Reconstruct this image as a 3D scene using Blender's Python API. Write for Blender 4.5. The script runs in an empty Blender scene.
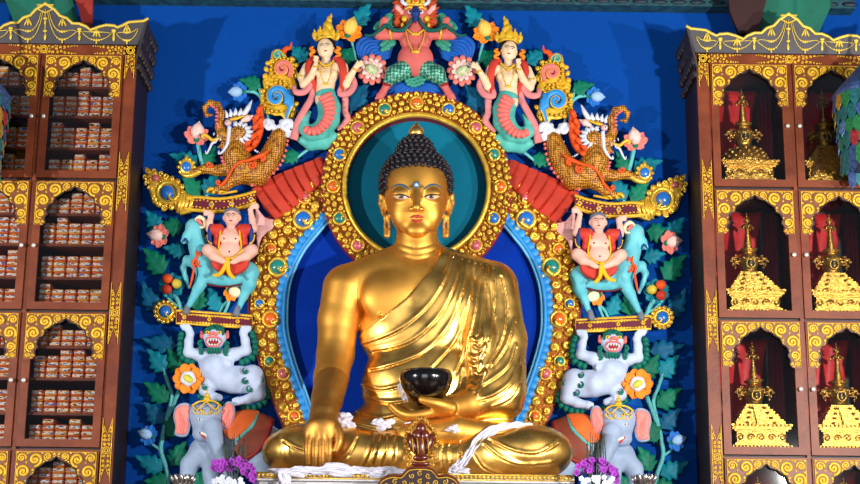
import bpy, bmesh, math, random
import numpy as np
from mathutils import Vector, Matrix
random.seed(7)
PI = math.pi
SC = bpy.context.scene
COL = SC.collection
# ------------------------------------------------------------------ camera
CAM = np.array([0.0, -12.6, 1.6]); FPX = 1500.0
TILT = math.radians(13.8); YAW = 0.0103; ROLL = 0.010
_F = np.array([math.sin(YAW)*math.cos(TILT), math.cos(YAW)*math.cos(TILT), math.sin(TILT)])
_R0 = np.array([math.cos(YAW), -math.sin(YAW), 0.0]); _U0 = np.cross(_R0, _F)
_R = _R0*math.cos(ROLL) + _U0*math.sin(ROLL); _U = np.cross(_R, _F)
U = 0.0084                                     # metres per depth unit
cd = bpy.data.cameras.new('camera'); cam = bpy.data.objects.new('camera', cd); COL.objects.link(cam)
cd.sensor_width = 36.0; cd.lens = FPX/860*36.0; cd.clip_end = 200
cam.matrix_world = Matrix(((_R[0], _U[0], -_F[0], CAM[0]), (_R[1], _U[1], -_F[1], CAM[1]), (_R[2], _U[2], -_F[2], CAM[2]), (0, 0, 0, 1)))
SC.camera = cam
def pl(x, y, d):
    """point of the vertical plane d units in front of the wall that is seen at image position x, y"""
    x = np.asarray(x, float); y = np.asarray(y, float)
    dr = [_F[i]*FPX + (x-430)*_R[i] - (y-242)*_U[i] for i in range(3)]
    t = (-CAM[1] - np.asarray(d, float)*U)/dr[1]
    return CAM[0]+t*dr[0], CAM[2]+t*dr[2]
def proj(X, Y, Z):
    v = [X-CAM[0], Y-CAM[1], Z-CAM[2]]
    f = sum(v[i]*_F[i] for i in range(3)); r = sum(v[i]*_R[i] for i in range(3)); u = sum(v[i]*_U[i] for i in range(3))
    return 430+FPX*r/f, 242-FPX*u/f
def fix(x, y, dd, d0):
    """frame position of a feature that stands dd in front of frame plane d0 and is seen at x, y"""
    X, Z = pl(x, y, d0+dd)
    return proj(X, -d0*U, Z)
def WP(x, y, d):
    X, Z = pl(x, y, d); return np.array([float(X), -d*U, float(Z)])
# ------------------------------------------------------------------ materials
def s2l(c): 
    c = c/255.0
    return c/12.92 if c <= .04045 else ((c+.055)/1.055)**2.4
_M = {}
def mat(name, rgb, rough=.55, metal=0.0, var=.12, scale=12, bump=0.0, bscale=60, rgb2=None, coat=0.0, randobj=0.0, spec=None):
    if name in _M: return _M[name]
    m = bpy.data.materials.new(name); m.use_nodes = True; nt = m.node_tree; b = nt.nodes['Principled BSDF']
    c = tuple(s2l(v) for v in rgb)
    tc = nt.nodes.new('ShaderNodeTexCoord')
    n = nt.nodes.new('ShaderNodeTexNoise'); n.inputs['Scale'].default_value = scale; n.inputs['Detail'].default_value = 4
    nt.links.new(tc.outputs['Object'], n.inputs['Vector'])
    r = nt.nodes.new('ShaderNodeValToRGB'); r.color_ramp.elements[0].position = .35; r.color_ramp.elements[1].position = .65
    c2 = tuple(s2l(v) for v in rgb2) if rgb2 else tuple(min(1, v*(1+var)) for v in c)
    c1 = c if rgb2 else tuple(v*(1-var) for v in c)
    r.color_ramp.elements[0].color = (*c1, 1); r.color_ramp.elements[1].color = (*c2, 1)
    nt.links.new(n.outputs['Fac'], r.inputs['Fac'])
    out = r.outputs['Color']
    if randobj:
        oi = nt.nodes.new('ShaderNodeObjectInfo'); hs = nt.nodes.new('ShaderNodeHueSaturation')
        mr = nt.nodes.new('ShaderNodeMapRange'); mr.inputs['To Min'].default_value = 1-randobj; mr.inputs['To Max'].default_value = 1+randobj
        nt.links.new(oi.outputs['Random'], mr.inputs['Value']); nt.links.new(mr.outputs['Result'], hs.inputs['Value'])
        nt.links.new(out, hs.inputs['Color']); out = hs.outputs['Color']
    nt.links.new(out, b.inputs['Base Color'])
    b.inputs['Roughness'].default_value = rough; b.inputs['Metallic'].default_value = metal
    if spec is not None: b.inputs['Specular IOR Level'].default_value = spec
    if coat: b.inputs['Coat Weight'].default_value = coat; b.inputs['Coat Roughness'].default_value = .15
    if bump:
        n2 = nt.nodes.new('ShaderNodeTexNoise'); n2.inputs['Scale'].default_value = bscale; n2.inputs['Detail'].default_value = 3
        nt.links.new(tc.outputs['Object'], n2.inputs['Vector'])
        bp = nt.nodes.new('ShaderNodeBump'); bp.inputs['Strength'].default_value = bump; bp.inputs['Distance'].default_value = .01
        nt.links.new(n2.outputs['Fac'], bp.inputs['Height']); nt.links.new(bp.outputs['Normal'], b.inputs['Normal'])
    _M[name] = m; return m
# ------------------------------------------------------------------ objects
def tag(o, label=None, cat=None, group=None, kind=None):
    if label: o['label'] = label
    if cat: o['category'] = cat
    if group: o['group'] = group
    if kind: o['kind'] = kind
    return o
class Frame:
    """relief frame: picture-like coordinates on a vertical plane d0 units off the wall; depth goes straight out"""
    def __init__(s, d0, ox=None, oy=None, ref=0):
        s.d0 = d0; s.ref = ref; s.org = np.zeros(3)
        if ox is not None: s.org = WP(ox, oy, d0+ref); s.org[1] = -d0*U
    def __call__(s, V):
        V = np.asarray(V, float).reshape(-1, 3); X, Z = pl(V[:, 0], V[:, 1], s.d0+s.ref)
        return np.stack([X-s.org[0], -(s.d0+V[:, 2])*U-s.org[1], Z-s.org[2]], 1)
class Wld:
    def __init__(s, org=(0, 0, 0)): s.org = np.array(org, float)
    def __call__(s, V): return np.asarray(V, float).reshape(-1, 3)-s.org
def link_mesh(name, V, Fc, material, parent=None, smooth=True, loc=None, recalc=False):
    me = bpy.data.meshes.new(name); me.from_pydata([tuple(map(float, v)) for v in V], [], [tuple(map(int, f)) for f in Fc])
    if recalc:
        bm = bmesh.new(); bm.from_mesh(me); bmesh.ops.recalc_face_normals(bm, faces=bm.faces); bm.to_mesh(me); bm.free()
    if smooth: me.polygons.foreach_set('use_smooth', [True]*len(me.polygons))
    me.materials.append(material); me.update()
    o = bpy.data.objects.new(name, me); COL.objects.link(o)
    if parent: o.parent = parent
    if loc is not None: o.location = loc
    return o
def thing(name, label, cat, fr, group=None):
    o = bpy.data.objects.new(name, None); COL.objects.link(o); o.empty_display_size = .1
    o.location = tuple(fr.org); return tag(o, label, cat, group)
def children(o): return [c for c in bpy.data.objects if c.parent == o]
_kids = None
def copy_tree(o, parent=None, kids=None):
    if kids is None:
        kids = {}
        for c in bpy.data.objects:
            if c.parent: kids.setdefault(c.parent, []).append(c)
    c = o.copy(); COL.objects.link(c)
    if parent: c.parent = parent
    for ch in kids.get(o, []): copy_tree(ch, c, kids)
    return c
def mirror(o, label=None, group=None):
    """twin of a relief on the other side of the altar"""
    c = copy_tree(o); c.location.x = -o.location.x; c.scale.x = -1
    if label: c['label'] = label
    if group: c['group'] = group
    return c
# ------------------------------------------------------------------ curves
def cr(pts, n=8, closed=False):
    P = np.array(pts, float); m = len(P); out = []
    rng = range(m) if closed else range(m-1)
    for i in rng:
        if closed: p0, p1, p2, p3 = P[(i-1) % m], P[i], P[(i+1) % m], P[(i+2) % m]
        else: p0, p1, p2, p3 = P[max(i-1, 0)], P[i], P[i+1], P[min(i+2, m-1)]
        for j in range(n):
            t = j/n
            out.append(.5*((2*p1)+(-p0+p2)*t+(2*p0-5*p1+4*p2-p3)*t*t+(-p0+3*p1-3*p2+p3)*t**3))
    if not closed: out.append(P[-1])
    return np.array(out)
def inside(poly, x, y):
    P = np.asarray(poly); x = np.asarray(x, float); y = np.asarray(y, float); r = np.zeros(np.broadcast(x, y).shape, bool); n = len(P)
    for i in range(n):
        x1, y1 = P[i][:2]; x2, y2 = P[(i+1) % n][:2]
        if y1 == y2: continue
        c = ((y1 > y) != (y2 > y)) & (x < (x2-x1)*(y-y1)/(y2-y1)+x1); r ^= c
    return r
def segdist(P, x, y, closed=True):
    d = np.full(np.broadcast(x, y).shape, 1e9); n = len(P)
    for i in range(n if closed else n-1):
        ax, ay = P[i][:2]; bx, by = P[(i+1) % n][:2]; dx, dy = bx-ax, by-ay; L = dx*dx+dy*dy+1e-12
        t = np.clip(((x-ax)*dx+(y-ay)*dy)/L, 0, 1)
        d = np.minimum(d, np.hypot(x-ax-t*dx, y-ay-t*dy))
    return d
def sd2(P, x, y):
    d = segdist(P, x, y); return np.where(inside(P, x, y), -d, d)
def spiral(cx, cy, r, turns=1.6, start=0.0, hand=1, n=22, inner=.12):
    out = []
    for i in range(n+1):
        t = i/n; a = start+hand*2*PI*turns*t; rr = r*(1-(1-inner)*t**.85); out.append((cx+rr*math.cos(a), cy+rr*math.sin(a)))
    return out
# ------------------------------------------------------------------ mesh builder
class MB:
    def __init__(s): s.v = []; s.f = []; s.n = 0
    def add(s, V, Fc):
        V = np.asarray(V, float).reshape(-1, 3); s.v.append(V); s.f += [tuple(i+s.n for i in f) for f in Fc]; s.n += len(V); return s
    def box(s, x0, x1, y0, y1, z0, z1):
        V = [(x, y, z) for x in (x0, x1) for y in (y0, y1) for z in (z0, z1)]
        return s.add(V, [(0, 1, 3, 2), (4, 6, 7, 5), (0, 4, 5, 1), (2, 3, 7, 6), (0, 2, 6, 4), (1, 5, 7, 3)])
    def ell(s, c, r, nu=10, nv=7, rot=0.0, half=False):
        if not hasattr(r, '__len__'): r = (r, r, r)
        V = []; ca, sa = math.cos(rot), math.sin(rot)
        for j in range(nv+1):
            th = PI*j/nv
            for i in range(nu):
                a = 2*PI*i/nu; x = r[0]*math.sin(th)*math.cos(a); y = r[1]*math.sin(th)*math.sin(a); z = r[2]*math.cos(th)
                if half: z = max(z, 0)
                V.append((c[0]+x*ca-y*sa, c[1]+x*sa+y*ca, c[2]+z))
        Fc = [(j*nu+i, (j+1)*nu+i, (j+1)*nu+(i+1) % nu, j*nu+(i+1) % nu) for j in range(nv) for i in range(nu)]
        return s.add(V, Fc)
    def tube(s, pts, r, n=6, closed=False, flat=1.0, cap=True, up=(0, 0, 1)):
        P = np.array([(p[0], p[1], p[2] if len(p) > 2 else 0.0) for p in pts], float); m = len(P)
        if m < 2: return s
        R = np.full(m, float(r)) if not hasattr(r, '__len__') else np.interp(np.linspace(0, 1, m), np.linspace(0, 1, len(r)), r)
        T = np.zeros_like(P)
        if closed: T = np.roll(P, -1, 0)-np.roll(P, 1, 0)
        else: T[1:-1] = P[2:]-P[:-2]; T[0] = P[1]-P[0]; T[-1] = P[-1]-P[-2]
        T /= (np.linalg.norm(T, axis=1)[:, None]+1e-9)
        upv = np.array(up, float); V = []
        for i in range(m):
            a = np.cross(upv, T[i]); L = np.linalg.norm(a)
            if L < .05: a = np.cross(np.array([1, 0, 0.]) if abs(T[i][0]) < .9 else np.array([0, 1., 0]), T[i]); L = np.linalg.norm(a)
            a = a/L; b = np.cross(T[i], a)
            for k in range(n):
                th = 2*PI*(k+.5)/n; V.append(P[i]+R[i]*(math.cos(th)*a+flat*math.sin(th)*b))
        Fc = []
        for i in range(m if closed else m-1):
            j = (i+1) % m
            for k in range(n): Fc.append((i*n+k, i*n+(k+1) % n, j*n+(k+1) % n, j*n+k))
        if cap and not closed: Fc += [tuple(range(n-1, -1, -1)), tuple((m-1)*n+k for k in range(n))]
        return s.add(V, Fc)
    def lathe(s, c, prof, n=20, axis='z', sx=1.0, sy=1.0, rot0=0.0):
        """prof: (radius, height) pairs; axis z (world up) or 'y' (frame up = -y)"""
        V = []
        for r, h in prof:
            for i in range(n):
                a = 2*PI*i/n+rot0; x, y = r*math.cos(a)*sx, r*math.sin(a)*sy
                V.append((c[0]+x, c[1]+y, c[2]+h) if axis == 'z' else (c[0]+x, c[1]-h, c[2]+y))
        m = len(prof); Fc = [(j*n+i, j*n+(i+1) % n, (j+1)*n+(i+1) % n, (j+1)*n+i) for j in range(m-1) for i in range(n)]
        Fc += [tuple(range(n-1, -1, -1)), tuple((m-1)*n+i for i in range(n))]
        return s.add(V, Fc)
    def prism(s, poly, z0, z1, axis='z', bev=0.0):
        """extrude a simple polygon (x, y) from z0 to z1 (optionally bevelled front)"""
        P = [tuple(p[:2]) for p in poly]; n = len(P)
        from mathutils.geometry import tessellate_polygon
        tri = tessellate_polygon([[Vector((p[0], p[1], 0)) for p in P]])
        if bev > 0:
            A = np.array(P, float); Tn = np.roll(A, -1, 0)-np.roll(A, 1, 0); Tn /= (np.linalg.norm(Tn, axis=1)[:, None]+1e-9)
            area = .5*sum(P[i][0]*P[(i+1) % n][1]-P[(i+1) % n][0]*P[i][1] for i in range(n)); sg = 1 if area > 0 else -1
            Nn = np.stack([-Tn[:, 1], Tn[:, 0]], 1)*sg; B = A+Nn*bev
            V = [(p[0], p[1], z0) for p in P]+[(p[0], p[1], z1-bev*(1 if z1 > z0 else -1)) for p in P]+[(p[0], p[1], z1) for p in B]
            rings = 3
        else:
            V = [(p[0], p[1], z0) for p in P]+[(p[0], p[1], z1) for p in P]; rings = 2
        Fc = [(k*n+i, k*n+(i+1) % n, (k+1)*n+(i+1) % n, (k+1)*n+i) for k in range(rings-1) for i in range(n)]
        Fc += [tuple(t) for t in tri]+[tuple((rings-1)*n+i for i in t[::-1]) for t in tri]
        if axis == 'y': V = [(v[0], v[2], v[1]) for v in V]
        return s.add(V, Fc)
    def build(s, name, material, parent=None, fr=None, smooth=True, recalc=True, label=None, kind=None, top=None, local=True):
        V = np.concatenate(s.v) if s.v else np.zeros((0, 3))
        if fr is not None:
            V = fr(V)
        o = link_mesh(name, V, s.f, material, parent, smooth, None if parent else (tuple(fr.org) if fr is not None else None), recalc)
        if smooth == 'auto': pass
        if label: o['label'] = label
        if kind: o['kind'] = kind
        return o
# ------------------------------------------------------------------ implicit sculpting
class SDF:
    def __init__(s, k=2.0): s.k = k; s.p = []; s.post = []
    def _ad(s, fn, lo, hi, k, op): s.p.append((fn, np.array(lo, float), np.array(hi, float), s.k if k is None else k, op)); return s
    def cone(s, a, b, ra, rb, k=None, op='u', fl=1.0):
        a = np.array(a, float); b = np.array(b, float); ab = b-a; L = float(ab@ab)+1e-9; m = max(ra, rb)
        def fn(x, y, z):
            t = np.clip(((x-a[0])*ab[0]+(y-a[1])*ab[1]+(z-a[2])*ab[2])/L, 0, 1)
            return np.sqrt((x-a[0]-t*ab[0])**2+(y-a[1]-t*ab[1])**2+((z-a[2]-t*ab[2])/fl)**2)-(ra+t*(rb-ra))
        return s._ad(fn, np.minimum(a, b)-m, np.maximum(a, b)+m, k, op)
    def chain(s, pts, rs, k=None, op='u', fl=1.0):
        rs = rs if hasattr(rs, '__len__') else [rs]*len(pts)
        if len(rs) != len(pts): rs = np.interp(np.linspace(0, 1, len(pts)), np.linspace(0, 1, len(rs)), rs)
        for i in range(len(pts)-1): s.cone(pts[i], pts[i+1], rs[i], rs[i+1], k, op, fl)
        return s
    def ell(s, c, r, rot=0.0, k=None, op='u', tilt=0.0):
        r = (r, r, r) if not hasattr(r, '__len__') else r
        ca, sa, m = math.cos(rot), math.sin(rot), max(r); ct, st = math.cos(tilt), math.sin(tilt)
        def fn(x, y, z):
            x = x-c[0]; y = y-c[1]; z = z-c[2]; u = x*ca+y*sa; v = -x*sa+y*ca
            v, z = v*ct+z*st, -v*st+z*ct
            k0 = np.sqrt((u/r[0])**2+(v/r[1])**2+(z/r[2])**2); k1 = np.sqrt((u/r[0]**2)**2+(v/r[1]**2)**2+(z/r[2]**2)**2)+1e-9
            return k0*(k0-1)/k1
        return s._ad(fn, (c[0]-m, c[1]-m, c[2]-m), (c[0]+m, c[1]+m, c[2]+m), k, op)
    def poly(s, P, z, h, r=2.0, k=None, op='u', dome=0.0):
        P = np.array(P, float)[:, :2]; lo = P.min(0); hi = P.max(0)
        def fn(x, y, zz):
            X = x[:, :, :1]; Y = y[:, :, :1]
            d2 = sd2(P, X, Y)
            hh = h + (dome*np.sqrt(np.clip(1-(np.clip(1+d2/ (.5*min(hi-lo)), 0, 1))**2, 0, 1)) if dome else 0)
            q1 = d2+r; q2 = np.abs(zz-z)-hh+r
            return np.sqrt(np.maximum(q1, 0)**2+np.maximum(q2, 0)**2)+np.minimum(np.maximum(q1, q2), 0)-r
        return s._ad(fn, (*(lo), z-h-dome), (*(hi), z+h+dome), k, op)
    def solve(s, h=1.0, pad=3.0, clip=None):
        L = np.min([p[1] for p in s.p if p[4] == 'u'], 0)-pad; H = np.max([p[2] for p in s.p if p[4] == 'u'], 0)+pad
        if clip: L = np.maximum(L, clip[0]); H = np.minimum(H, clip[1])
        s.h = h; s.L = L; s.N = np.ceil((H-L)/h).astype(int)+1
        s.ax = [L[i]+h*np.arange(s.N[i]) for i in range(3)]
        s.F = np.full(tuple(s.N), 50.0, np.float32)
        for p in s.p: s._apply(p)
        return s
    def _apply(s, p):
        fn, lo, hi, k, op = p; mg = k+2.5*s.h
        i0 = np.clip(np.floor((lo-mg-s.L)/s.h).astype(int), 0, s.N-1); i1 = np.clip(np.ceil((hi+mg-s.L)/s.h).astype(int)+1, 1, s.N)
        if (i1 <= i0).any(): return
        sl = tuple(slice(a, b) for a, b in zip(i0, i1))
        x, y, z = np.meshgrid(s.ax[0][sl[0]], s.ax[1][sl[1]], s.ax[2][sl[2]], indexing='ij')
        g = fn(x, y, z); f = s.F[sl]
        if op == 'u':
            if k > 0:
                hh = np.clip(.5+.5*(g-f)/k, 0, 1); s.F[sl] = g*(1-hh)+f*hh-k*hh*(1-hh)
            else: s.F[sl] = np.minimum(f, g)
        else:
            if k > 0:
                g = -g; hh = np.clip(.5-.5*(g-f)/k, 0, 1); s.F[sl] = g*(1-hh)+f*hh+k*hh*(1-hh)
            else: s.F[sl] = np.maximum(f, -g)
    def hmap(s):
        F = s.F; S = F < 0; any_ = S.any(2); k = F.shape[2]-1-np.argmax(S[:, :, ::-1], 2); k = np.minimum(k, F.shape[2]-2)
        I, J = np.meshgrid(np.arange(F.shape[0]), np.arange(F.shape[1]), indexing='ij'); c0 = F[I, J, k]; c1 = F[I, J, k+1]
        H = s.ax[2][k]+s.h*np.clip(c0/(c0-c1+1e-9), 0, 1); H = np.where(any_, H, np.nan)
        for _ in range(3):                                   # smooth where neighbours lie on the same sheet
            acc = np.where(np.isnan(H), 0, H)*2; w = np.where(np.isnan(H), 0, 2.0)
            for dx, dy in ((1, 0), (-1, 0), (0, 1), (0, -1)):
                N_ = np.roll(H, (dx, dy), (0, 1)); ok = ~np.isnan(N_) & ~np.isnan(H) & (np.abs(np.nan_to_num(N_)-np.nan_to_num(H)) < 3.5*s.h); acc += np.where(ok, N_, 0); w += ok
            H = np.where(w > 0, acc/np.maximum(w, 1), np.nan)
        return H
    def front(s, x, y):
        """depth of the front surface at x, y"""
        if not hasattr(s, 'H'): s.H = s.hmap()
        fx, fy = (x-s.L[0])/s.h, (y-s.L[1])/s.h; i, j = int(fx), int(fy)
        if not (0 <= i < s.N[0]-1 and 0 <= j < s.N[1]-1): return None
        q = s.H[i:i+2, j:j+2]
        if np.isnan(q).any(): 
            q = q[~np.isnan(q)]; return float(q.mean()) if len(q) else None
        if q.max()-q.min() > 6: return float(q.max())
        a, b = fx-i, fy-j; return float(q[0, 0]*(1-a)*(1-b)+q[1, 0]*a*(1-b)+q[0, 1]*(1-a)*b+q[1, 1]*a*b)
    def crease(s, pts, r, off=0.0, k=1.0, op='s', n=6):
        """groove (op s) or raised fold (op u) following the front surface"""
        P = cr(pts, n); rs = r if hasattr(r, '__len__') else [r, r]; Rr = np.interp(np.linspace(0, 1, len(P)), np.linspace(0, 1, len(rs)), rs)
        Q = []; 
        for p, rr in zip(P, Rr):
            z = s.front(p[0], p[1])
            if z is not None: Q.append((p[0], p[1], z+off, rr))
        if len(Q) > 4:
            zz = [q[2] for q in Q]
            for _ in range(3): zz = [zz[0]]+[(zz[i-1]+2*zz[i]+zz[i+1])/4 if abs(zz[i-1]-zz[i+1]) < 8 else zz[i] for i in range(1, len(zz)-1)]+[zz[-1]]
            Q = [(q[0], q[1], z_, q[3]) for q, z_ in zip(Q, zz)]
        todo = [(Q[i], Q[i+1]) for i in range(len(Q)-1) if abs(Q[i][2]-Q[i+1][2]) < 9]
        runs = []
        for a, b in todo:
            if runs and runs[-1][-1] is a: runs[-1].append(b)
            else: runs.append([a, b])
        for R_ in runs:
            for c0 in range(0, len(R_)-1, 14): s._run(R_[c0:c0+15], k, op)
        return s
    def rchain(s, pts, rs, k=None):
        rs = np.interp(np.linspace(0, 1, len(pts)), np.linspace(0, 1, len(rs)), rs); return s._run([(*p, r) for p, r in zip(pts, rs)], s.k if k is None else k, 'u', False)
    def _run(s, R_, k, op, now=True):
        A = np.array([q[:3] for q in R_]); rr = [q[3] for q in R_]; m = max(rr)
        def fn(x, y, z):
            d = None
            for i in range(len(A)-1):
                a = A[i]; ab = A[i+1]-a; L = float(ab@ab)+1e-9; t = np.clip(((x-a[0])*ab[0]+(y-a[1])*ab[1]+(z-a[2])*ab[2])/L, 0, 1)
                e = np.sqrt((x-a[0]-t*ab[0])**2+(y-a[1]-t*ab[1])**2+(z-a[2]-t*ab[2])**2)-(rr[i]+t*(rr[i+1]-rr[i])); d = e if d is None else np.minimum(d, e)
            return d
        s._ad(fn, A.min(0)-m, A.max(0)+m, k, op)
        if now: s._apply(s.p.pop())
        return s
    def mesh(s):
        F = s.F.copy(); F[0] = F[-1] = 9; F[:, 0] = F[:, -1] = 9; F[:, :, 0] = F[:, :, -1] = 9
        S = F < 0; nx, ny, nz = S.shape
        cnt = sum(S[a:nx-1+a, b:ny-1+b, c:nz-1+c].astype(np.int8) for a in (0, 1) for b in (0, 1) for c in (0, 1))
        act = (cnt > 0) & (cnt < 8); idx = -np.ones(act.shape, np.int64); I = np.argwhere(act); idx[act] = np.arange(len(I))
        acc = np.zeros((len(I), 3)); num = np.zeros(len(I))
        cor = [(a, b, c) for a in (0, 1) for b in (0, 1) for c in (0, 1)]
        for a in cor:
            for d in range(3):
                if a[d]: continue
                b = list(a); b[d] = 1; b = tuple(b)
                fa = F[I[:, 0]+a[0], I[:, 1]+a[1], I[:, 2]+a[2]]; fb = F[I[:, 0]+b[0], I[:, 1]+b[1], I[:, 2]+b[2]]
                m = (fa < 0) != (fb < 0); t = np.where(m, fa/(fa-fb+1e-12), 0)
                p = np.tile(np.array(a, float), (len(I), 1)); p[:, d] = t
                acc[m] += p[m]; num[m] += 1
        V = s.L+s.h*(I+acc/num[:, None])
        Q = []
        for d in range(3):
            e = [0, 0, 0]; e[d] = 1
            A = S[:nx-e[0], :ny-e[1], :nz-e[2]]; B = S[e[0]:, e[1]:, e[2]:]
            W = np.argwhere(A != B); a1, a2 = (d+1) % 3, (d+2) % 3
            W = W[(W[:, a1] > 0) & (W[:, a2] > 0)]
            ins = A[W[:, 0], W[:, 1], W[:, 2]]
            def g(o1, o2):
                X = W.copy(); X[:, a1] -= o1; X[:, a2] -= o2; return idx[X[:, 0], X[:, 1], X[:, 2]]
            q = np.stack([g(1, 1), g(0, 1), g(0, 0), g(1, 0)], 1)
            q[~ins] = q[~ins][:, ::-1]; Q.append(q)
        Q = np.concatenate(Q); Q = Q[(Q >= 0).all(1)]
        return V, Q
    def build(s, name, material, parent=None, fr=None, h=1.0, label=None, extra=None, relax=1, solved=False):
        if not solved: s.solve(h)
        V, Q = s.mesh()
        for _ in range(relax):
            A = np.zeros_like(V); c = np.zeros(len(V))
            for k in range(4):
                np.add.at(A, Q[:, k], V[Q[:, (k+1) % 4]]); np.add.at(c, Q[:, k], 1)
                np.add.at(A, Q[:, k], V[Q[:, (k+3) % 4]]); np.add.at(c, Q[:, k], 1)
            V = .45*V+.55*A/np.maximum(c, 1)[:, None]
        Q = Q[:, ::-1]    # the frame flips handedness (y goes down)
        if extra is not None:
            Q = np.concatenate([Q, extra[1]+len(V)]); V = np.concatenate([V, extra[0]])
        P = fr(V) if fr is not None else V
        me = bpy.data.meshes.new(name); nv, nq = len(P), len(Q)
        me.vertices.add(nv); me.vertices.foreach_set('co', P.astype(np.float32).ravel())
        me.loops.add(nq*4); me.loops.foreach_set('vertex_index', Q.astype(np.int32).ravel())
        me.polygons.add(nq); me.polygons.foreach_set('loop_start', np.arange(0, nq*4, 4, dtype=np.int32))
        me.polygons.foreach_set('use_smooth', np.ones(nq, bool)); me.update(calc_edges=True); me.validate()
        me.materials.append(material)
        o = bpy.data.objects.new(name, me); COL.objects.link(o)
        if parent: o.parent = parent
        elif fr is not None: o.location = tuple(fr.org)
        if label: o['label'] = label
        return o
# ================================================================== palette
GOLDP = mat('painted_gold', (228, 180, 40), .42, .2, .18, 25, .2, 90)
YELL = mat('yellow_trim', (222, 190, 70), .5, .1, .1, 20)
GILT = mat('gilt_carving', (246, 194, 70), .3, .55, .2, 18, .25, 70)
WOOD = mat('cabinet_wood', (104, 46, 24), .45, 0, .3, 6, .12, 40, rgb2=(126, 60, 32), spec=.3)
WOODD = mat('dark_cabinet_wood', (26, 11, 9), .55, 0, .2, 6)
BACKW = mat('cabinet_inside', (92, 28, 38), .7)
SLATE = mat('slate_board', (58, 54, 60), .6, 0, .12, 6)
IRON = mat('dark_metal', (60, 55, 50), .3, .8)
WHITEK = mat('white_knob', (215, 215, 210), .25, .3)
def wall_mat():
    m = bpy.data.materials.new('blue_wall'); m.use_nodes = True; nt = m.node_tree; b = nt.nodes['Principled BSDF']
    tc = nt.nodes.new('ShaderNodeTexCoord'); mp = nt.nodes.new('ShaderNodeMapping'); mp.inputs['Scale'].default_value = (.7, 1, 3.2)
    nt.links.new(tc.outputs['Object'], mp.inputs['Vector'])
    n = nt.nodes.new('ShaderNodeTexNoise'); n.inputs['Scale'].default_value = 2.4; n.inputs['Detail'].default_value = 1.5
    nt.links.new(mp.outputs['Vector'], n.inputs['Vector'])
    r = nt.nodes.new('ShaderNodeValToRGB'); e = r.color_ramp.elements
    r.color_ramp.interpolation = 'EASE'; e[0].position = .60; e[1].position = .62
    e[0].color = (s2l(2), s2l(66), s2l(150), 1); e[1].color = (s2l(12), s2l(84), s2l(168), 1)
    nt.links.new(n.outputs['Fac'], r.inputs['Fac'])
    # painted clouds only near the bottom of the wall
    sx = nt.nodes.new('ShaderNodeSeparateXYZ'); nt.links.new(tc.outputs['Object'], sx.inputs[0])
    mr = nt.nodes.new('ShaderNodeMapRange'); mr.inputs['From Min'].default_value = 4.9; mr.inputs['From Max'].default_value = 4.2
    nt.links.new(sx.outputs['Z'], mr.inputs['Value'])
    mx = nt.nodes.new('ShaderNodeMix'); mx.data_type = 'RGBA'; mx.inputs['A'].default_value = (s2l(2), s2l(66), s2l(150), 1)
    nt.links.new(mr.outputs['Result'], mx.inputs['Factor']); nt.links.new(r.outputs['Color'], mx.inputs['B'])
    nt.links.new(mx.outputs['Result'], b.inputs['Base Color']); b.inputs['Roughness'].default_value = .85; b.inputs['Specular IOR Level'].default_value = .1
    n2 = nt.nodes.new('ShaderNodeTexNoise'); n2.inputs['Scale'].default_value = 70; bp = nt.nodes.new('ShaderNodeBump'); bp.inputs['Strength'].default_value = .12
    nt.links.new(tc.outputs['Object'], n2.inputs['Vector']); nt.links.new(n2.outputs['Fac'], bp.inputs['Height']); nt.links.new(bp.outputs['Normal'], b.inputs['Normal'])
    return m
WALL = wall_mat()
W0 = Wld()
def struct(o): o['kind'] = 'structure'; return o
# ================================================================== room
struct(MB().box(-9, 9, 0, .2, 0, 8).build('wall_back', WALL, fr=W0, smooth=False))
struct(MB().box(-9, 9, -16, 0, -.2, 0).build('floor', mat('floor_wood', (96, 66, 44), .5, 0, .2, 3), fr=W0, smooth=False))
struct(MB().box(-9, 9, -8, 0, 8, 8.2).build('ceiling', mat('ceiling_paint', (60, 70, 84), .8), fr=W0, smooth=False))
# carved, painted beam under the ceiling
bm_ = MB()
def WX(x, y, d): return WP(x, y, d)
zb = WX(430, 9.5, 0)[2]
bm_.box(-3.9, 3.9, -.16, 0, zb, 8.0)
BEAM = mat('beam_paint', (18, 52, 66), .6, 0, .5, 14, .5, 30, rgb2=(30, 84, 92))
struct(bm_.build('trim_1', BEAM, fr=W0, smooth=False))
mb = MB()
for i in range(46): mb.ell((-3.8+i*.17, -.17, zb+.035), (.07, .012, .022), 8, 5)
struct(mb.build('trim_2', mat('beam_scallop', (12, 36, 52), .6), fr=W0))
def board(name, pts, d, th, m):
    V = [WX(x, y, d) for x, y in pts]; b = MB().prism([(v[0], v[2]) for v in V], -d*U-th, -d*U, axis='y')
    return struct(b.build(name, m, fr=W0, smooth=False))
GRN = mat('green_panel', (14, 100, 80), .55, 0, .12, 4)
board('trim_3', [(2, -10), (70, -10), (84, 40), (40, 40), (14, 22)], 40, .03, GRN)
board('trim_4', [(72, -10), (94, -10), (93, 22), (90, 40), (86, 40), (80, 12)], 48, .04, mat('red_bracket', (150, 40, 30), .55))
board('trim_5', [(726, -10), (768, -10), (757, 34), (738, 36), (729, 14)], 48, .05, mat('brown_bracket', (48, 14, 14), .6))
board('trim_6', [(766, -10), (838, -10), (818, 34), (756, 34)], 40, .03, GRN)
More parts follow.
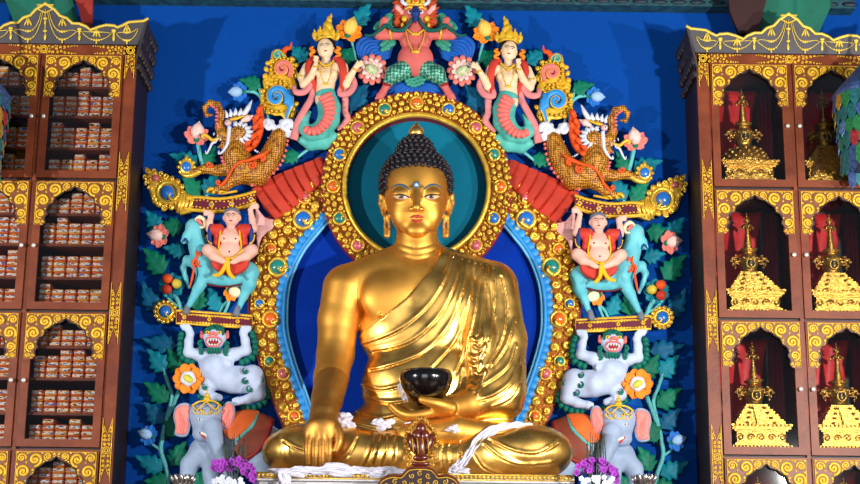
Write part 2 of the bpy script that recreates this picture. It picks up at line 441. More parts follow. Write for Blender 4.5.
# ================================================================== packing of scrollwork
def pack(poly, rmax, rmin, step, holes=(), limit=400, gap=.0, fade=1.0, near=None, fn=None, bounds=None):
    P = np.array(poly, float) if poly is not None else None
    lo, hi = bounds if bounds is not None else (P.min(0), P.max(0))
    gx, gy = np.meshgrid(np.arange(lo[0], hi[0], step), np.arange(lo[1], hi[1], step), indexing='ij')
    D = fn(gx, gy) if fn is not None else -sd2(P, gx, gy)
    for hx, hy, hr in holes: D = np.minimum(D, np.hypot(gx-hx, gy-hy)-hr)
    out = []
    while len(out) < limit:
        i = np.argmax(np.minimum(D, rmax)); r = min(D.flat[i], rmax)
        if r < rmin: break
        cx, cy = gx.flat[i], gy.flat[i]; out.append((cx, cy, r-gap)); D = np.minimum(D, np.hypot(gx-cx, gy-cy)-r)
    return out
rng = random.Random(3)
# ================================================================== the two cabinets (right one is built, left one is its twin)
X0 = 2.38; DEP = .605; ROWS = [6.14, 5.03, 3.92, 2.81, 1.70]; DW = .66; DH = 1.085
class Cab:                                     # local frame: x outwards from the inner edge, y towards the room, z up
    org = np.array([X0, 0, 0.])
    def __call__(s, V): return np.asarray(V, float).reshape(-1, 3)
CF = Cab()
def fret_prisms(mb, circles, y0, wid, mapf, n=16, turns=1.7):
    """flat gold spirals raised from a board"""
    for k, (cx, cy, r) in enumerate(circles):
        if r < .009:
            mb.ell(mapf(cx, cy, y0), (r*.8, .004, r*.8), 6, 4); continue
        hand = 1 if k % 2 else -1
        wid = max(.0042, r*.19); S = spiral(cx, cy, r-wid*.6, turns if r > .018 else 1.25, rng.random()*6.28, hand, n, .12)
        mb.tube([mapf(a, b, y0) for a, b in S], [wid*.95, wid*1.0, wid*.8], 5, up=(0, 1, 0), cap=True)
        mb.ell(mapf(*S[-1], y0), (wid*1.2, .006, wid*1.2), 6, 4)
def make_cabinet(label, glassk):
    root = bpy.data.objects.new('cabinet', None); COL.objects.link(root); root.location = (X0, 0, 0); tag(root, label, 'cabinet')
    Wd = 1.57; c = MB()
    def B(x0, x1, y0, y1, z0, z1): c.box(x0, x1, -y1, -y0, z0, z1)
    B(0, .03, 0, DEP-.02, 0, 6.24); B(Wd-.03, Wd, 0, DEP-.02, 0, 6.24)
    for z in ROWS: B(.03, Wd-.03, .02, DEP-.03, z-.03, z+.068)
    B(.77, .80, .02, DEP-.03, .02, 6.14)
    B(.03, Wd-.03, 0, .02, 0, 6.2); B(0, Wd, 0, DEP-.02, 6.2, 6.24)
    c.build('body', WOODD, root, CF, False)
    f = MB()
    def Fb(x0, x1, y0, y1, z0, z1): f.box(x0, x1, -y1, -y0, z0, z1)
    Fb(-.004, .1, DEP-.03, DEP, 0, 6.23); Fb(.77, .80, DEP-.03, DEP+.004, 0, 6.14); Fb(1.465, Wd, DEP-.03, DEP, 0, 6.23)
    for z in ROWS: Fb(.0, Wd, DEP-.03, DEP+.002, z-.03, z+.002)
    Fb(0, Wd, DEP-.03, DEP, 6.14, 6.23); f.box(0, Wd, -DEP, -.02, 0, .62)
    f.build('face_frame', WOOD, root, CF, False)
    # frieze and stile fretwork
    g = MB(); yy = -(DEP+.006); mp = lambda a, b, y: (a, y, b)
    lens = []
    for xc in (.435, 1.135): 
        lens.append([(xc-.19, 6.185), (xc-.12, 6.207), (xc, 6.218), (xc+.12, 6.207), (xc+.19, 6.185), (xc+.12, 6.163), (xc, 6.152), (xc-.12, 6.163)])
    def frieze(x, z):
        d = np.minimum(np.minimum(x-.005, 1.56-x), np.minimum(z-6.142, 6.228-z))
        for L in lens: d = np.minimum(d, sd2(np.array(L), x, z))
        return d
    rings = [(.05, 6.185, .036), (.785, 6.185, .036)]
    fret_prisms(g, pack(None, .017, .007, .004, rings, 260, fn=frieze, bounds=((0, 6.14), (1.57, 6.23))), yy, .006, mp, 9, 1.2)
    for x, z, r in rings:
        for rr in (r*.9, r*.5): g.tube([(x+rr*math.cos(a), yy, z+rr*math.sin(a)) for a in np.linspace(0, 2*PI, 19)[:-1]], .006, 5, closed=True, up=(0, 1, 0))
    strips = [(5.95, 6.14, False)]+[(z-.235, z+.235, True) for z in ROWS[1:4]]
    g.build('frieze_scrollwork', GOLDP, root, CF)
    for z0, z1, both in strips:
        g = MB()
        zc = (z0+z1)/2; poly = [(.012, z0-.02), (.03, z0+.06), (.05, z0+.11), (.07, z0+.06), (.088, z0-.02)]
        poly = poly+([(.088, z1+.02), (.07, z1-.06), (.05, z1-.11), (.03, z1-.06), (.012, z1+.02)] if both else [(.088, z1), (.012, z1)])
        hol = [(.05, zc, .03)] if both else []
        fret_prisms(g, pack(poly, .018, .005, .004, hol, 120), yy, .0055, mp, 9, 1.2)
        g.tube([(a, yy, b) for a, b in poly], .0035, 5, closed=True, up=(0, 1, 0))
        for x, z, r in hol:
            for rr in (r*.9, r*.45): g.tube([(x+rr*math.cos(a), yy, z+rr*math.sin(a)) for a in np.linspace(0, 2*PI, 17)[:-1]], .005, 5, closed=True, up=(0, 1, 0))
        g.build('stile_scrollwork', GOLDP, root, CF)
    # cornice board: leans outwards, scalloped top
    src = [(687, 24), (692, 26.5), (700, 27.2), (707, 28), (713, 31), (718, 33), (721, 31.5), (729, 31), (737, 33), (745, 36), (749, 33), (756, 30.5), (763, 30.5), (768, 26), (775, 24), (780, 18.5), (785, 16), (789, 13)]
    half = []
    for x, y in src:
        v = WX(x, y, 86); half.append((v[0]-X0, v[2]))
    xm = half[-1][0]; per = []
    mir = [(2*xm-a, b) for a, b in half[::-1]][1:]
    top = half+mir
    top = [p for p in top if p[0] < 1.66]+[(1.66, half[0][1])]
    def lean(x, z): return -(DEP+.012+.10*max(0, (z-6.235)/.36))
    cb = MB(); n = len(top); V = []
    for dy in (0, .025):
        V += [(a, lean(a, b)+dy, b) for a, b in top]+[(min(max(a, -.012), 1.58), lean(a, 6.235)+dy, 6.235) for a, b in top]
    Fc = []
    for k in (0, 2*n): Fc += [(k+i, k+i+1, k+n+i+1, k+n+i) for i in range(n-1)]
    Fc += [(i, 2*n+i, 2*n+i+1, i+1) for i in range(n-1)]+[(n+i, n+i+1, 3*n+i+1, 3*n+i) for i in range(n-1)]+[(0, n, 3*n, 2*n), (n-1, 3*n-1, 4*n-1, 2*n-1)]
    cb.add(V, Fc); cb.build('cornice_board', SLATE, root, CF, False)
    sr = MB(); tx, tz = top[0]
    for dx in (0, .02): pass
    a_, b_ = top[0]; yT = lean(a_, b_); yB = lean(0, 6.235)
    sr.add([(a_, yT, b_), (-.02, -.01, 6.36), (-.012, -.01, 6.1), (-.012, yB, 6.1), (a_+.02, yT, b_), (.0, -.01, 6.36), (.008, -.01, 6.1), (.008, yB, 6.1)],
           [(0, 1, 2, 3), (4, 7, 6, 5), (0, 4, 5, 1), (1, 5, 6, 2), (2, 6, 7, 3), (3, 7, 4, 0)])
    for i in range(7):
        for j, (rr, zz) in enumerate(((.045, 6.42), (.05, 6.3), (.045, 6.17), (.03, 6.05))): sr.ell((-.02-.01*(3-j), -.05-.09*i, zz+.01*(i % 2)), (.03, rr, rr*1.2), 8, 5)
    sr.build('carved_side_cornice', mat('dark_carving', (34, 26, 30), .6, 0, .3, 20), root, CF, False)
    t = MB(); P = [(a, lean(a, b)-.006, b) for a, b in top]; t.tube(P, .013, 6, up=(0, 1, 0), flat=.6)
    def gp(x, z): return (x, lean(x, z)-.006, z)
    cols = [.135+.2675*i for i in range(6)]                        # hangers
    xm0 = xm; sp = .29; hang = [xm0+sp*k for k in range(-2, 3)]
    ztop = lambda x: float(np.interp(x, [p[0] for p in top], [p[1] for p in top]))-.03
    for hx in hang:
        zt = ztop(hx)-.02
        t.tube([gp(hx, zt), gp(hx, 6.30)], .004, 5); t.ell(gp(hx, 6.285), (.012, .006, .03), 7, 5); t.ell(gp(hx, 6.335), (.02, .006, .01), 7, 5)
        t.ell(gp(hx, (zt+6.30)/2+.03), (.022, .006, .012), 7, 5); t.ell(gp(hx, (zt+6.30)/2), (.01, .006, .022), 7, 5)
        if abs(hx-xm0) < .01:
            for s in (-1, 1): t.tube([gp(hx+s*.06, zt+.03), gp(hx+s*.06, zt), gp(hx, zt-.03)], .006, 5)
            t.tube([gp(hx-.07, zt+.035), gp(hx+.07, zt+.035)], .008, 5)
    ends = [-.03]+hang+[1.6]
    for i in range(len(ends)-1):
        xa, xb = ends[i], ends[i+1]; xc = (xa+xb)/2; w = xb-xa
        if w < .15: continue
        za, zb_ = ztop(xa)-.03, ztop(xb)-.03
        for dep, big in ((.0, 1), (.06, 0)):
            low = 6.265+dep*1.1; pts = []
            for q in range(13):
                u = q/12; x = xa+.018+(w-.036)*u if big else xa+.03+(w-.06)*u; zl = za*(1-u)+zb_*u; zz = zl+(low-zl)*(1-(2*u-1)**2)**.8; pts.append(gp(x, zz))
            t.tube(pts, .0035, 5)
            for q in range(4, 9): t.ell(pts[q], ((.014, .011, .008)[abs(q-6)], .007, (.014, .011, .008)[abs(q-6)]), 7, 5)
            if big: t.ell((pts[6][0], pts[6][1], pts[6][2]-.02), (.008, .006, .014), 6, 4)
        zq = ztop(xc)+.015
        for s in (-1, 0, 1): t.tube([gp(xc+.006*s, zq), gp(xc+.016*s, zq-.03), gp(xc+.03*s, zq-.06)], [.003, .007, .008], 5)
    t.build('garland_trim', YELL, root, CF)
    # doors
    arch_h = [(0, .05), (.035, .085), (.085, .098), (.115, .125), (.155, .15), (.175, .195), (.205, .215), (.222, .255), (.212, .29), (.232, .32), (.226, .355)]
    A = cr(arch_h, 4); hw = DW/2
    left_half = [(hw-u, -v) for u, v in A]          # door local: x 0..DW, z down from top
    sp_poly = left_half+[(hw-.25, -.385), (.012, -.385), (.012, -.012), (hw, -.012)]
    circ = pack(sp_poly, .064, .009, .004, limit=110)
    dr = MB(); FW = .062
    def D(x0, x1, z0, z1, a=DEP-.005, b=DEP+.022): dr.box(x0, x1, -b, -a, z0, z1)
    D(0, FW, -DH, 0); D(DW-FW, DW, -DH, 0); D(FW, DW-FW, -DH, -DH+FW); D(FW, DW-FW, -.035, 0)
    for s in (0, 1):
        Pq = [(x, z) if not s else (DW-x, z) for x, z in sp_poly]
        pass
    proto = dr.build('door', WOOD, root, CF, False); ap = MB()
    for s in (0, 1): ap.prism([(x, z) if not s else (DW-x, z) for x, z in sp_poly], -(DEP+.027), -(DEP+.012), axis='y')
    ap.build('arch_panel', mat('ochre_panel', (116, 62, 24), .5, 0, .15, 20), proto, CF, False)
    gl = MB().box(FW-.005, DW-FW+.005, -(DEP+.006), -(DEP+.002), -DH+FW-.005, -.03).build('glass_pane', glassk, proto, CF, False)
    gs = MB(); yf = -(DEP+.030)
    for s in (0, 1):
        mpf = (lambda a, b, y: (a, y, b)) if not s else (lambda a, b, y: (DW-a, y, b))
        rng.seed(5); fret_prisms(gs, circ, yf, .0105, mpf, 20, 1.7)
        edge = [(.016, -.38), (.016, -.016), (hw, -.016)]
        gs.tube([mpf(a, b, yf) for a, b in edge], .004, 5, up=(0, 1, 0))
        # small connecting leaves that close the gaps
        for cx, cz, r in pack(sp_poly, .009, .005, .004, [(a, b, c) for a, b, c in circ if c > .009], 60): gs.ell(mpf(cx, cz, yf), (r, .004, r), 6, 4)
    gs.build('gold_arch_ornament', GOLDP, proto, CF)
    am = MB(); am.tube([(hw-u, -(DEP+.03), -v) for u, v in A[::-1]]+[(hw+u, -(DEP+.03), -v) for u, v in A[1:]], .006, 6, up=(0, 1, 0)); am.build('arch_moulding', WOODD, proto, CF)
    kb = MB(); kb.lathe((0, 0, 0), [(.008, 0), (.008, .015), (.017, .022), (.018, .03), (.012, .037), (.001, .04)], 12, axis='y')
    return root, proto, kb
GLASS = bpy.data.materials.new('window_glass'); GLASS.use_nodes = True
nt = GLASS.node_tree; nt.nodes.clear(); o_ = nt.nodes.new('ShaderNodeOutputMaterial'); mx = nt.nodes.new('ShaderNodeMixShader')
tr = nt.nodes.new('ShaderNodeBsdfTransparent'); gl_ = nt.nodes.new('ShaderNodeBsdfGlossy'); gl_.inputs['Roughness'].default_value = .04
tr.inputs['Color'].default_value = (.93, .94, .95, 1)
fr_ = nt.nodes.new('ShaderNodeFresnel'); fr_.inputs['IOR'].default_value = 1.5
nt.links.new(fr_.outputs[0], mx.inputs[0]); nt.links.new(tr.outputs[0], mx.inputs[1]); nt.links.new(gl_.outputs[0], mx.inputs[2]); nt.links.new(mx.outputs[0], o_.inputs[0])
rootR, protoD, kb = make_cabinet('carved wooden display cabinet holding golden stupas on the right side', GLASS)
kn = kb.build('knob', WHITEK, protoD, CF)
def put_doors(root, proto):
    first = True
    for r, zt in enumerate(ROWS[:4]):
        for c_, xo in enumerate((.105, .805)):
            d = proto if first else copy_tree(proto, root); first = False
            d.location = (xo, 0, zt-.004)
            for k in [q for q in bpy.data.objects if q.parent == d and q.name.startswith('knob')]:
                k.location = ((DW-.03) if c_ == 0 else .03, -(DEP+.022), -.56)
put_doors(rootR, protoD)
rootL = copy_tree(rootR); rootL.location.x = -X0; rootL.scale.x = -1
rootL['label'] = 'carved wooden bookcase packed with wrapped prayer books on the left side'
bpy.context.view_layer.update()
# shelves only in the left cabinet (the books stand on them)
SHV = [.27, .53, .81]; BOT = 1.042
for r, zt in enumerate(ROWS[:4]):
    for x0, x1 in ((.03, .77), (.80, 1.54)):
        for v in SHV:
            MB().box(x0, x1, -(DEP-.04), -.02, zt-v-.02, zt-v).build('shelf', WOOD, rootL, CF, False)
# ================================================================== prayer books
def bookmat():
    m = bpy.data.materials.new('book_cloth'); m.use_nodes = True; nt = m.node_tree; b = nt.nodes['Principled BSDF']
    oi = nt.nodes.new('ShaderNodeObjectInfo'); r = nt.nodes.new('ShaderNodeValToRGB'); e = r.color_ramp.elements
    e[0].color = (s2l(235), s2l(120), s2l(36), 1); e[1].color = (s2l(250), s2l(170), s2l(60), 1); x = e.new(.5); x.color = (s2l(225), s2l(110), s2l(40), 1)
    nt.links.new(oi.outputs['Random'], r.inputs['Fac']); nt.links.new(r.outputs['Color'], b.inputs['Base Color']); b.inputs['Roughness'].default_value = .6
    return m
def labelmat():
    m = bpy.data.materials.new('book_title_card'); m.use_nodes = True; nt = m.node_tree; b = nt.nodes['Principled BSDF']
    tc = nt.nodes.new('ShaderNodeTexCoord'); mp = nt.nodes.new('ShaderNodeMapping'); mp.inputs['Scale'].default_value = (5, 1, 13)
    oi = nt.nodes.new('ShaderNodeObjectInfo'); ad = nt.nodes.new('ShaderNodeVectorMath'); ad.operation = 'ADD'
    nt.links.new(tc.outputs['Object'], mp.inputs['Vector']); nt.links.new(mp.outputs['Vector'], ad.inputs[0])
    sc_ = nt.nodes.new('ShaderNodeMath'); sc_.operation = 'MULTIPLY'; sc_.inputs[1].default_value = 57; nt.links.new(oi.outputs['Random'], sc_.inputs[0]); nt.links.new(sc_.outputs[0], ad.inputs[1])
    n = nt.nodes.new('ShaderNodeTexNoise'); n.inputs['Scale'].default_value = 5; n.inputs['Detail'].default_value = 2; nt.links.new(ad.outputs[0], n.inputs['Vector'])
    r = nt.nodes.new('ShaderNodeValToRGB'); r.color_ramp.interpolation = 'CONSTANT'; e = r.color_ramp.elements
    e[0].position = 0; e[0].color = (s2l(70), s2l(84), s2l(160), 1); e[1].position = .42; e[1].color = (s2l(240), s2l(232), s2l(212), 1)
    x = e.new(.55); x.color = (s2l(244), s2l(160), s2l(50), 1); x = e.new(.6); x.color = (s2l(60), s2l(30), s2l(40), 1)
    nt.links.new(n.outputs['Fac'], r.inputs['Fac']); nt.links.new(r.outputs['Color'], b.inputs['Base Color']); b.inputs['Roughness'].default_value = .5
    return m
BOOKM, CARDM = bookmat(), labelmat()
def rbox(mb, w, h, y0, y1, r):
    """bundle with rounded edges, base at z = 0"""
    P = []
    for cx, cz, a0 in ((w/2-r, r, -PI/2), (w/2-r, h-r, 0), (-w/2+r, h-r, PI/2), (-w/2+r, r, PI)):
        for k in range(4): a = a0+PI/2*k/3; P.append((cx+r*math.cos(a), cz+r*math.sin(a)))
    n = len(P); V = []
    for y, s in ((y0, 1), (y1+.012, 1), (y1, .9)): V += [(x*s, y, h/2+(z-h/2)*s) for x, z in P]
    mb.add(V, [(k*n+i, k*n+(i+1) % n, (k+1)*n+(i+1) % n, (k+1)*n+i) for k in range(2) for i in range(n)]+[tuple(range(n)), tuple(range(2*n, 3*n))])
BW, BH = .100, .045
mb = MB(); rbox(mb, BW, BH, .0, -.5, .012); CL = Wld()
book0 = mb.build('prayer_book', BOOKM, fr=CL); book0.location = (0, 0, 0)
mb = MB(); mb.prism([(-BW*.42, BH*.3), (BW*.42, BH*.3), (BW*.42, BH*.8), (-BW*.42, BH*.8)], -.506, -.499, axis='y'); card0 = mb.build('title_card', CARDM, book0, CL, False)
spots = []; br = random.Random(11)
ordn = ['lowest', 'second', 'third', 'fourth', 'fifth']; cols_ = ['first', 'second', 'third', 'fourth', 'fifth']; shn = ['top shelf', 'second shelf', 'third shelf', 'bottom shelf']
rown = ['top', 'second', 'third', 'lowest']
for ci, (xo, cn) in enumerate(((.105, 'right'), (.805, 'left'))):
    for r, zt in enumerate(ROWS[:4]):
        for sidx, v in enumerate(SHV+[BOT]):
            if r == 3 and sidx > 0: continue
            hs = [(3, 4), (4, 4, 5), (4, 5), (3, 3, 4)][sidx]
            for k in range(5):
                x = xo+.068+.052+.105*k+.002
                if ci == 1 and k > 2: continue
                nb = br.choice(hs); bh = BH
                for j in range(nb):
                    spots.append((ci, r, sidx, k, j, nb, -(X0+x+br.uniform(-.0015, .0015)), zt-v+.001+j*(bh+.0022), br.uniform(-.03, .03), cn))
stop = False; made = 0; stuffV = MB(); cardV = MB()
for (ci, r, sidx, k, j, nb, x, z, a, cn) in spots:
    if j == 0 and made > 294: stop = True
    if made < 300 and not stop:
        if made == 0: b = book0; c = card0
        else:
            b = book0.copy(); COL.objects.link(b); c = card0.copy(); COL.objects.link(c); c.parent = b
        b.location = (x, -.03, z); b.rotation_euler = (0, 0, a*.1); made += 1
        sc_b = br.uniform(.94, 1.0); b.scale = (sc_b, 1, 1)
        tagw = 'topmost' if j == nb-1 else ordn[j]
        tag(b, f'orange wrapped prayer book, {tagw} in {cols_[4-k]} stack, {shn[sidx]}, {rown[r]} {cn} door', 'book', 'wrapped prayer books in the left bookcase')
    else:
        q = MB(); rbox(q, BW, BH, 0, -.5, .012); V = np.concatenate(q.v)+np.array([x, -.03, z]); stuffV.add(V, q.f); q = MB(); q.box(-BW*.42, BW*.42, -.507, -.498, BH*.3, BH*.8); cardV.add(np.concatenate(q.v)+np.array([x, -.03, z]), q.f)
if stuffV.n:
    o = stuffV.build('prayer_books', BOOKM, fr=W0); cardV.build('title_cards', CARDM, o, W0, False, kind='stuff'); tag(o, 'rest of the orange wrapped prayer books in the far left bookcase column', 'books', kind='stuff')
# ================================================================== stupas
STG = mat('stupa_brass', (206, 158, 70), .36, .9, .3, 40, .6, 60)
STD = mat('niche_dark', (20, 40, 40), .5)
def make_stupa(kind):
    root = bpy.data.objects.new('stupa', None); COL.objects.link(root)
    L = Wld(); b = MB(); S4 = math.sqrt(2)
    def sq(hw_, z0, z1, m=None): (m or b).box(-hw_, hw_, -hw_, hw_, z0, z1)
    sq(.255, 0, .018); sq(.24, .018, .034); sq(.215, .034, .055); sq(.195, .055, .15); sq(.215, .15, .162); sq(.235, .162, .178); sq(.245, .186, .205); sq(.23, .178, .186)
    for s in range(4):
        ca, sa = math.cos(s*PI/2), math.sin(s*PI/2)
        def rt(x, y, z): return (x*ca-y*sa, x*sa+y*ca, z)
        for i in range(5):
            u = (i-2)*.085; q = spiral(u, .103, .034, 1.4, 0 if i % 2 else PI, 1 if i % 2 else -1, 12, .15)
            b.tube([rt(x, -.2, z) for x, z in q], .007, 5, up=rt(0, 1, 0))
        for i in range(16): b.ell(rt(-.22+i*.44/15, -.24, .026), (.012, .012, .01), 6, 4)
        for i in range(14): b.ell(rt(-.215+i*.43/13, -.243, .195), (.012, .01, .01), 6, 4)
    b.build('plinth', STG, root, L, False)
    b = MB()
    if kind == 1:
        b.lathe((0, 0, .205), [(.21, 0), (.205, .05), (.185, .10), (.15, .15), (.09, .18)], 24)
        for j, (rr, zz) in enumerate(((.208, .23), (.2, .268), (.185, .306), (.158, .342))):
            nn = 22-3*j
            for i in range(nn): a = 2*PI*(i+.5*j)/nn; b.ell((rr*math.cos(a), rr*math.sin(a), zz), .017, 7, 5)
        b.build('lotus_dome', STG, root, L)
    else:
        for i in range(4):
            hw_ = .2-.033*i; z = .205+.045*i; b.box(-hw_, hw_, -hw_, hw_, z, z+.028); b.box(-hw_+.012, hw_-.012, -hw_+.012, hw_-.012, z+.028, z+.045)
            for s in range(4):
                ca, sa = math.cos(s*PI/2), math.sin(s*PI/2)
                for kx in (-1, 1): b.ell(((kx*(hw_*.55))*ca+hw_*sa, (kx*hw_*.55)*sa-hw_*ca, z+.014), (.02, .02, .012), 6, 4)
        if kind == 2:
            for i in range(6): b.box(-.035, .035, -.235+.024*i, -.1, .205+.028*i, .233+.028*i)
        b.build('stepped_terrace', STG, root, L, False)
    z = .385
    b = MB(); b.lathe((0, 0, z), [(.05, 0), (.062, .02), (.075, .06), (.088, .11), (.09, .135), (.075, .155), (.04, .165), (.03, .17)], 24)
    for i in range(14): a = 2*PI*i/14; b.ell((.088*math.cos(a), .088*math.sin(a), z+.125), .012, 6, 4)
    nb = MB(); nb.tube([(.036*math.cos(t), -.086-.008*0, z+.075+.042*math.sin(t)) for t in np.linspace(0, 2*PI, 15)[:-1]], .009, 5, closed=True, up=(0, 1, 0))
    b.build('vase_dome', STG, root, L)
    nb.build('niche_frame', STG, root, L)
    nd = MB(); nd.ell((0, -.079, z+.075), (.03, .012, .037), 10, 7); nd.build('niche', STD, root, L)
    ng = MB(); ng.ell((0, -.09, z+.062), (.012, .008, .016), 8, 6); ng.ell((0, -.09, z+.085), .008, 8, 6); ng.build('niche_figure', STG, root, L)
    for s in (-1, 1):
        w = MB()
        for (dx, dz, r) in ((.1, .1, .024), (.125, .075, .018), (.13, .12, .022), (.105, .145, .018), (.15, .1, .014), (.115, .05, .012)):
            w.tube([(s*x, -.03, zz+z) for x, zz in spiral(dx, dz, r, 1.2, dx*40, 1, 10, .15)], r*.33, 5, up=(0, 1, 0)); w.ell((s*dx, -.03, dz+z), (r*.5, .012, r*.5), 6, 4)
        w.tube([(s*.06, -.03, z+.11), (s*.1, -.03, z+.1)], .012, 5)
        w.build('leaf_ornament', STG, root, L)
    z = .552
    b = MB(); sq(.045, z, z+.02, b); sq(.058, z+.02, z+.03, b); sq(.068, z+.03, z+.042, b)
    b.lathe((0, 0, z+.042), [(.05, 0), (.04, .008)], 16)
    pr = [(.036, 0)]
    for i in range(12): r = .038-.0021*i; h = .015*i+.006; pr += [(r*.82, h), (r, h+.004), (r, h+.009), (r*.82, h+.0125)]
    b.lathe((0, 0, z+.044), pr, 16); b.build('spire', STG, root, L)
    z = .785
    b = MB(); b.lathe((0, 0, z), [(.012, 0), (.05, .006), (.052, .012), (.03, .03), (.012, .034), (.01, .045), (.034, .052), (.03, .06), (.008, .066)], 18)
    for i in range(8): a = 2*PI*i/8; b.ell((.05*math.cos(a), .05*math.sin(a), z-.002), (.009, .009, .016), 6, 4)
    b.tube([(.026*math.cos(t), 0, z+.095+.026*math.sin(t)) for t in np.linspace(PI*1.02, PI*1.98, 9)], [.002, .007, .002], 6, up=(0, 1, 0))
    b.ell((0, 0, z+.092), .014, 9, 6); b.ell((0, 0, z+.118), (.007, .007, .018), 7, 5)
    b.build('parasol_finial', STG, root, L)
    return root
st = {k: make_stupa(k) for k in (1, 2, 3)}
used = set()
desc = {(0, 0): (1, 'golden stupa with round beaded dome, top shelf, nearest the blue wall'), (0, 1): (3, 'golden stepped stupa, top shelf, half behind the hanging brocade'),
        (1, 0): (3, 'golden stepped stupa with plain terraces, second shelf, nearest the blue wall'), (1, 1): (3, 'golden stepped stupa, second shelf, at the right edge of the photo'),
        (2, 0): (2, 'golden stupa with narrow front stair, third shelf, behind the glare on glass'), (2, 1): (2, 'golden stupa with narrow front stair, third shelf, at right edge'),
        (3, 0): (3, 'golden stupa with only its spire in view, lowest shelf, nearest blue wall'), (3, 1): (3, 'golden stupa with only its spire in view, lowest shelf, at right edge')}
for (r, c), (k, lab) in desc.items():
    t = st[k] if k not in used else copy_tree(st[k]); used.add(k)
    t.location = (X0+(.435 if c == 0 else 1.135)-.005, -.325, ROWS[r+1]+.0685 if r < 3 else 1.7685)
    tag(t, lab, 'stupa', 'golden stupas in the right cabinet')
# red cloths draped inside the stupa cabinet
REDC = mat('red_silk', (232, 44, 44), .5, 0, .2, 5)
MAR = mat('maroon_silk', (150, 40, 56), .5, 0, .2, 5)
for r in range(4):
    for c in range(2):
        xc = X0+(.435 if c == 0 else 1.135); zt = ROWS[r]-.05; zb_ = ROWS[r+1]+.07
        b = MB(); nu, nv = 40, 14; V = []
        for j in range(nv+1):
            for i in range(nu+1):
                u = i/nu; v = j/nv; ed = .30-.17*math.sin(PI*min(1, v*1.15))*1.0 if True else 0
                x = xc-.31+u*(.34+.16*(1-v)**2+.10*v); y = -.045-.012*math.sin(u*15+v*2)
                V.append((x, y, zt+(zb_-zt)*v))
        w = nu+1; Fc = [(j*w+i, j*w+i+1, (j+1)*w+i+1, (j+1)*w+i) for j in range(nv) for i in range(nu)]
        b.add(V, Fc); o = b.build('silk_drape', REDC, fr=W0); sm = o.modifiers.new('thick', 'SOLIDIFY'); sm.thickness = .006
        tag(o, f'red silk cloth hung behind the {("upper","second","third","lowest")[r]} stupa in the {("inner","outer")[c]} cabinet column', 'cloth', 'red silk cloths behind the stupas')
        b = MB(); V = [(xc+(.2+.12*i/20)*1.0, -.04-.010*math.sin(i*1.1), zt+(zb_-zt)*j/2) for j in range(3) for i in range(21)]
        b.add(V, [(j*21+i, j*21+i+1, (j+1)*21+i+1, (j+1)*21+i) for j in range(2) for i in range(20)])
        o = b.build('maroon_drape', MAR, fr=W0); sm = o.modifiers.new('thick', 'SOLIDIFY'); sm.thickness = .006
        tag(o, f'dark maroon cloth hung behind the {("upper","second","third","lowest")[r]} stupa in the {("inner","outer")[c]} cabinet column', 'cloth', 'maroon cloths behind the stupas')
# ================================================================== aureole and nimbus behind the statue
CXW = 414.5
def gold_mat(name, rgb, r1, r2, bump, bscale, metal=1.0, dark=(150, 96, 30), dmix=.5):
    m = bpy.data.materials.new(name); m.use_nodes = True; nt = m.node_tree; b = nt.nodes['Principled BSDF']
    tc = nt.nodes.new('ShaderNodeTexCoord'); n = nt.nodes.new('ShaderNodeTexNoise'); n.inputs['Scale'].default_value = 5; n.inputs['Detail'].default_value = 5
    nt.links.new(tc.outputs['Object'], n.inputs['Vector'])
    r = nt.nodes.new('ShaderNodeMapRange'); r.inputs['From Min'].default_value = .35; r.inputs['From Max'].default_value = .65; r.inputs['To Min'].default_value = r1; r.inputs['To Max'].default_value = r2
    nt.links.new(n.outputs['Fac'], r.inputs['Value']); nt.links.new(r.outputs['Result'], b.inputs['Roughness'])
    cr_ = nt.nodes.new('ShaderNodeValToRGB'); e = cr_.color_ramp.elements; e[0].position = .25; e[1].position = .6
    c = [s2l(v) for v in rgb]; d = [s2l(v) for v in dark]
    e[0].color = (*[c[i]*(1-dmix)+d[i]*dmix for i in range(3)], 1); e[1].color = (*c, 1)
    n3 = nt.nodes.new('ShaderNodeTexNoise'); n3.inputs['Scale'].default_value = 9; n3.inputs['Detail'].default_value = 8; nt.links.new(tc.outputs['Object'], n3.inputs['Vector'])
    nt.links.new(n3.outputs['Fac'], cr_.inputs['Fac']); nt.links.new(cr_.outputs['Color'], b.inputs['Base Color'])
    b.inputs['Metallic'].default_value = metal
    n2 = nt.nodes.new('ShaderNodeTexNoise'); n2.inputs['Scale'].default_value = bscale; n2.inputs['Detail'].default_value = 4; bp = nt.nodes.new('ShaderNodeBump'); bp.inputs['Strength'].default_value = bump; bp.inputs['Distance'].default_value = .01
    nt.links.new(tc.outputs['Object'], n2.inputs['Vector']); nt.links.new(n2.outputs['Fac'], bp.inputs['Height']); nt.links.new(bp.outputs['Normal'], b.inputs['Normal'])
    return m
SKIN = gold_mat('matt_gold', (232, 172, 78), .5, .56, .05, 30, dark=(190,130,50), dmix=.3)
LEAF = gold_mat('gold_leaf', (246, 196, 104), .27, .44, .14, 16, dark=(200,140,50), dmix=.45)
HANDG = gold_mat('aged_gold', (206, 150, 74), .45, .55, .1, 40)
JC = {'orange': mat('jewel_orange', (226, 104, 28), .3, 0, .1, 20, coat=.5), 'teal': mat('jewel_teal', (24, 128, 116), .3, 0, .1, 20, coat=.5),
      'blue': mat('jewel_blue', (30, 110, 200), .3, 0, .1, 20, coat=.5), 'pink': mat('jewel_pink', (196, 92, 104), .3, 0, .1, 20, coat=.5)}
REDB = mat('red_ground', (140, 20, 22), .6)
PANEL = mat('aureole_blue', (0, 50, 160), .8, 0, .12, 3, .1, 40, spec=.1)
PETAL = mat('petal_blue', (36, 140, 214), .5, 0, .1, 10)
PETAL2 = mat('petal_light_blue', (104, 190, 232), .5, 0, .1, 10)
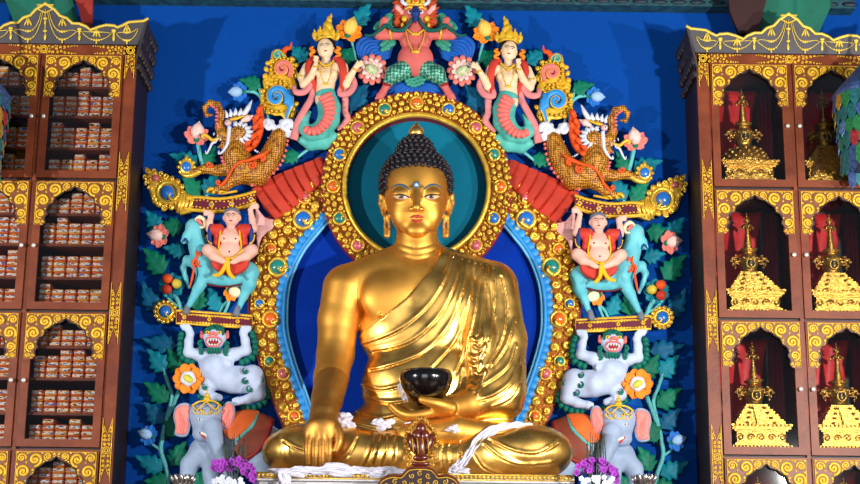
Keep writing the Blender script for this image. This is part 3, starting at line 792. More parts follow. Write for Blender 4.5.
def carve3(mb, circles, z, k0=0, thick=.29, ball=True):
    """plump gilded volutes"""
    for k, (cx, cy, r) in enumerate(circles):
        if r < 1.5: mb.ell((cx, cy, z), (r*.95, r*.95, r*.9), 7, 5); continue
        S = spiral(cx, cy, r*(1-thick), 1.35 if r > 2.4 else .95, rng.random()*6.28, 1 if k % 2 else -1, 15 if r > 2.4 else 9, .22); m = len(S)
        pts = [(a, b, z+r*.30*math.sin(PI*i/(m-1)*.8)) for i, (a, b) in enumerate(S)]
        mb.tube(pts, [r*thick*1.1, r*thick*1.15, r*thick*.8], 6, flat=1.1); mb.ell((S[-1][0], S[-1][1], z+r*.25), r*thick*1.6, 7, 5)
def jewel(parent, fr, x, y, r, col, z, ang):
    mb = MB(); mb.tube([(x+r*1.12*math.cos(a), y+r*1.12*math.sin(a), z) for a in np.linspace(0, 2*PI, 21)[:-1]], r*.26, 6, closed=True)
    q = [(x+r*1.1*math.cos(ang-.9), y+r*1.1*math.sin(ang-.9), z+r*.3), (x+r*.85*math.cos(ang), y+r*.85*math.sin(ang), z+r*.6), (x+r*.45*math.cos(ang+.35), y+r*.45*math.sin(ang+.35), z+r*.95)]
    mb.tube(cr(q, 4), [r*.32, r*.3, r*.12], 6); mb.ell(q[-1], r*.22, 7, 5)
    s = mb.build('jewel_setting', GILT, parent, fr); j = MB().ell((x, y, z), (r, r, r*.75), 16, 10).build('jewel', JC[col], s, fr); j['label'] = f'{col} round jewel'
# --- outer aureole
AO = cr([(330, 172), (317, 175), (300, 186), (284, 203), (268, 230), (257, 255), (251, 280), (250, 310), (252, 330), (260, 362), (271, 395), (283, 424), (292, 450)], 4)
AI = cr([(330, 208), (318, 220), (308.5, 231), (298, 244), (290, 258), (284, 273), (280, 288), (278, 310), (279, 335), (286.5, 365), (296, 392), (306, 420), (316, 450)], 4)
FA = Frame(8, 414.5, 470)
aur = thing('aureole', 'large gilded body aureole with jewels and blue petal border behind the golden Buddha', 'halo', FA)
def both(mb_fn):
    for s in (0, 1): mb_fn(lambda x: x if not s else 2*CXW-x)
mid = lambda x, y, s: (x if not s else 2*CXW-x+(-.0), y)
for s in (0, 1):
    X = (lambda x: x) if not s else (lambda x: 2*CXW-x)
    ry = lambda y, s=s: y+(3.0 if s else 0)*0
    poly = [(X(a), b) for a, b in AO]+[(X(a), b) for a, b in AI[::-1]]
    MB().prism([(X(a-2), b-1) for a, b in AO]+[(X(a), b) for a, b in AI[::-1]], -7, 2).build('red_ground', REDB, aur, FA, False)
    MB().prism([(X(a+.5), b) for a, b in AO]+[(X(a), b) for a, b in AI[::-1]], 2, 3).build('gilt_ground', mat('gilt_ground', (150, 82, 26), .4, .7, .2, 30), aur, FA, False)
    jw = [(305, 199, 5, 'pink', 1.2), (303.5, 220.5, 8, 'blue', .9), (270.5, 250, 4.8, 'orange', 1.6), (278, 268, 7.6, 'teal', .8), (260, 304.5, 4.2, 'blue', 1.2), (271, 320, 6.6, 'orange', 1.0), (270, 362, 4.6, 'teal', 1.1), (284, 374.5, 5.2, 'pink', -.3), (294.5, 417, 5, 'orange', 1.3)]
    poly2 = poly
    cs = pack(poly2, 6.2, .8, .7, [(X(x), y, r*1.5) for x, y, r, _, _ in jw]+[(416.5, 187, 93)], 420)
    g = MB(); carve3(g, cs, 3.4)
    for x, y, r, c, a in jw:                      # flame shaped surround of each jewel
        for q in range(7):
            t = q/6*PI*1.5+PI*.75; rr = r*1.62
            g.ell((X(x)+rr*math.cos(t), y+rr*math.sin(t), 3.5), (r*.34, r*.34, r*.34), 7, 5)
    g.build('gilt_volutes', GILT, aur, FA)
    for x, y, r, c, a in jw: jewel(aur, FA, X(x), y, r, c, 5.0, a if not s else PI-a)
    # petal border: short rounded petals plus a smooth light band
    L = np.concatenate([[0], np.cumsum(np.hypot(*np.diff(AI, axis=0).T))]); g = MB(); nP = int(L[-1]/7.6)
    for k in range(nP):
        u = (k+.5)/nP*L[-1]; x = np.interp(u, L, AI[:, 0]); y = np.interp(u, L, AI[:, 1]); x2 = np.interp(u+.5, L, AI[:, 0]); y2 = np.interp(u+.5, L, AI[:, 1]); a = math.atan2(y2-y, x2-x)
        nx, ny = -math.sin(a), math.cos(a)
        if nx < 0: nx, ny = -nx, -ny
        g.ell((X(x+nx*2.6), y+ny*2.6, 3.5), (4.4, 5.2, 2.4), 12, 8, rot=(a if not s else PI-a))
    g.build('petal_border', PETAL, aur, FA)
    tn = np.gradient(AI, axis=0); tn /= np.linalg.norm(tn, axis=1)[:, None]; nn = np.stack([-tn[:, 1], tn[:, 0]], 1); nn[nn[:, 0] < 0] *= -1
    inner = AI+nn*6.6; in2 = AI+nn*10.2
    MB().tube([(X(a), b, 4.5) for a, b in AI+nn*6.4], 2.1, 8).build('petal_rim', PETAL, aur, FA)
    MB().tube([(X(a), b, 2.5) for a, b in in2-nn*1.2], 1.9, 8).build('light_rim', PETAL2, aur, FA)
pin = [(a, b) for a, b in AI]+[(2*CXW-a, b) for a, b in AI[::-1]]
MB().prism(pin, -6, -4).build('blue_panel', PANEL, aur, FA, False)
# --- red pleated canopy that runs over each shoulder of the aureole
PLEAT = mat('pleated_red', (196, 62, 44), .55, 0, .12, 6)
PINKL = mat('pink_lining', (226, 168, 164), .6)
def canopy():
    fr = Frame(9, 290, 205)
    t = thing('pleated_canopy', 'red pleated drape curving over the left shoulder of the aureole', 'drape', fr, 'red pleated drapes of the altar')
    top = cr([(322, 157), (300, 166), (276, 176), (252, 190)], 9); bot = cr([(333, 177), (313, 192), (296, 207), (276, 221)], 9)
    n = len(top); V = []; nu = 7
    nk = 84
    for i in range(nk+1):
        u = i/nk*(n-1); i0 = min(int(u), n-2); f = u-i0; a = top[i0]*(1-f)+top[i0+1]*f; b = bot[i0]*(1-f)+bot[i0+1]*f
        ph = i/nk*7; w = abs((ph % 1)); zz = 2+6*(w**.6)
        for j in range(nu+1):
            v = j/nu; V.append((a[0]*(1-v)+b[0]*v-6*math.sin(v*PI)*.25, a[1]*(1-v)+b[1]*v, zz*(.5+.8*v)+3*math.sin(v*PI)))
    w_ = nu+1; Fc = [(i*w_+j, (i+1)*w_+j, (i+1)*w_+j+1, i*w_+j+1) for i in range(nk) for j in range(nu)]
    m = len(V); V2 = V+[(x, y, -6) for x, y, z in V]
    Fc2 = Fc+[tuple(k+m for k in f[::-1]) for f in Fc]
    for i in range(nk): 
        for j in (0, nu): Fc2.append((i*w_+j, (i+1)*w_+j, (i+1)*w_+j+m, i*w_+j+m))
    for j in range(nu):
        for i in (0, nk): Fc2.append((i*w_+j, i*w_+j+1, i*w_+j+1+m, i*w_+j+m))
    MB().add(V2, Fc2).build('pleats', PLEAT, t, fr, False)
    MB().prism(cr([(256, 208), (265, 218), (276, 221), (272, 230), (262, 238), (258, 250), (256, 230)], 3, True), -4, 4, bev=1).build('lining', PINKL, t, fr)
    MB().prism([(332, 172), (334, 182), (300, 206), (284, 222), (268, 250), (258, 262), (252, 262), (256, 240), (270, 214), (292, 198)], -6, 1).build('dark_red_edge', REDB, t, fr, False)
    return t
cpy = canopy(); mirror(cpy, 'red pleated drape curving over the right shoulder of the aureole')
# --- nimbus
FN = Frame(20, 416.5, 187); NC = (416.5, 187)
nim = thing('nimbus', 'round gilded halo ring with coloured jewels behind the head of the golden Buddha', 'halo', FN)
MB().prism([(NC[0]+73*math.cos(a), NC[1]+73*math.sin(a)) for a in np.linspace(0, 2*PI, 73)[:-1]], -14, -12).build('teal_disc', mat('nimbus_teal', (0, 106, 134), .7, 0, .06, 4, spec=.15), nim, FN, False)
def ring(mb, r0, r1, z0, z1, n=90):
    V = []; 
    for r, z in ((r0, z0), (r1, z0), (r1, z1), (r0, z1)): V += [(NC[0]+r*math.cos(2*PI*i/n), NC[1]+r*math.sin(2*PI*i/n), z) for i in range(n)]
    return mb.add(V, [(k*n+i, k*n+(i+1) % n, ((k+1) % 4)*n+(i+1) % n, ((k+1) % 4)*n+i) for k in range(4) for i in range(n)])
ring(MB(), 69.5, 95.5, -14, 0).build('red_ground', REDB, nim, FN, False)
ring(MB(), 73, 93.5, 0, 1).build('gilt_ground', mat('gilt_ground', (196, 120, 40)), nim, FN, False)
g = MB(); g.tube([(NC[0]+72*math.cos(a), NC[1]+72*math.sin(a), 1) for a in np.linspace(0, 2*PI, 91)[:-1]], 2.7, 8, closed=True, flat=.9)
g.build('plain_rim', GILT, nim, FN)
cols = ['orange', 'blue', 'pink', 'teal', 'orange', 'blue', 'pink', 'teal', 'orange', 'teal', 'pink', 'teal', 'orange', 'blue', 'pink', 'teal']
jp = []
for k in range(16):
    a = -PI/2+k*PI/8; jp.append((NC[0]+83.2*math.cos(a), NC[1]+83.2*math.sin(a), 5.4, cols[k], a+PI))
cs = pack(None, 3.4, .8, .55, [(x, y, r*1.35) for x, y, r, _, _ in jp], 900, fn=lambda x, y: np.minimum(np.hypot(x-NC[0], y-NC[1])-75, 94-np.hypot(x-NC[0], y-NC[1])), bounds=((320, 91), (513, 284)))
g = MB(); carve3(g, cs, 1.4)
for k in range(64):
    a = 2*PI*k/64; g.ell((NC[0]+93.5*math.cos(a), NC[1]+93.5*math.sin(a), 1.5), (2.1, 2.1, 2), 7, 5)
g.build('gilt_volutes', GILT, nim, FN)
for x, y, r, c, a in jp: jewel(nim, FN, x, y, r, c, 2.6, a)
# ================================================================== the golden Buddha
D0 = 60
def P(x, y, dd=0.0):
    a, b = fix(x, y, dd, D0); return (float(a), float(b), float(dd))
SEATY = P(330, 473, 78)[1]                  # frame height of the seat
FB = Frame(D0, 414.5, SEATY)
bud = thing('buddha_statue', 'large golden seated Buddha holding a black bowl, one hand reaching down over the shin', 'statue', FB)
def torso(S, g=0.0):
    S.ell(P(417, 292, 0), (64+g, 40+g, 28+g)); S.ell(P(420, 330, 2), (60+g, 45+g, 29+g)); S.ell(P(422, 385, 4), (58+g, 52+g, 32+g)); S.ell(P(424, 420, 4), (66+g, 30+g, 34+g))
    S.cone(P(348, 285, -2), P(395, 270, 0), 20.5+g, 21+g, 6); S.cone(P(490, 285, -2), P(440, 270, 0), 21+g, 21+g, 6)
    S.ell(P(388, 298, 20), (27+g, 22+g, 12+g), k=10); S.ell(P(446, 298, 20), (27+g, 22+g, 12+g), k=10)
S = SDF(4)
torso(S)
S.cone(P(417, 228, 2), P(417, 256, 0), 20, 21.5, 3); S.cone(P(417, 254, -2), P(372, 272, -3), 17, 14, 8); S.cone(P(417, 254, -2), P(462, 272, -3), 17, 14, 8)
# right arm of the statue (left in the picture), hanging down over the shin
S.chain([P(345, 289, 0), P(338.5, 320, 3), P(335.5, 355, 10), P(331, 378, 28)], [22.5, 20.3, 18.3, 16.8], k=4)
S.chain([P(331, 378, 28), P(327, 400, 50), P(324, 416, 66)], [16.8, 14.5, 12.8], k=4)
S.crease([], 1) if False else None
SB = S
# left arm (under the robe) and calf
S.chain([P(494, 290, 0), P(502, 340, 4), P(500, 392, 12), P(470, 404, 36), P(452, 408, 54)], [21, 20, 20, 15, 11.5], k=5)
S.chain([P(500, 437, 50), P(455, 431, 62), P(408, 436, 64)], [13, 14, 12], k=3)
S.solve(1.15)
def cfix(S, pts):
    out = []
    S.front(0, 0)
    for x, y in pts:
        q = (x, y)
        for _ in range(3):
            z = S.front(q[0], q[1])
            if z is None: break
            q = P(x, y, z)[:2]
        out.append(q)
    return out
def crease(S, pts, r, off=0.0, k=1.0, op='s', n=6): S.crease(cfix(S, cr(pts, 3)), r, off, k, op, 2)
for q in ([(399, 243), (417, 247.5), (436, 243)], [(399, 249.5), (417, 254), (436, 249.5)], [(401, 256), (417, 259.5), (435, 256)]): crease(S, q, .8, .2, 1.2)
n_ = S.front(*P(380.5, 315, 28)[:2])
S.p.clear(); q = P(380.5, 315, n_ or 30); S.ell(q, 2.2, k=1); S._apply(S.p.pop())
# --- hands as separate implicit pieces, joined into the same body mesh
H = SDF(2.2)
for pts, r in (([(309, 434, 79), (307.6, 450, 83), (308.2, 463.5, 80)], (4.0, 3.0)), ([(315.4, 436, 81), (314.6, 452, 85), (314.8, 466.5, 81)], (4.1, 3.1)),
               ([(322, 436, 82), (321.8, 452, 86), (321.6, 467.5, 82)], (4.2, 3.2)), ([(328.6, 434, 80), (328.9, 450, 84.5), (328.2, 463.5, 80.5)], (4.1, 3.1))):
    C_ = cr(pts, 4); H.rchain([P(*p) for p in C_], [r[0], (r[0]+r[1])/2, r[1]], k=.5)
H.chain([P(331, 382, 33), P(327, 400, 50), P(324, 414, 65)], [16.9, 15, 13.1], k=3)
H.cone(P(324, 414, 64), P(323, 428, 76), 12.8, 14.8, 4, fl=.75)
H.ell(P(320.5, 431, 77), (16.4, 14, 7.5), k=3.5)
H.rchain([P(*p) for p in cr([(330, 420, 74), (337.5, 430, 80), (339, 441, 84), (335.6, 450.5, 85)], 3)], [6.5, 5, 4.2, 3.2], k=1.0)
H.solve(.7); V1, Q1 = H.mesh()
G = SDF(1.8)
G.cone(P(470, 404, 36), P(448, 409, 56), 14, 10.5, 3)
G.ell(P(440, 411, 60), (15, 7.5, 15), k=4)
for pts, r in (([(433, 412, 68), (414, 415.5, 70), (401, 412.5, 66), (391, 404.5, 62)], (5.2, 2.7)), ([(433, 413.5, 62), (412, 418, 60), (399, 414, 58), (390.5, 407, 54)], (5.3, 2.8)),
               ([(433, 413.5, 54), (413, 418, 50), (401, 414.5, 47), (393, 407, 44)], (5.3, 2.8)), ([(433, 412, 47), (415, 415, 42), (405, 411, 40), (398, 406, 38)], (4.8, 2.6))):
    G.rchain([P(*p) for p in cr(pts, 4)], [r[0], r[0]*.85, r[0]*.7, r[1]], k=1)
G.rchain([P(*p) for p in cr([(450, 408, 66), (440, 404.5, 74), (430, 402, 77), (421.5, 399.5, 77)], 4)], [7.5, 5.6, 4.4, 3.4], k=2.5)
G.solve(.8); V2, Q2 = G.mesh()
# --- head
HD = SDF(3)
HD.ell(P(416.5, 196, 2), (31, 40, 32)); HD.ell(P(416.5, 184, -2), (33, 33, 34), k=4); HD.ell(P(416.5, 226, 12), (18, 12, 13), k=9)
HD.ell(P(403, 214, 17), (11, 13, 10), k=9); HD.ell(P(430, 214, 17), (11, 13, 10), k=9)
HD.cone(P(417, 226, -2), P(417, 250, -2), 19.5, 20.5, 4)
HD.ell(P(400, 196, 37.5), (9.5, 5, 4.2), k=6, op='s'); HD.ell(P(433, 196, 37.5), (9.5, 5, 4.2), k=6, op='s')
HD.ell(P(401, 194.8, 27.4), (9.5, 6.4, 6), k=3); HD.ell(P(432, 194.8, 27.4), (9.5, 6.4, 6), k=3)
HD.cone(P(416.5, 186, 31), P(416.5, 207.5, 40), 3.2, 4.2, 3); HD.ell(P(411.8, 209.3, 37.5), (3.4, 2.8, 3.6), k=1.2); HD.ell(P(421.2, 209.3, 37.5), (3.4, 2.8, 3.6), k=1.2)
HD.cone(P(411.5, 189, 33), P(413.2, 199, 34.5), .8, .8, 4); HD.cone(P(421.5, 189, 33), P(419.8, 199, 34.5), .8, .8, 4)
HD.ell(P(416.8, 231, 24), (9, 6, 6), k=8)
for s in (-1, 1):
    e = lambda x, y, z: P(416.5+s*x, y, z)
    HD.chain([e(30.5, 199, -2), e(35.5, 195, -6), e(36, 203, -6), e(33.5, 212, -3), e(31, 218, 0)], [2, 2.2, 2.3, 2, 2], k=1.2)
    HD.ell(e(32, 206, -4), (3.2, 9, 3), k=1.5); HD.ell(e(33.6, 203, .5), (1.6, 5, 2), k=.8, op='s')
    HD.chain([e(31, 216, 0), e(31.5, 226, 1), e(30.2, 235.5, 2)], [1.8, 1.4, 2.5], k=1); HD.chain([e(28.6, 216, 1), e(27.2, 226, 2), e(28.4, 236, 2)], [1.8, 1.3, 2.3], k=1)
HD.solve(.62)
HD2 = lambda pts, r, off, k: HD.crease(cfix(HD, cr(pts, 3)), r, off, k, 's', 2)
HD2([(409.5, 214.2), (413.5, 213), (416.8, 214), (420, 213), (424, 214.2)], .01, 0, .1)
V3, Q3 = HD.mesh()
def shade_join(parts):
    V = []; Q = []; n = 0
    for v, q in parts: V.append(v); Q.append(q+n); n += len(v)
    return np.concatenate(V), np.concatenate(Q)
def rlx(V, Q, it=2):
    for _ in range(it):
        A = np.zeros_like(V); c = np.zeros(len(V))
        for k in range(4):
            np.add.at(A, Q[:, k], V[Q[:, (k+1) % 4]]); np.add.at(c, Q[:, k], 1); np.add.at(A, Q[:, k], V[Q[:, (k+3) % 4]]); np.add.at(c, Q[:, k], 1)
        V = .4*V+.6*A/np.maximum(c, 1)[:, None]
    return V
V1, V2, V3 = rlx(V1, Q1), rlx(V2, Q2), rlx(V3, Q3, 1)
ev, eq = shade_join([(V2, Q2), (V3, Q3)])
body = S.build('body', SKIN, bud, FB, extra=(ev, eq[:, ::-1]), relax=2, solved=True)
def raw(name, V, Q, m, parent, fr): 
    o = link_mesh(name, fr(V), Q[:, ::-1].tolist(), m, parent, True); return o
raw('lowered_hand', V1, Q1, HANDG, bud, FB)['label'] = 'darker aged gold hand hanging over the shin'
# forearm cuff of aged gold
# --- face paint
def surf(x, y, up=.3):
    q = (x, y); z = None
    for _ in range(4):
        z2 = HD.front(q[0], q[1])
        if z2 is None: break
        z = z2; q = P(x, y, z)[:2]
    return (q[0], q[1], (z or 30)+up)
EYEW = mat('eye_white', (225, 222, 215), .3); IRIS = mat('iris_brown', (110, 56, 22), .3); BLUEL = mat('brow_blue', (28, 84, 120), .5); DKL = mat('lash_dark', (40, 30, 30), .5); LIP = mat('lip_red', (176, 62, 40), .4, .2)
for s in (-1, 1):
    X = lambda x: 416.5+s*x
    pts = [(7.2, 197.6), (11, 195.6), (15.5, 194.9), (20, 194.9), (24, 195.2)]; low = [(24, 195.2), (20, 198.2), (15.5, 199.2), (11, 198.8), (7.2, 197.6)]
    up_ = cr(pts, 3); lo_ = cr(low, 3)
    poly = [surf(X(a), b, .35) for a, b in list(up_)+list(lo_)[1:-1]]
    cen = surf(X(15.5), 197, .7); n = len(poly); mb = MB(); back = [(p[0], p[1], p[2]-1.2) for p in poly]
    mb.add(poly+[cen]+back, [(i, (i+1) % n, n) for i in range(n)]+[(i, (i+1) % n, n+1+(i+1) % n, n+1+i) for i in range(n)]+[tuple(n+1+i for i in range(n))]); ew = mb.build('eye', EYEW, bud, FB)
    ir = MB(); c = surf(X(15), 197.2, .3); ir.ell(c, (2.7, 1.6, .9), 12, 7); ir.build('iris', IRIS, ew, FB); pu = MB(); pu.ell((c[0], c[1]-.2, c[2]+.5), (1.2, 1.2, .6), 8, 5); pu.build('pupil', DKL, ew, FB)
    MB().tube([surf(X(a), b, .35) for a, b in up_], [.5, 1.05, .5], 6).build('lash_line', DKL, ew, FB)
    MB().tube([surf(X(a), b, .3) for a, b in cr([(7.3, 190.2), (9.5, 187.4), (13, 185.4), (17.5, 184.6), (21, 185.5), (25.2, 187.8)], 4)], [.5, 1.15, .4], 6, flat=.6).build('eyebrow', BLUEL, bud, FB)
u = MB(); c = surf(416.3, 185, -.2); u.ell(c, (3.4, 3.4, 1.8), 14, 8); ur = u.build('urna', mat('urna_blue', (60, 110, 160), .3), bud, FB); MB().ell((c[0], c[1], c[2]+.8), (1.9, 1.9, 1.4), 10, 6).build('urna_pearl', mat('pearl', (205, 215, 225), .25), ur, FB)
LP = SDF(.8)
m1 = surf(416.8, 218.1, .0)
LP.chain([surf(408.3, 217.7, -.8), surf(412.5, 216.8, .3), surf(415, 216.2, .7), surf(416.8, 216.9, .5)], [.5, 1.0, 1.25, 1.1]); LP.chain([surf(425.3, 217.7, -.8), surf(421, 216.8, .3), surf(418.6, 216.2, .7), surf(416.8, 216.9, .5)], [.5, 1.0, 1.25, 1.1])
LP.chain([surf(410.5, 219.2, -.6), surf(414, 220.9, .3), surf(416.8, 221.3, .5), surf(419.6, 220.9, .3), surf(423, 219.2, -.6)], [.6, 1.2, 1.4, 1.2, .6], k=.8)
LP.build('lips', LIP, bud, FB, .4)
# --- hair of tight snail curls
HAIR = mat('hair_black', (34, 30, 38), .38, 0, .15, 20)
hb = MB(); hc = P(416, 184, -4); uc = P(415.5, 156, -4)
hb.ell(hc, (34.5, 33, 36.5), 28, 18)if False else None
cap = SDF(4); cap.ell(hc, (35, 34, 36)); cap.ell(uc, (18.5, 19, 19), k=4)
facepoly = cr([(386.5, 200), (386.5, 190), (387.5, 177), (391, 170.5), (400, 168.3), (416.5, 167.6), (433, 168.3), (442.5, 170.5), (446, 177), (447, 190), (447, 200), (446, 215), (388, 215)], 2, True)
fp = np.array([P(a, b, 24)[:2] for a, b in facepoly]); cap.poly(fp, 45, 46, 2, k=1, op='s'); cap.ell(P(416, 232, -10), (60, 36, 60), k=2, op='s'); cap.solve(.9); Vc, Qc = cap.mesh(); 
hb.add(Vc, [tuple(q[::-1]) for q in Qc.tolist()])
def inface(p):
    sx, sy = proj(*(FB([p])[0]+FB.org)); return p[2] > -2 and bool(inside(facepoly, sx, sy))
for c, R, n in ((hc, (35.6, 34.6, 36.6), 560), (uc, (19, 19.4, 19.6), 190)):
    rows = int(math.sqrt(n)*.8)
    for j in range(rows):
        th = PI*(j+.5)/rows; ny = max(1, int(2*rows*math.sin(th)))
        for i in range(ny):
            a = 2*PI*(i+.5*(j % 2))/ny; p = (c[0]+R[0]*math.sin(th)*math.cos(a), c[1]-R[1]*math.cos(th), c[2]+R[2]*math.sin(th)*math.sin(a))
            if p[1] > P(0, 196, 0)[1]: continue
            if inface(p): continue
            if c is uc and ((p[0]-hc[0])/33)**2+((p[1]-hc[1])/32)**2+((p[2]-hc[2])/34)**2 < 1: continue
            if c is hc and ((p[0]-uc[0])/17)**2+((p[1]-uc[1])/17)**2+((p[2]-uc[2])/17)**2 < 1: continue
            dn = ((p[0]-c[0])/R[0], (p[1]-c[1])/R[1], (p[2]-c[2])/R[2]); hb.ell(p, (2.5, 2.4, 2.5), 7, 5); hb.ell((p[0]+dn[0]*1.8, p[1]+dn[1]*1.8, p[2]+dn[2]*1.8), 1.3, 5, 4)
hb.build('hair', HAIR, bud, FB, recalc=False)
jb = MB(); c = P(416.3, 133, -4); jb.lathe((c[0], c[1]+4, c[2]), [(3, -2), (7, 1), (8, 4), (6.6, 8), (3.5, 11), (1.2, 13.5), (.2, 15.5)], 16, axis='y'); jb.build('crown_jewel', LEAF, bud, FB)
# --- robe
Rb = SDF(5)
torso(Rb, 2.2)
cut = [P(a, b, 35)[:2] for a, b in [(441, 235), (439, 250), (428, 272), (407, 297), (383, 316), (356, 331), (335, 337), (290, 337), (290, 200), (441, 200)]]
Rb.poly(cut, 0, 80, .5, k=.6, op='s')
Rb.ell(P(417, 240, 0), (22.5, 22, 40), k=.5, op='s')
Rb.chain([P(494, 288, 0), P(503, 340, 4), P(501, 390, 12)], [24.5, 23, 25], k=6)
Rb.cone(P(501, 392, 12), P(474, 402, 34), 23, 17, 6); Rb.ell(P(500, 408, 10), (22, 12, 22), k=6); Rb.chain([P(474, 300, 18), P(480, 340, 22), P(482, 380, 26)], [13, 15, 15], k=8)
# legs
Rb.ell(P(306, 452, 34), (43, 27, 34), k=3); Rb.chain([P(310, 452, 38), P(350, 452, 52), P(400, 454, 58), P(430, 458, 56)], [25, 22, 21, 20], k=8); Rb.cone(P(320, 447, 12), P(390, 430, 5), 24, 26, 8)
Rb.ell(P(530, 453, 34), (42, 28, 34), k=3); Rb.chain([P(525, 452, 40), P(480, 456, 54), P(440, 458, 56)], [26, 23, 20], k=8); Rb.cone(P(515, 447, 12), P(440, 430, 5), 24, 24, 8)
Rb.ell(P(420, 455, 20), (70, 24, 40), k=6)
Rb.chain([P(492, 430, 56), P(452, 427, 66), P(405, 431, 68)], [9, 10, 8], k=2, op='s')
Rb.poly([(200, SEATY), (650, SEATY), (650, SEATY+60), (200, SEATY+60)], 30, 120, .5, k=1, op='s')
Rb.solve(.9)
def fold(pts, r=2.2, g=1.0):
    Q_ = cr(pts, 3); Q_ = cfix(Rb, Q_); Rb.crease(Q_, [r*.8, r, r*.7], -.9, 2.0, 'u', 2)
    Rb.crease([(x+1.5*.9, y+1.9) for x, y in Q_], g, .35, .8, 's', 2)
for q in ([(440, 249), (428, 273), (407, 298), (383, 317), (357, 332)],
          [(452, 256), (443, 282), (424, 309), (395, 331), (358, 345)], [(461, 258), (453, 287), (436, 318), (405, 343), (359, 352)],
          [(468, 260), (462, 290), (448, 325), (418, 354), (362, 372)], [(474, 262), (469, 300), (456, 338), (432, 366)], [(480, 263), (476, 305), (466, 345), (455, 372)],
          [(486, 264), (483, 300), (478, 335)], [(492, 267), (494, 300), (490, 330), (484, 350)], [(500, 275), (506, 305), (503, 335), (488, 365)],
          [(515, 345), (508, 365), (490, 380), (468, 392)], [(519, 362), (510, 382), (492, 395), (470, 401)], [(520, 380), (510, 397), (492, 406)],
          [(514, 320), (506, 345), (492, 365)], [(362, 384), (380, 389), (400, 385)], [(361, 396), (385, 402), (405, 400)], [(354, 412), (378, 418), (400, 414)], [(350, 422), (375, 428)],
          [(356, 436), (348, 452), (334, 463)], [(374, 434), (369, 452), (360, 469)], [(380, 434), (376, 452), (370, 470)], [(387, 434), (385, 452), (378, 470)], [(394, 436), (394, 452), (390, 470)],
          [(441, 446), (440, 458), (442, 470)], [(448, 444), (449, 458), (452, 470)], [(459, 440), (460, 455), (457, 468)],
          [(488, 438), (512, 450), (538, 452), (563, 436)], [(482, 443), (500, 457), (522, 464), (550, 462)], [(472, 452), (482, 466), (500, 473)],
          [(282, 439), (292, 446), (306, 451)], [(443, 372), (436, 392)], [(462, 368), (460, 388), (452, 398)]):
    fold(q)
# ruffled hem that hangs from the shoulder
for k in range(7):
    y = 338+k*8.5; x = 477+3*math.sin(k*1.9); crease(Rb, [(x-5, y), (x, y+3), (x+5, y-1), (x+3, y+6)], 1.9, .4, 1.2, 'u')
crease(Rb, [(470, 330), (467, 350), (470, 372), (466, 392)], 1.5, .3, 1, 'u')
Rb.build('robe', LEAF, bud, FB, solved=True, relax=2)
# --- bowl
BOW = mat('black_lacquer', (5, 4, 5), .14, 0, .1, 10, coat=1)
c = P(426, 408, 62); Fb_ = Frame(D0+62, 426, 408.0)
cb = thing('alms_bowl', 'shiny black alms bowl resting on the open hand of the golden Buddha', 'bowl', Fb_)
q = (426, 408, 0)
b = MB(); b.lathe(q, [(7, 1.5), (9, 2), (9.5, 4.5), (13, 6), (19, 11), (24, 19), (26.8, 28), (26.6, 32.5), (25, 35.5), (22.5, 36.2), (22, 34), (23.5, 30), (20, 18), (10, 9), (.5, 7)], 40, axis='y'); b.build('bowl_shell', BOW, cb, Fb_)
MB().tube([(426+24*math.cos(a), 408-35.8, 24*math.sin(a)) for a in np.linspace(0, 2*PI, 41)[:-1]], .9, 6, closed=True, up=(0, 1, 0)).build('bowl_rim', mat('rim_silver', (60, 60, 64), .2, .6), cb, Fb_)
# ================================================================== throne
TZ = WP(330, 473, 138)[2]-.006
WH = mat('white_ledge', (206, 204, 206), .5, 0, .06, 6)
fw = Wld((0, -.75, 0))
th = bpy.data.objects.new('throne', None); COL.objects.link(th); th.location = (0, -.75, 0); tag(th, 'white ledged throne with a rim of golden beads under the seated Buddha', 'throne')
yF = -1.24
MB().box(-1.2, 1.22, yF, -.03, TZ-.06, TZ-.002).build('top_slab', WH, th, fw, False)
MB().box(-1.15, 1.17, yF+.05, -.03, 0, TZ-.06).build('pedestal', WH, th, fw, False)
g = MB()
for k in range(74): g.ell((-1.185+k*.0325, yF-.008, TZ-.022), (.0145, .014, .0145), 8, 5)
g.build('bead_rim', GILT, th, fw)
g = MB(); g.tube([(-1.2, yF-.006, TZ-.003), (1.22, yF-.006, TZ-.003)], .006, 6); g.tube([(-1.2, yF-.006, TZ-.042), (1.22, yF-.006, TZ-.042)], .005, 6); g.build('gold_fillet', GILT, th, fw)
# ================================================================== white silk scarves
SILK = mat('white_silk', (214, 212, 226), .5, 0, .05, 12, .15, 40)
def ribbon(name, label, d0, pts, w, group=None, seed=1, folds=3.0, thick=1.2):
    fr = Frame(d0, pts[0][0], pts[0][1]); r_ = random.Random(seed)
    C3 = cr([P3 for P3 in pts], 10); n = len(C3); ws = np.interp(np.linspace(0, 1, n), np.linspace(0, 1, len(w)), w); nv = 14; V = []
    T = np.gradient(C3[:, :2], axis=0); T /= np.linalg.norm(T, axis=1)[:, None]+1e-9
    ph = r_.random()*6
    for i in range(n):
        for j in range(nv+1):
            v = j/nv-.5; off = ws[i]*v; zz = C3[i][2]+thick*math.sin(v*folds*2*PI+ph+i*.13)+thick*.5*math.sin(i*.45+v*9)
            V.append((C3[i][0]-T[i][1]*off+.6*math.sin(i*.6+j), C3[i][1]+T[i][0]*off+.5*math.sin(i*.8+j*.7), zz))
    wn = nv+1; Fc = [(i*wn+j, (i+1)*wn+j, (i+1)*wn+j+1, i*wn+j+1) for i in range(n-1) for j in range(nv)]
    mb = MB(); mb.add(V, Fc); o = mb.build(name, SILK, fr=fr); sm = o.modifiers.new('t', 'SOLIDIFY'); sm.thickness = .006
    return tag(o, label, 'scarf', group)
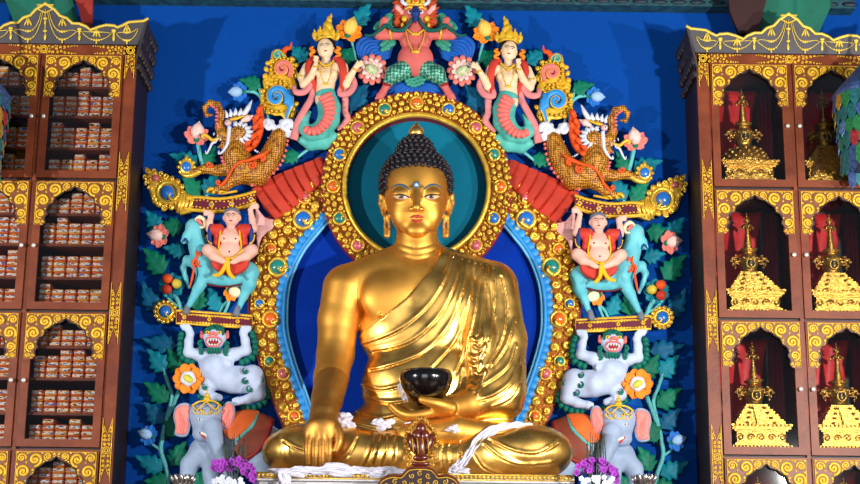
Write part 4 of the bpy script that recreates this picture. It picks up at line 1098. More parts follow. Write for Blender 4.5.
def crumple(label, d0, x, y, r, seed, group='crumpled white silk pieces'):
    fr = Frame(d0, x, y); r_ = random.Random(seed); nu, nv = 22, 12; V = []; w = [r_.uniform(.5, 1.6) for _ in range(6)]; ph = [r_.random()*6 for _ in range(6)]
    for j in range(nv+1):
        for i in range(nu):
            a = 2*PI*i/nu; q = j/nv; ed = 1+.22*math.sin(3*a+ph[0])+.16*math.sin(5*a+ph[1])+.1*math.sin(8*a+ph[2]); X_ = q*ed*math.cos(a); Y_ = q*ed*math.sin(a)
            z = 4.5*(1-q*q)+1.9*abs(math.sin(2.6*X_*w[0]+3.2*Y_+ph[3]))+1.6*abs(math.sin(4.4*Y_*w[1]-2.5*X_+ph[4]))+1.0*abs(math.sin(6*X_+ph[5]+2*Y_))
            V.append((x+r[0]*X_, y+r[1]*Y_, z*.8-2))
    Fc = [(j*nu+i, (j+1)*nu+i, (j+1)*nu+(i+1) % nu, j*nu+(i+1) % nu) for j in range(nv) for i in range(nu)]
    mb = MB(); mb.add(V, Fc); o = mb.build('silk_scarf', SILK, fr=fr, smooth=False); sm = o.modifiers.new('t', 'SOLIDIFY'); sm.thickness = .006; return tag(o, label, 'scarf', group)
ribbon('silk_scarf', 'long twisted white silk scarf lying across the right leg of the golden Buddha', 133, [(534, 421.5, -22), (518, 423, -16), (500, 427, -6), (486, 434, 0), (476, 444, 4), (468, 456, 8), (460, 466, 9), (455, 470, 9)], [3, 6, 7, 9, 10, 8, 9, 7], seed=3, thick=1.3)
ribbon('silk_scarf', 'crumpled white silk scarf spread along the throne edge below the lowered hand', 146, [(262, 474, 0), (285, 474, 2), (310, 472, 4), (335, 470, 5), (360, 471, 4), (385, 471, 3), (410, 472, 2)], [2, 5, 6, 8, 6, 7, 3], seed=5, folds=2.0, thick=1.6)
ribbon('silk_scarf', 'white silk scarf end hanging over the golden bead rim at left', 152, [(284, 470, 0), (284, 477, 2), (286, 486, 2), (287, 500, 2)], [8, 12, 12, 10], seed=7, folds=2, thick=1.2)
crumple('crumpled white silk spread under the fingertips of the lowered hand', 152, 330, 470, (26, 6.5), 21); crumple('crumpled white silk heap on the throne edge left of the lowered hand', 151, 292, 471.5, (20, 5), 22); crumple('crumpled white silk on throne edge between lowered hand and finial', 150, 375, 471, (24, 5), 23)
crumple('crumpled white silk tucked between the lowered hand and the lap', 118, 344, 421, (11, 8), 4); crumple('torn white silk scrap on the lap left of the finial', 122, 383, 424, (11, 6), 6)
crumple('small white silk scrap on the lap just above the finial', 124, 407, 428, (7, 5), 8); crumple('small white silk scrap on the bare calf right of the finial', 140, 453, 429, (7, 4), 9)
crumple('crumpled white silk end on the throne at the foot of the long scarf', 146, 458, 471, (11, 5), 12); crumple('white silk folded behind the left side of the black bowl', 106, 404, 389, (5, 12), 14)
# ================================================================== painted relief carvings of the throne back
T_ = lambda n, c, **k: mat(n, c, k.pop('rough', .55), 0, spec=.25, var=k.pop('var', .1), scale=k.pop('scale', 8), **k)
T_old = lambda n, c, **k: mat(n, c, k.pop('rough', .5), 0, k.pop('var', .1), k.pop('scale', 8), **k)
TEALL = T_('leaf_teal', (0, 122, 142)); GREENL = T_('leaf_green', (0, 112, 84)); TEALD = T_('leaf_deep_teal', (0, 92, 132)); STEM = T_('stem_pale_teal', (96, 186, 186))
PINK = T_('petal_pink', (226, 124, 112)); PALE = T_('petal_pale', (232, 196, 186)); WHT = T_('relief_white', (208, 212, 224)); ORG = T_('petal_orange', (236, 134, 28)); ORG2 = T_('flame_orange', (226, 84, 30))
YEL = T_('petal_yellow', (238, 196, 90)); BLUB = T_('bud_blue', (150, 186, 224)); BLUP = T_('petal_deep_blue', (30, 110, 196)); CREAM = T_('bud_cream', (242, 222, 180)); FLESH = T_('figure_flesh', (232, 178, 160)); IVORY = T_('figure_ivory', (236, 206, 168))
GREY = T_('elephant_grey', (150, 168, 196)); EARP = T_('ear_pink', (232, 132, 124)); GOATT = T_('goat_teal', (84, 176, 192), rgb2=(110, 196, 206)); SNOW = T_('lion_white', (184, 198, 226)); MANE = T_('lion_green', (8, 104, 88))
REDC2 = T_('cloth_red', (196, 58, 44)); BROWN = T_('cloth_brown', (132, 62, 42)); NAVY = T_('cloth_navy', (20, 50, 120)); YSASH = T_('sash_yellow', (232, 176, 20)); MAROON = T_('beam_maroon', (96, 24, 44)); GARR = T_('garuda_red', (206, 100, 94)); DKRED = T_('deep_red', (150, 40, 40))
DBLUE = T_('feather_blue', (16, 84, 172)); PGREEN = T_('feather_green', (60, 150, 126)); SNAKE = T_('snake_green', (10, 84, 78)); BLK = T_('paint_black', (20, 18, 22)); TEALS = T_('naga_teal', (70, 168, 160), rgb2=(96, 190, 178)); PLATE = T_('naga_plate', (226, 112, 104)); ROSE = T_('scarf_rose', (216, 130, 130)); HAIRG = T_('hair_grey', (110, 116, 130))
def scale_mat(name, c1, c2, sc):
    m = bpy.data.materials.new(name); m.use_nodes = True; nt = m.node_tree; b = nt.nodes['Principled BSDF']; tc = nt.nodes.new('ShaderNodeTexCoord'); v = nt.nodes.new('ShaderNodeTexVoronoi'); v.inputs['Scale'].default_value = sc; v.inputs['Randomness'].default_value = .25
    r = nt.nodes.new('ShaderNodeValToRGB'); e = r.color_ramp.elements; e[0].position = .25; e[1].position = .62; e[0].color = (*[s2l(q) for q in c1], 1); e[1].color = (*[s2l(q) for q in c2], 1)
    nt.links.new(tc.outputs['Object'], v.inputs['Vector']); nt.links.new(v.outputs['Distance'], r.inputs['Fac']); nt.links.new(r.outputs['Color'], b.inputs['Base Color'])
    bp = nt.nodes.new('ShaderNodeBump'); bp.invert = True; bp.inputs['Strength'].default_value = .6; bp.inputs['Distance'].default_value = .012; nt.links.new(v.outputs['Distance'], bp.inputs['Height']); nt.links.new(bp.outputs['Normal'], b.inputs['Normal']); b.inputs['Roughness'].default_value = .42; b.inputs['Metallic'].default_value = .25
    return m
SCALEG = scale_mat('golden_scales', (226, 158, 44), (120, 66, 18), 52); SCALEN = scale_mat('green_feather_scales', (120, 196, 166), (10, 96, 84), 34)
def relief(name, label, cat, d0, ox, oy, group=None, peg=None):
    fr = Frame(d0, ox, oy, 5); t = thing(name, label, cat, fr, group)
    x, y = peg or (ox, oy); MB().lathe((0, 0, 0), [(.012, 0), (.012, d0*U-.004)], 10, axis='y').build('mounting_dowel', IRON, t, (lambda V: np.asarray(V)+np.array([pl(x, y, d0+5)[0]-fr.org[0], d0*U-.002, pl(x, y, d0+5)[1]-fr.org[2]])))
    return t, fr
def leaf_mesh(mb, x, y, ang, L, Wd, curl, z0, lift=3.0, bend=0.0):
    """lobed acanthus leaf: base at x, y, growing along ang; thick, with a sunken midrib and a curling tip"""
    nu, nv = 26, 8; a = ang; px, py = x, y; mid = []; L *= 1.12; Wd *= 1.35; 
    for i in range(nu+1):
        u = i/nu; mid.append((px, py, a)); st = L/nu; a += (bend*(1-u)*2+curl*max(0, u-.55)**1.5*6)/nu; px += math.cos(a)*st; py += math.sin(a)*st
    V = []
    for i, (mx_, my_, aa) in enumerate(mid):
        u = i/nu; env = math.sin(PI*min(1, u**.62))**.8*(1-.25*u); ft = (u*3.6+.25) % 1; lob = .56+.62*ft**1.3*(1-ft**7); w = Wd*.5*env*lob+.25*(1-u)
        for j in range(-nv//2, nv//2+1):
            v = j/(nv//2); sweep = abs(v)*Wd*.16*math.cos(u*2.2)
            ox = -math.sin(aa)*w*v+math.cos(aa)*sweep*(1-u); oy = math.cos(aa)*w*v+math.sin(aa)*sweep*(1-u)
            z = z0+lift*math.sin(PI*u)*.6+lift*(1-abs(v)**2)*.5*(1 if abs(v) > .12 else .35)+lift*1.2*max(0, u-.75)*2+.5*math.cos(u*PI*6.8)*abs(v)
            V.append((mx_+ox, my_+oy, z))
    w_ = nv+1; m = len(V); B = [(p[0], p[1], p[2]-1.6) for p in V]
    Fc = [(i*w_+j, (i+1)*w_+j, (i+1)*w_+j+1, i*w_+j+1) for i in range(nu) for j in range(nv)]
    Fc += [tuple(k+m for k in f[::-1]) for f in Fc]
    for i in range(nu):
        for j in (0, nv): Fc.append((i*w_+j, (i+1)*w_+j, (i+1)*w_+j+m, i*w_+j+m))
    for j in range(nv):
        for i in (0, nu): Fc.append((i*w_+j, i*w_+j+1, i*w_+j+1+m, i*w_+j+m))
    return mb.add(V+B, Fc)
def leaf(parent, fr, x, y, deg, L, Wd, m, curl=1.2, z0=0.0, bend=0.0):
    return leaf_mesh(MB(), x, y, math.radians(deg), L, Wd, curl, z0, max(2.5, L*.12), bend).build('leaf', m, parent, fr)
def stem(parent, fr, pts, r, z=None):
    return MB().tube(cr([(p[0], p[1], p[2] if len(p) > 2 else 0) for p in pts], 5), r, 7).build('stem', STEM, parent, fr)
def petal(mb, x, y, ang, L, Wd, z, tilt=.25, cup=.5):
    nu, nv = 8, 6; V = []
    for i in range(nu+1):
        u = i/nu; w = Wd*.5*(math.sin(PI*min(1, .16+.84*u**1.15))**.75+.02)
        for j in range(nv+1):
            v = j/nv*2-1; V.append((x+math.cos(ang)*L*u-math.sin(ang)*w*v, y+math.sin(ang)*L*u+math.cos(ang)*w*v, z+L*tilt*u+cup*(v*v)*Wd*.3-cup*.0+.6*math.sin(u*PI)))
    w_ = nv+1; m = len(V); B = [(p[0], p[1], p[2]-.9) for p in V]; Fc = [(i*w_+j, (i+1)*w_+j, (i+1)*w_+j+1, i*w_+j+1) for i in range(nu) for j in range(nv)]; Fc += [tuple(k+m for k in f[::-1]) for f in Fc]
    for i in range(nu):
        for j in (0, nv): Fc.append((i*w_+j, (i+1)*w_+j, (i+1)*w_+j+m, i*w_+j+m))
    for j in range(nv):
        for i in (0, nu): Fc.append((i*w_+j, i*w_+j+1, i*w_+j+1+m, i*w_+j+m))
    return mb.add(V+B, Fc)
pairs = []       # (left thing, label for the twin)
def pair(t, lab): pairs.append((t, lab)); return t
def bud_(label, twin, x, y, ang, r, mb_, mp_, d0=16, stem_pts=None, cat='flower', group='carved buds'):
    """closed bud with a pointed tip sitting in a fan of open petals; ang is the direction it points"""
    t, fr = relief('lotus_bud', label, cat, d0, x, y, group); a = math.radians(ang); c, s_ = math.cos(a), math.sin(a)
    S = SDF(1.5); S.ell((x, y, 4), (r, r*.82, r*.8), rot=a); S.cone((x+c*r*.5, y+s_*r*.5, 4), (x+c*r*1.35, y+s_*r*1.35, 4), r*.55, .4, 2); S.solve(.55)
    S.crease([(x-c*r*.8, y-s_*r*.8), (x+s_*r*.25, y-c*r*.25), (x+c*r, y+s_*r)], .5, .1, .5); S.crease([(x-c*r*.5-s_*r*.6, y-s_*r*.5+c*r*.6), (x-s_*r*.3, y+c*r*.3), (x+c*r*.9, y+s_*r*.9)], .4, .1, .5)
    S.build('bud', mb_, t, fr, solved=True)
    for k, da in enumerate((-1.75, -1.05, 1.05, 1.75, 2.7, -2.7)):
        bx, by = x-c*r*.75, y-s_*r*.75; q = MB(); petal(q, bx, by, a+da*.82, r*(1.75 if abs(da) < 2 else 1.3), r*1.15, 1.5, .15, .4); q.build('petal', mp_, t, fr)
    MB().ell((x-c*r*1.05, y-s_*r*1.05, 2), (r*.45, r*.4, r*.4), 10, 7, rot=a).build('calyx', GREENL, t, fr)
    if stem_pts: stem(t, fr, [(x-c*r, y-s_*r, 0)]+stem_pts, 1.6)
    pair(t, twin); return t
# ------------------------------------------------------------------ vine with leaves
def leaves_thing(label, twin, items, d0=12, stems=()):
    x, y = items[0][0], items[0][1]; t, fr = relief('leafy_vine', label, 'carved leaves', d0, x, y, 'carved leaf sprays')
    for it in items: leaf(t, fr, *it)
    for s_, r in stems: stem(t, fr, s_, r)
    pair(t, twin)
leaves_thing('single teal carved leaf between the scroll and the left snake woman', 'single teal carved leaf between the right snake woman and the scroll', [(308, 60, -140, 22, 17, TEALL, .5)])
leaves_thing('green carved leaf under the orange lotus beside the left snake woman', 'green carved leaf under the orange lotus beside the right snake woman', [(352, 46, 120, 20, 20, GREENL, .6)], stems=[([(351, 36), (354, 50), (356, 62)], 1.5)])
leaves_thing('teal carved leaf curling at the top beside the winged figure, left of it', 'teal carved leaf curling at the top beside the winged figure, right of it', [(356, 26, -62, 26, 18, TEALL, 2.6)], d0=9)
leaves_thing('large teal carved leaf between left snake woman and the halo ring', 'large teal carved leaf between right snake woman and the halo ring', [(350, 112, -62, 34, 22, TEALD, 2.4)], d0=10, stems=[([(351, 84), (352, 100), (350, 114)], 1.6)])
leaves_thing('green carved leaf with pale stem beside the blue bud at upper left', 'green carved leaf with pale stem beside the blue bud at upper right', [(262, 86, -160, 22, 17, GREENL, -1.2)], stems=[([(266, 113), (263, 100), (255, 91), (244, 90)], 1.7), ([(268, 118), (265, 108), (258, 84)], 1.5)])
leaves_thing('teal and green carved leaves under the pink lotus in front of the left dragon', 'teal and green carved leaves under the pink lotus in front of the right dragon',
    [(199, 166, -155, 30, 20, TEALL, -1.8), (204, 166, -62, 22, 15, GREENL, 1.2)], stems=[([(197, 141), (199, 152), (203, 170)], 2.2)])
leaves_thing('green and teal carved leaves standing on the upper left beam', 'green and teal carved leaves standing on the upper right beam',
    [(200, 197, -128, 27, 20, GREENL, -1.4), (203, 195, -55, 27, 18, TEALL, 1.4)], d0=15, stems=[([(203, 200), (208, 190), (212, 180)], 1.5)])
leaves_thing('teal and green carved leaves between upper left finial and the blue goat', 'teal and green carved leaves between upper right finial and the blue goat',
    [(160, 230, -125, 23, 17, TEALL, -1), (184, 224, 172, 26, 19, GREENL, -1.0), (186, 252, -165, 22, 16, TEALL, -1.4)], d0=10)
leaves_thing('dark green carved leaf above the fruit cluster on the left', 'dark green carved leaf above the fruit cluster on the right', [(165, 274, -128, 32, 22, GREENL, -2.0)], d0=10)
leaves_thing('dark teal carved leaf beside the lower left beam finial', 'dark teal carved leaf beside the lower right beam finial', [(158, 312, -120, 32, 20, TEALD, 1.8)], d0=6)
leaves_thing('green and teal carved leaves beneath the belly of the left goat', 'green and teal carved leaves beneath the belly of the right goat',
    [(196, 312, -85, 28, 19, GREENL, 1.0), (218, 312, -110, 26, 17, TEALL, -1.8)], d0=6, stems=[([(218, 316), (222, 306), (230, 298)], 1.8)])
leaves_thing('teal carved leaf below the lower left beam', 'teal carved leaf below the lower right beam', [(178, 346, 190, 34, 20, TEALD, 1.4)], d0=8)
leaves_thing('long pale vine with four big leaves rising beside the left snow lion', 'long pale vine with four big leaves rising beside the right snow lion',
    [(182, 374, -118, 28, 20, GREENL, -1.0), (166, 372, -128, 28, 20, TEALL, -1.3), (169, 402, -140, 30, 21, GREENL, -1.2), (163, 424, -130, 27, 20, TEALD, -1.2)], d0=9,
    stems=[([(162, 366), (167, 382), (171, 396), (165, 420)], 2.0), ([(178, 390), (171, 408), (164, 425), (161, 440)], 2.2)])
leaves_thing('lower part of the vine with four leaves beside the left elephant', 'lower part of the vine with four leaves beside the right elephant',
    [(166, 438, -62, 27, 22, GREENL, 1.2), (164, 470, 205, 30, 20, TEALL, 1.0), (170, 467, -60, 28, 20, GREENL, 1.4), (172, 482, 182, 26, 20, GREENL, .8)], d0=9,
    stems=[([(162, 436), (160, 450), (166, 470), (168, 488)], 2.4), ([(160, 450), (152, 444), (148, 440)], 1.5)])
leaves_thing('green carved leaf at the bottom in front of the left elephant', 'green carved leaf at the bottom in front of the right elephant', [(196, 492, -70, 24, 20, GREENL, 1.0), (190, 494, -120, 20, 14, TEALL, -1.0)], d0=24)
leaves_thing('small green leaf with pale stem under the tail of left snake woman', 'small green leaf with pale stem under the tail of right snake woman', [(300, 152, 160, 22, 15, GREENL, -1.0)], d0=16, stems=[([(322, 141), (308, 148), (292, 160)], 1.5)])
# ------------------------------------------------------------------ buds and flowers
bud_('pale blue bud at the upper left between scroll and curled trunk', 'pale blue bud at the upper right between scroll and curled trunk', 236, 91.5, 178, 6.2, BLUB, BLUP, 13)
bud_('pink lotus bud in front of the left dragon snout', 'pink lotus bud in front of the right dragon snout', 197.5, 131, -80, 7.8, PALE, PINK, 15)
bud_('big cream lotus bud with orange petals above the left snake woman', 'big cream lotus bud with orange petals above the right snake woman', 350.5, 26.5, -70, 8.2, YEL, ORG, 17)
bud_('pink striped bud left of the blue goat head on the left', 'pink striped bud right of the blue goat head on the right', 155.5, 235, 190, 7.2, PALE, PINK, 14)
bud_('yellow bud with orange petals under the left goat belly', 'yellow bud with orange petals under the right goat belly', 235, 292, 20, 6.5, CREAM, ORG, 12, [(228, 302), (224, 312)])
bud_('pale blue bud beside the left elephant ear', 'pale blue bud beside the right elephant ear', 145.5, 434, 200, 6.5, BLUB, BLUP, 14)
def peony():
    x, y = 372, 69; t, fr = relief('peony', 'round pink peony held by the left snake woman', 'flower', 18, x, y, 'carved open flowers')
    for ring_, (n, rr, L, w, z, m, nm) in enumerate(((12, 8, 8.4, 7.6, 2, PINK, 'outer_petal'), (10, 5, 6.5, 6.2, 4, PALE, 'inner_petal'))):
        for k in range(n): a = 2*PI*k/n+ring_*.2; q = MB(); petal(q, x+math.cos(a)*rr*.7, y+math.sin(a)*rr*.7, a, L, w, z, .15, .5); q.ell((x+math.cos(a)*(rr*.7+L*.86), y+math.sin(a)*(rr*.7+L*.86), z+1.6), (w*.42, w*.42, 1.6), 8, 5); q.build(nm, m, t, fr)
    S = SDF(1.5); S.ell((x-.5, y+.5, 6), (7, 4.8, 3), rot=.5); S.build('heart', T_('peony_heart', (214, 206, 180), rgb2=(130, 176, 90), scale=30), t, fr, .6)
    return pair(t, 'round pink peony held by the right snake woman')
peony()
def marigold():
    x, y = 188, 378.5; t, fr = relief('marigold', 'open orange flower with white heart beside the left snow lion', 'flower', 20, x, y, 'carved open flowers')
    for k in range(10): a = 2*PI*k/10; q = MB(); petal(q, x+math.cos(a)*5, y+math.sin(a)*5, a, 11, 10.5, 1+(k % 2)*1.2, .1, .5); q.build('petal', ORG, t, fr)
    S = SDF(2); 
    for k in range(5): a = 2*PI*k/5+.3; S.ell((x+4.8*math.cos(a), y+4.8*math.sin(a), 4), (3.4, 3.4, 3.2)); S.ell((x+3.6*math.cos(a+.6), y+3.6*math.sin(a+.6), 5), (3.4, 3.4, 3.2))
    S.build('white_ruff', WHT, t, fr, .7); MB().ell((x+.5, y+.5, 7.5), (5.6, 4, 2.6), 14, 8, rot=.6).build('heart', T_('marigold_heart', (226, 206, 60), rgb2=(120, 170, 90), scale=16), t, fr)
    return pair(t, 'open orange flower with white heart beside the right snow lion')
marigold()
def fruits():
    x, y = 171, 285; t, fr = relief('fruit_cluster', 'cluster of three ripe fruits in a teal leaf cup on the left', 'fruit', 14, x, y, 'carved fruit clusters')
    q = MB()
    for k in range(9): a = 2*PI*k/9; petal(q, x+math.cos(a)*4, y+math.sin(a)*4, a, 9.5, 9, 0, .1, .6)
    q.build('leaf_cup', TEALL, t, fr)
    for fx, fy, m, n in ((167.5, 279, ORG2, 'orange fruit'), (167, 289.5, T_('fruit_red', (186, 56, 40)), 'red fruit'), (176.5, 284, T_('fruit_olive', (190, 170, 60)), 'olive green fruit')):
        q = MB(); q.ell((fx, fy, 6), (5.3, 5, 4.6), 14, 9); q.ell((fx-3.6, fy-1.5, 7), (1.6, 1, 1.2), 7, 5); q.build('fruit', m, t, fr)['label'] = n
    stem(t, fr, [(173, 293, 0), (178, 302, 0), (182, 312, 0)], 2.4); stem(t, fr, [(164, 293, 0), (172, 302, 0), (180, 306, 0)], 1.6)
    return pair(t, 'cluster of three ripe fruits in a teal leaf cup on the right')
fruits()
# ------------------------------------------------------------------ spiral ornament
def scroll():
    t, fr = relief('scroll_ornament', 'gilded flame scroll with pink and blue volutes above the left dragon', 'ornament', 15, 276, 110, 'flame scrolls')
    def volute(cx, cy, r, m, name, st, hand, tail=None):
        S = SDF(.6); sp = spiral(cx, cy, r*.78, 1.55, st, hand, 36, .08); S.chain([(a, b, 3+i*.09) for i, (a, b) in enumerate(sp)], [r*.24, r*.19, r*.1], k=.4)
        if tail: S.chain([(a, b, 3) for a, b in tail], [r*.24, r*.2, r*.12], k=1)
        S.build(name, m, t, fr, .55)
        q = MB(); sp2 = spiral(cx, cy, r*.98, 1.5, st, hand, 40, .22); q.tube([(a, b, 4.2+i*.05) for i, (a, b) in enumerate(sp2)], [r*.075, r*.07, r*.05], 6)
        for k in range(17):
            a = st+hand*2*PI*k/17*.92; rr = r*(1.02-.05*k/17); q.ell((cx+rr*math.cos(a), cy+rr*math.sin(a), 3), (r*.13, r*.13, r*.14), 7, 5)
        if tail: q.tube([(a+1.5, b, 4) for a, b in tail], [r*.08, r*.1, r*.05], 6)
        q.build('gilt_border', GOLDP, t, fr)
        MB().ell((cx, cy, -1), (r*.85, r*.85, 2), 16, 6).build('volute_back', GOLDP, t, fr)
    volute(276.5, 97, 14.5, PETAL, 'blue_volute', .4, -1, [(289, 92), (291, 104), (286, 118)]); volute(282.5, 69, 12, T_('volute_pink', (222, 116, 108)), 'pink_volute', .6, -1, None); volute(277.5, 55, 6, T_('volute_teal', (60, 170, 160)), 'teal_volute', 0, -1, None)
    q = MB(); q.tube(cr([(283, 52, 3), (286, 48, 3), (290, 47, 3), (291.5, 41, 3)], 5), [3, 2.4, .4], 7); q.build('flame_tip', ORG2, t, fr)
    blob_ = SDF(2)
    for e_, r_ in (((276.5, 97, -1.5), (17, 17, 2.6)), ((282.5, 69, -1.5), (14.5, 14, 2.6)), ((278, 55, -1.5), (8, 8, 2.4)), ((288, 108, -1.5), (8, 12, 2.4)), ((268, 80, -1.5), (6, 8, 2.4)), ((292, 84, -1.5), (5, 7, 2.4))): blob_.ell(e_, r_)
    blob_.build('gilt_ground', GOLDP, t, fr, .8)
    q = MB()
    for k, (x, y) in enumerate([(268, 62), (266, 68), (265, 75), (268, 82), (272, 84), (296, 74), (296, 64), (292, 58), (272, 60), (286, 84), (293, 108), (292, 114), (296, 103), (262, 90), (262, 104), (268, 111)]):
        q.ell((x, y, 1), (3.4, 2.6, 2.5), 8, 5, rot=k); q.tube([(a, b, 2.5) for a, b in spiral(x, y, 2.6, 1, k, 1, 8)], .8, 5)
    q.build('gilt_leafage', GOLDP, t, fr); return pair(t, 'gilded flame scroll with pink and blue volutes above the right dragon')
scroll()
# ------------------------------------------------------------------ beams
def blossom(q, x, y, z, r):
    for k in range(6): a = k*PI/3; q.ell((x+r*.6*math.cos(a), y+r*.6*math.sin(a), z), (r*.42, r*.42, r*.3), 7, 5)
def finial(t, fr, x, y, r, rj, big=True):
    q = MB()
    for k in range(14): a = 2*PI*k/14; q.ell((x+r*math.cos(a), y+r*math.sin(a), 1), (r*.24, r*.24, 2.4), 8, 5); q.tube([(u, v, 2.6) for u, v in spiral(x+r*math.cos(a), y+r*math.sin(a), r*.2, 1, a, 1, 8)], r*.06, 5)
    q.tube([(x+r*.72*math.cos(a), y+r*.72*math.sin(a), 2.4) for a in np.linspace(0, 2*PI, 25)[:-1]], r*.16, 7, closed=True); q.ell((x, y, 0), (r*.85, r*.85, 2.4), 18, 6)
    q.tube(cr([(x+r*.75, y+r*.2, 4), (x+r*.4, y+r*.55, 5), (x+r*.1, y+r*.35, 6), (x+r*.2, y+r*.1, 6.5)], 4), [r*.14, r*.12, r*.05], 6)
    f_ = q.build('finial', GILT, t, fr); MB().ell((x-r*.05, y, 2.5), (rj, rj*1.05, rj*.75), 16, 10).build('jewel', JC['blue'], f_, fr)['label'] = 'blue jewel'
def upper_beam():
    t, fr = relief('carved_beam', 'curved maroon and gold beam carried by the man on the left goat', 'beam', 16, 222, 205, 'curved upper beams')
    up_ = cr([(186, 196.5), (200, 196), (220, 197.5), (240, 194.5), (256, 190)], 5); lo = cr([(184, 209.5), (200, 211), (220, 212), (240, 208.5), (256, 203)], 5)
    MB().prism(list(up_)+list(lo[::-1]), -4, 4).build('maroon_panel', MAROON, t, fr, False)
    q = MB()
    for L, off in ((up_, 1.2), (lo, -1.2)): q.tube([(a, b+off, 4) for a, b in L], 1.3, 7); q.tube([(a, b+off*.1, 3) for a, b in L], 1.0, 6)
    q.build('gold_edging', GOLDP, t, fr); q = MB()
    for x, y in ((211.5, 204.3), (231.5, 203.6), (251, 199)): blossom(q, x, y, 4.5, 2.9)
    for L, sg in ((up_, 1), (lo, -1)):
        for k, (a, b) in enumerate(L[2:-1]): q.ell((a, b+sg*(3.1+1.2*abs(math.sin(k*.8))), 4.2), (1.2, 1, .8), 6, 4)
    q.build('gold_blossoms', GOLDP, t, fr); q = MB()
    for x, y in ((211.5, 204.3), (231.5, 203.6), (251, 199)): q.ell((x, y, 5.6), (1.1, 1.1, .8), 8, 5)
    q.build('blossom_centres', JC['blue'], t, fr)
    q = MB(); 
    for x, h in ((191, 6.5), (186.5, 8.6), (182.5, 10), (179, 10)): q.tube([(x-(y_-203)*.25, y_, 3) for y_ in (202.5-h, 202.5, 202.5+h)], [1.5, 2.2, 1.5], 7)
    q.prism([(193, 195), (178, 190), (174, 196), (173, 207), (180, 214), (191, 211)], -4, 3, bev=.8); q.build('gold_collar', GILT, t, fr)
    finial(t, fr, 167.5, 192, 14.5, 7.2)
    S = SDF(2); S.ell((155, 178, 0), (10.5, 8, 3.2), rot=.7); S.cone((152, 174, 0), (144.5, 166.5, 0), 5, 1.2, fl=.7); S.cone((152, 186, 0), (155, 200, 0), 5, 4, fl=.7); f_ = S.build('leaf_finial', GILT, t, fr, .8)
    q = MB()
    for k, (x, y) in enumerate([(147, 170), (145, 176), (147, 182), (150, 188), (152, 195), (157, 203), (163, 208), (154, 170), (161, 173), (166, 176), (149, 178), (160, 181)]): q.tube([(a, b, 3.2) for a, b in spiral(x, y, 3, 1.1, k, 1, 9)], [1.1, .8], 6)
    q.build('curled_leafage', GILT, t, fr); MB().ell((154.5, 177.5, 3), (4, 3.4, 2.6), 12, 8).build('jewel', JC['pink'], f_, fr)['label'] = 'pink jewel'
    return pair(t, 'curved maroon and gold beam carried by the man on the right goat')
upper_beam()
def lower_beam():
    t, fr = relief('carved_beam', 'straight maroon and gold beam held up by the left snow lion', 'beam', 14, 214, 320, 'straight lower beams')
    A = [(176, 310), (252, 315.5), (252, 328), (176, 323)]
    MB().prism(A, -4, 3).build('maroon_panel', MAROON, t, fr, False); q = MB()
    q.tube([(a, b, 3.4) for a, b in A], 1.35, 4, closed=True); q.tube([(A[0][0]+3, A[0][1]+2.8, 3), (A[1][0], A[1][1]+2.6, 3)], .5, 5); q.build('gold_edging', GOLDP, t, fr)
    q = MB(); 
    for x, y in ((184, 317), (209, 319), (237.5, 321)): blossom(q, x, y, 3.4, 2.3)
    for k in range(23): x = 182+k*3; u = abs(((k % 8)-4))/4; q.ell((x, 310+(x-176)*.0724+3.3, 3.2), (1.6, .6+1.3*u, .6), 6, 4); q.ell((x, 310+(x-176)*.0724+10.6, 3.2), (1.6, .6+1.3*u, .6), 6, 4)
    q.build('gold_blossoms', GOLDP, t, fr); finial(t, fr, 164.8, 311, 10, 6)
    return pair(t, 'straight maroon and gold beam held up by the right snow lion')
lower_beam()
def tub(parent, fr, name, m, pts, r, n=7, sub=5, lab=None, closed=False, flat=1.0):
    pts = [(p[0], p[1], p[2] if len(p) > 2 else 0.0) for p in pts]
    return MB().tube(cr(pts, sub, closed) if len(pts) > 2 else pts, r, n, closed=closed, flat=flat).build(name, m, parent, fr, label=lab)
def blob(parent, fr, name, m, items, k=1.5, h=.7, lab=None):
    """items: ('c', pts, radii) chains, ('e', centre, radii, rot) ellipsoids, ('p', outline, z, half thickness, round)"""
    S = SDF(k)
    for it in items:
        if it[0] == 'c': S.chain([(p[0], p[1], p[2] if len(p) > 2 else 0.0) for p in it[1]], it[2])
        elif it[0] == 'e': S.ell(it[1], it[2], rot=it[3] if len(it) > 3 else 0)
        elif it[0] == 'p': S.poly(it[1], it[2], it[3], it[4] if len(it) > 4 else 1.0)
    o = S.build(name, m, parent, fr, h); 
    if lab: o['label'] = lab
    return o
def face_bits(t, fr, x, y, s, z, rot=0.0, eyec=None, hair=None):
    """small calm human face painted with eyes, brows and mouth; s = head half width"""
    c, n = math.cos(rot), math.sin(rot)
    R_ = lambda dx, dy: (x+dx*c-dy*n, y+dx*n+dy*c)
    for sg in (-1, 1):
        q = MB(); p = R_(sg*s*.40, -s*.02); q.ell((p[0], p[1], z+s*.80), (s*.22, s*.085, s*.10), 9, 5, rot=rot); e = q.build('eye', EYEW, t, fr)
        q = MB(); q.ell((p[0], p[1], z+s*.88), (s*.09, s*.08, s*.06), 7, 4); q.build('pupil', BLK, e, fr)
        a, b, d = R_(sg*s*.15, -s*.25), R_(sg*s*.4, -s*.36), R_(sg*s*.66, -s*.22); q = MB(); q.tube([(a[0], a[1], z+s*.88), (b[0], b[1], z+s*.84), (d[0], d[1], z+s*.66)], s*.045, 5); q.build('eyebrow', BLK, t, fr)
    p = R_(0, s*.66); q = MB(); q.ell((p[0], p[1], z+s*.82), (s*.22, s*.09, s*.1), 9, 5, rot=rot); q.build('mouth', DKRED, t, fr)
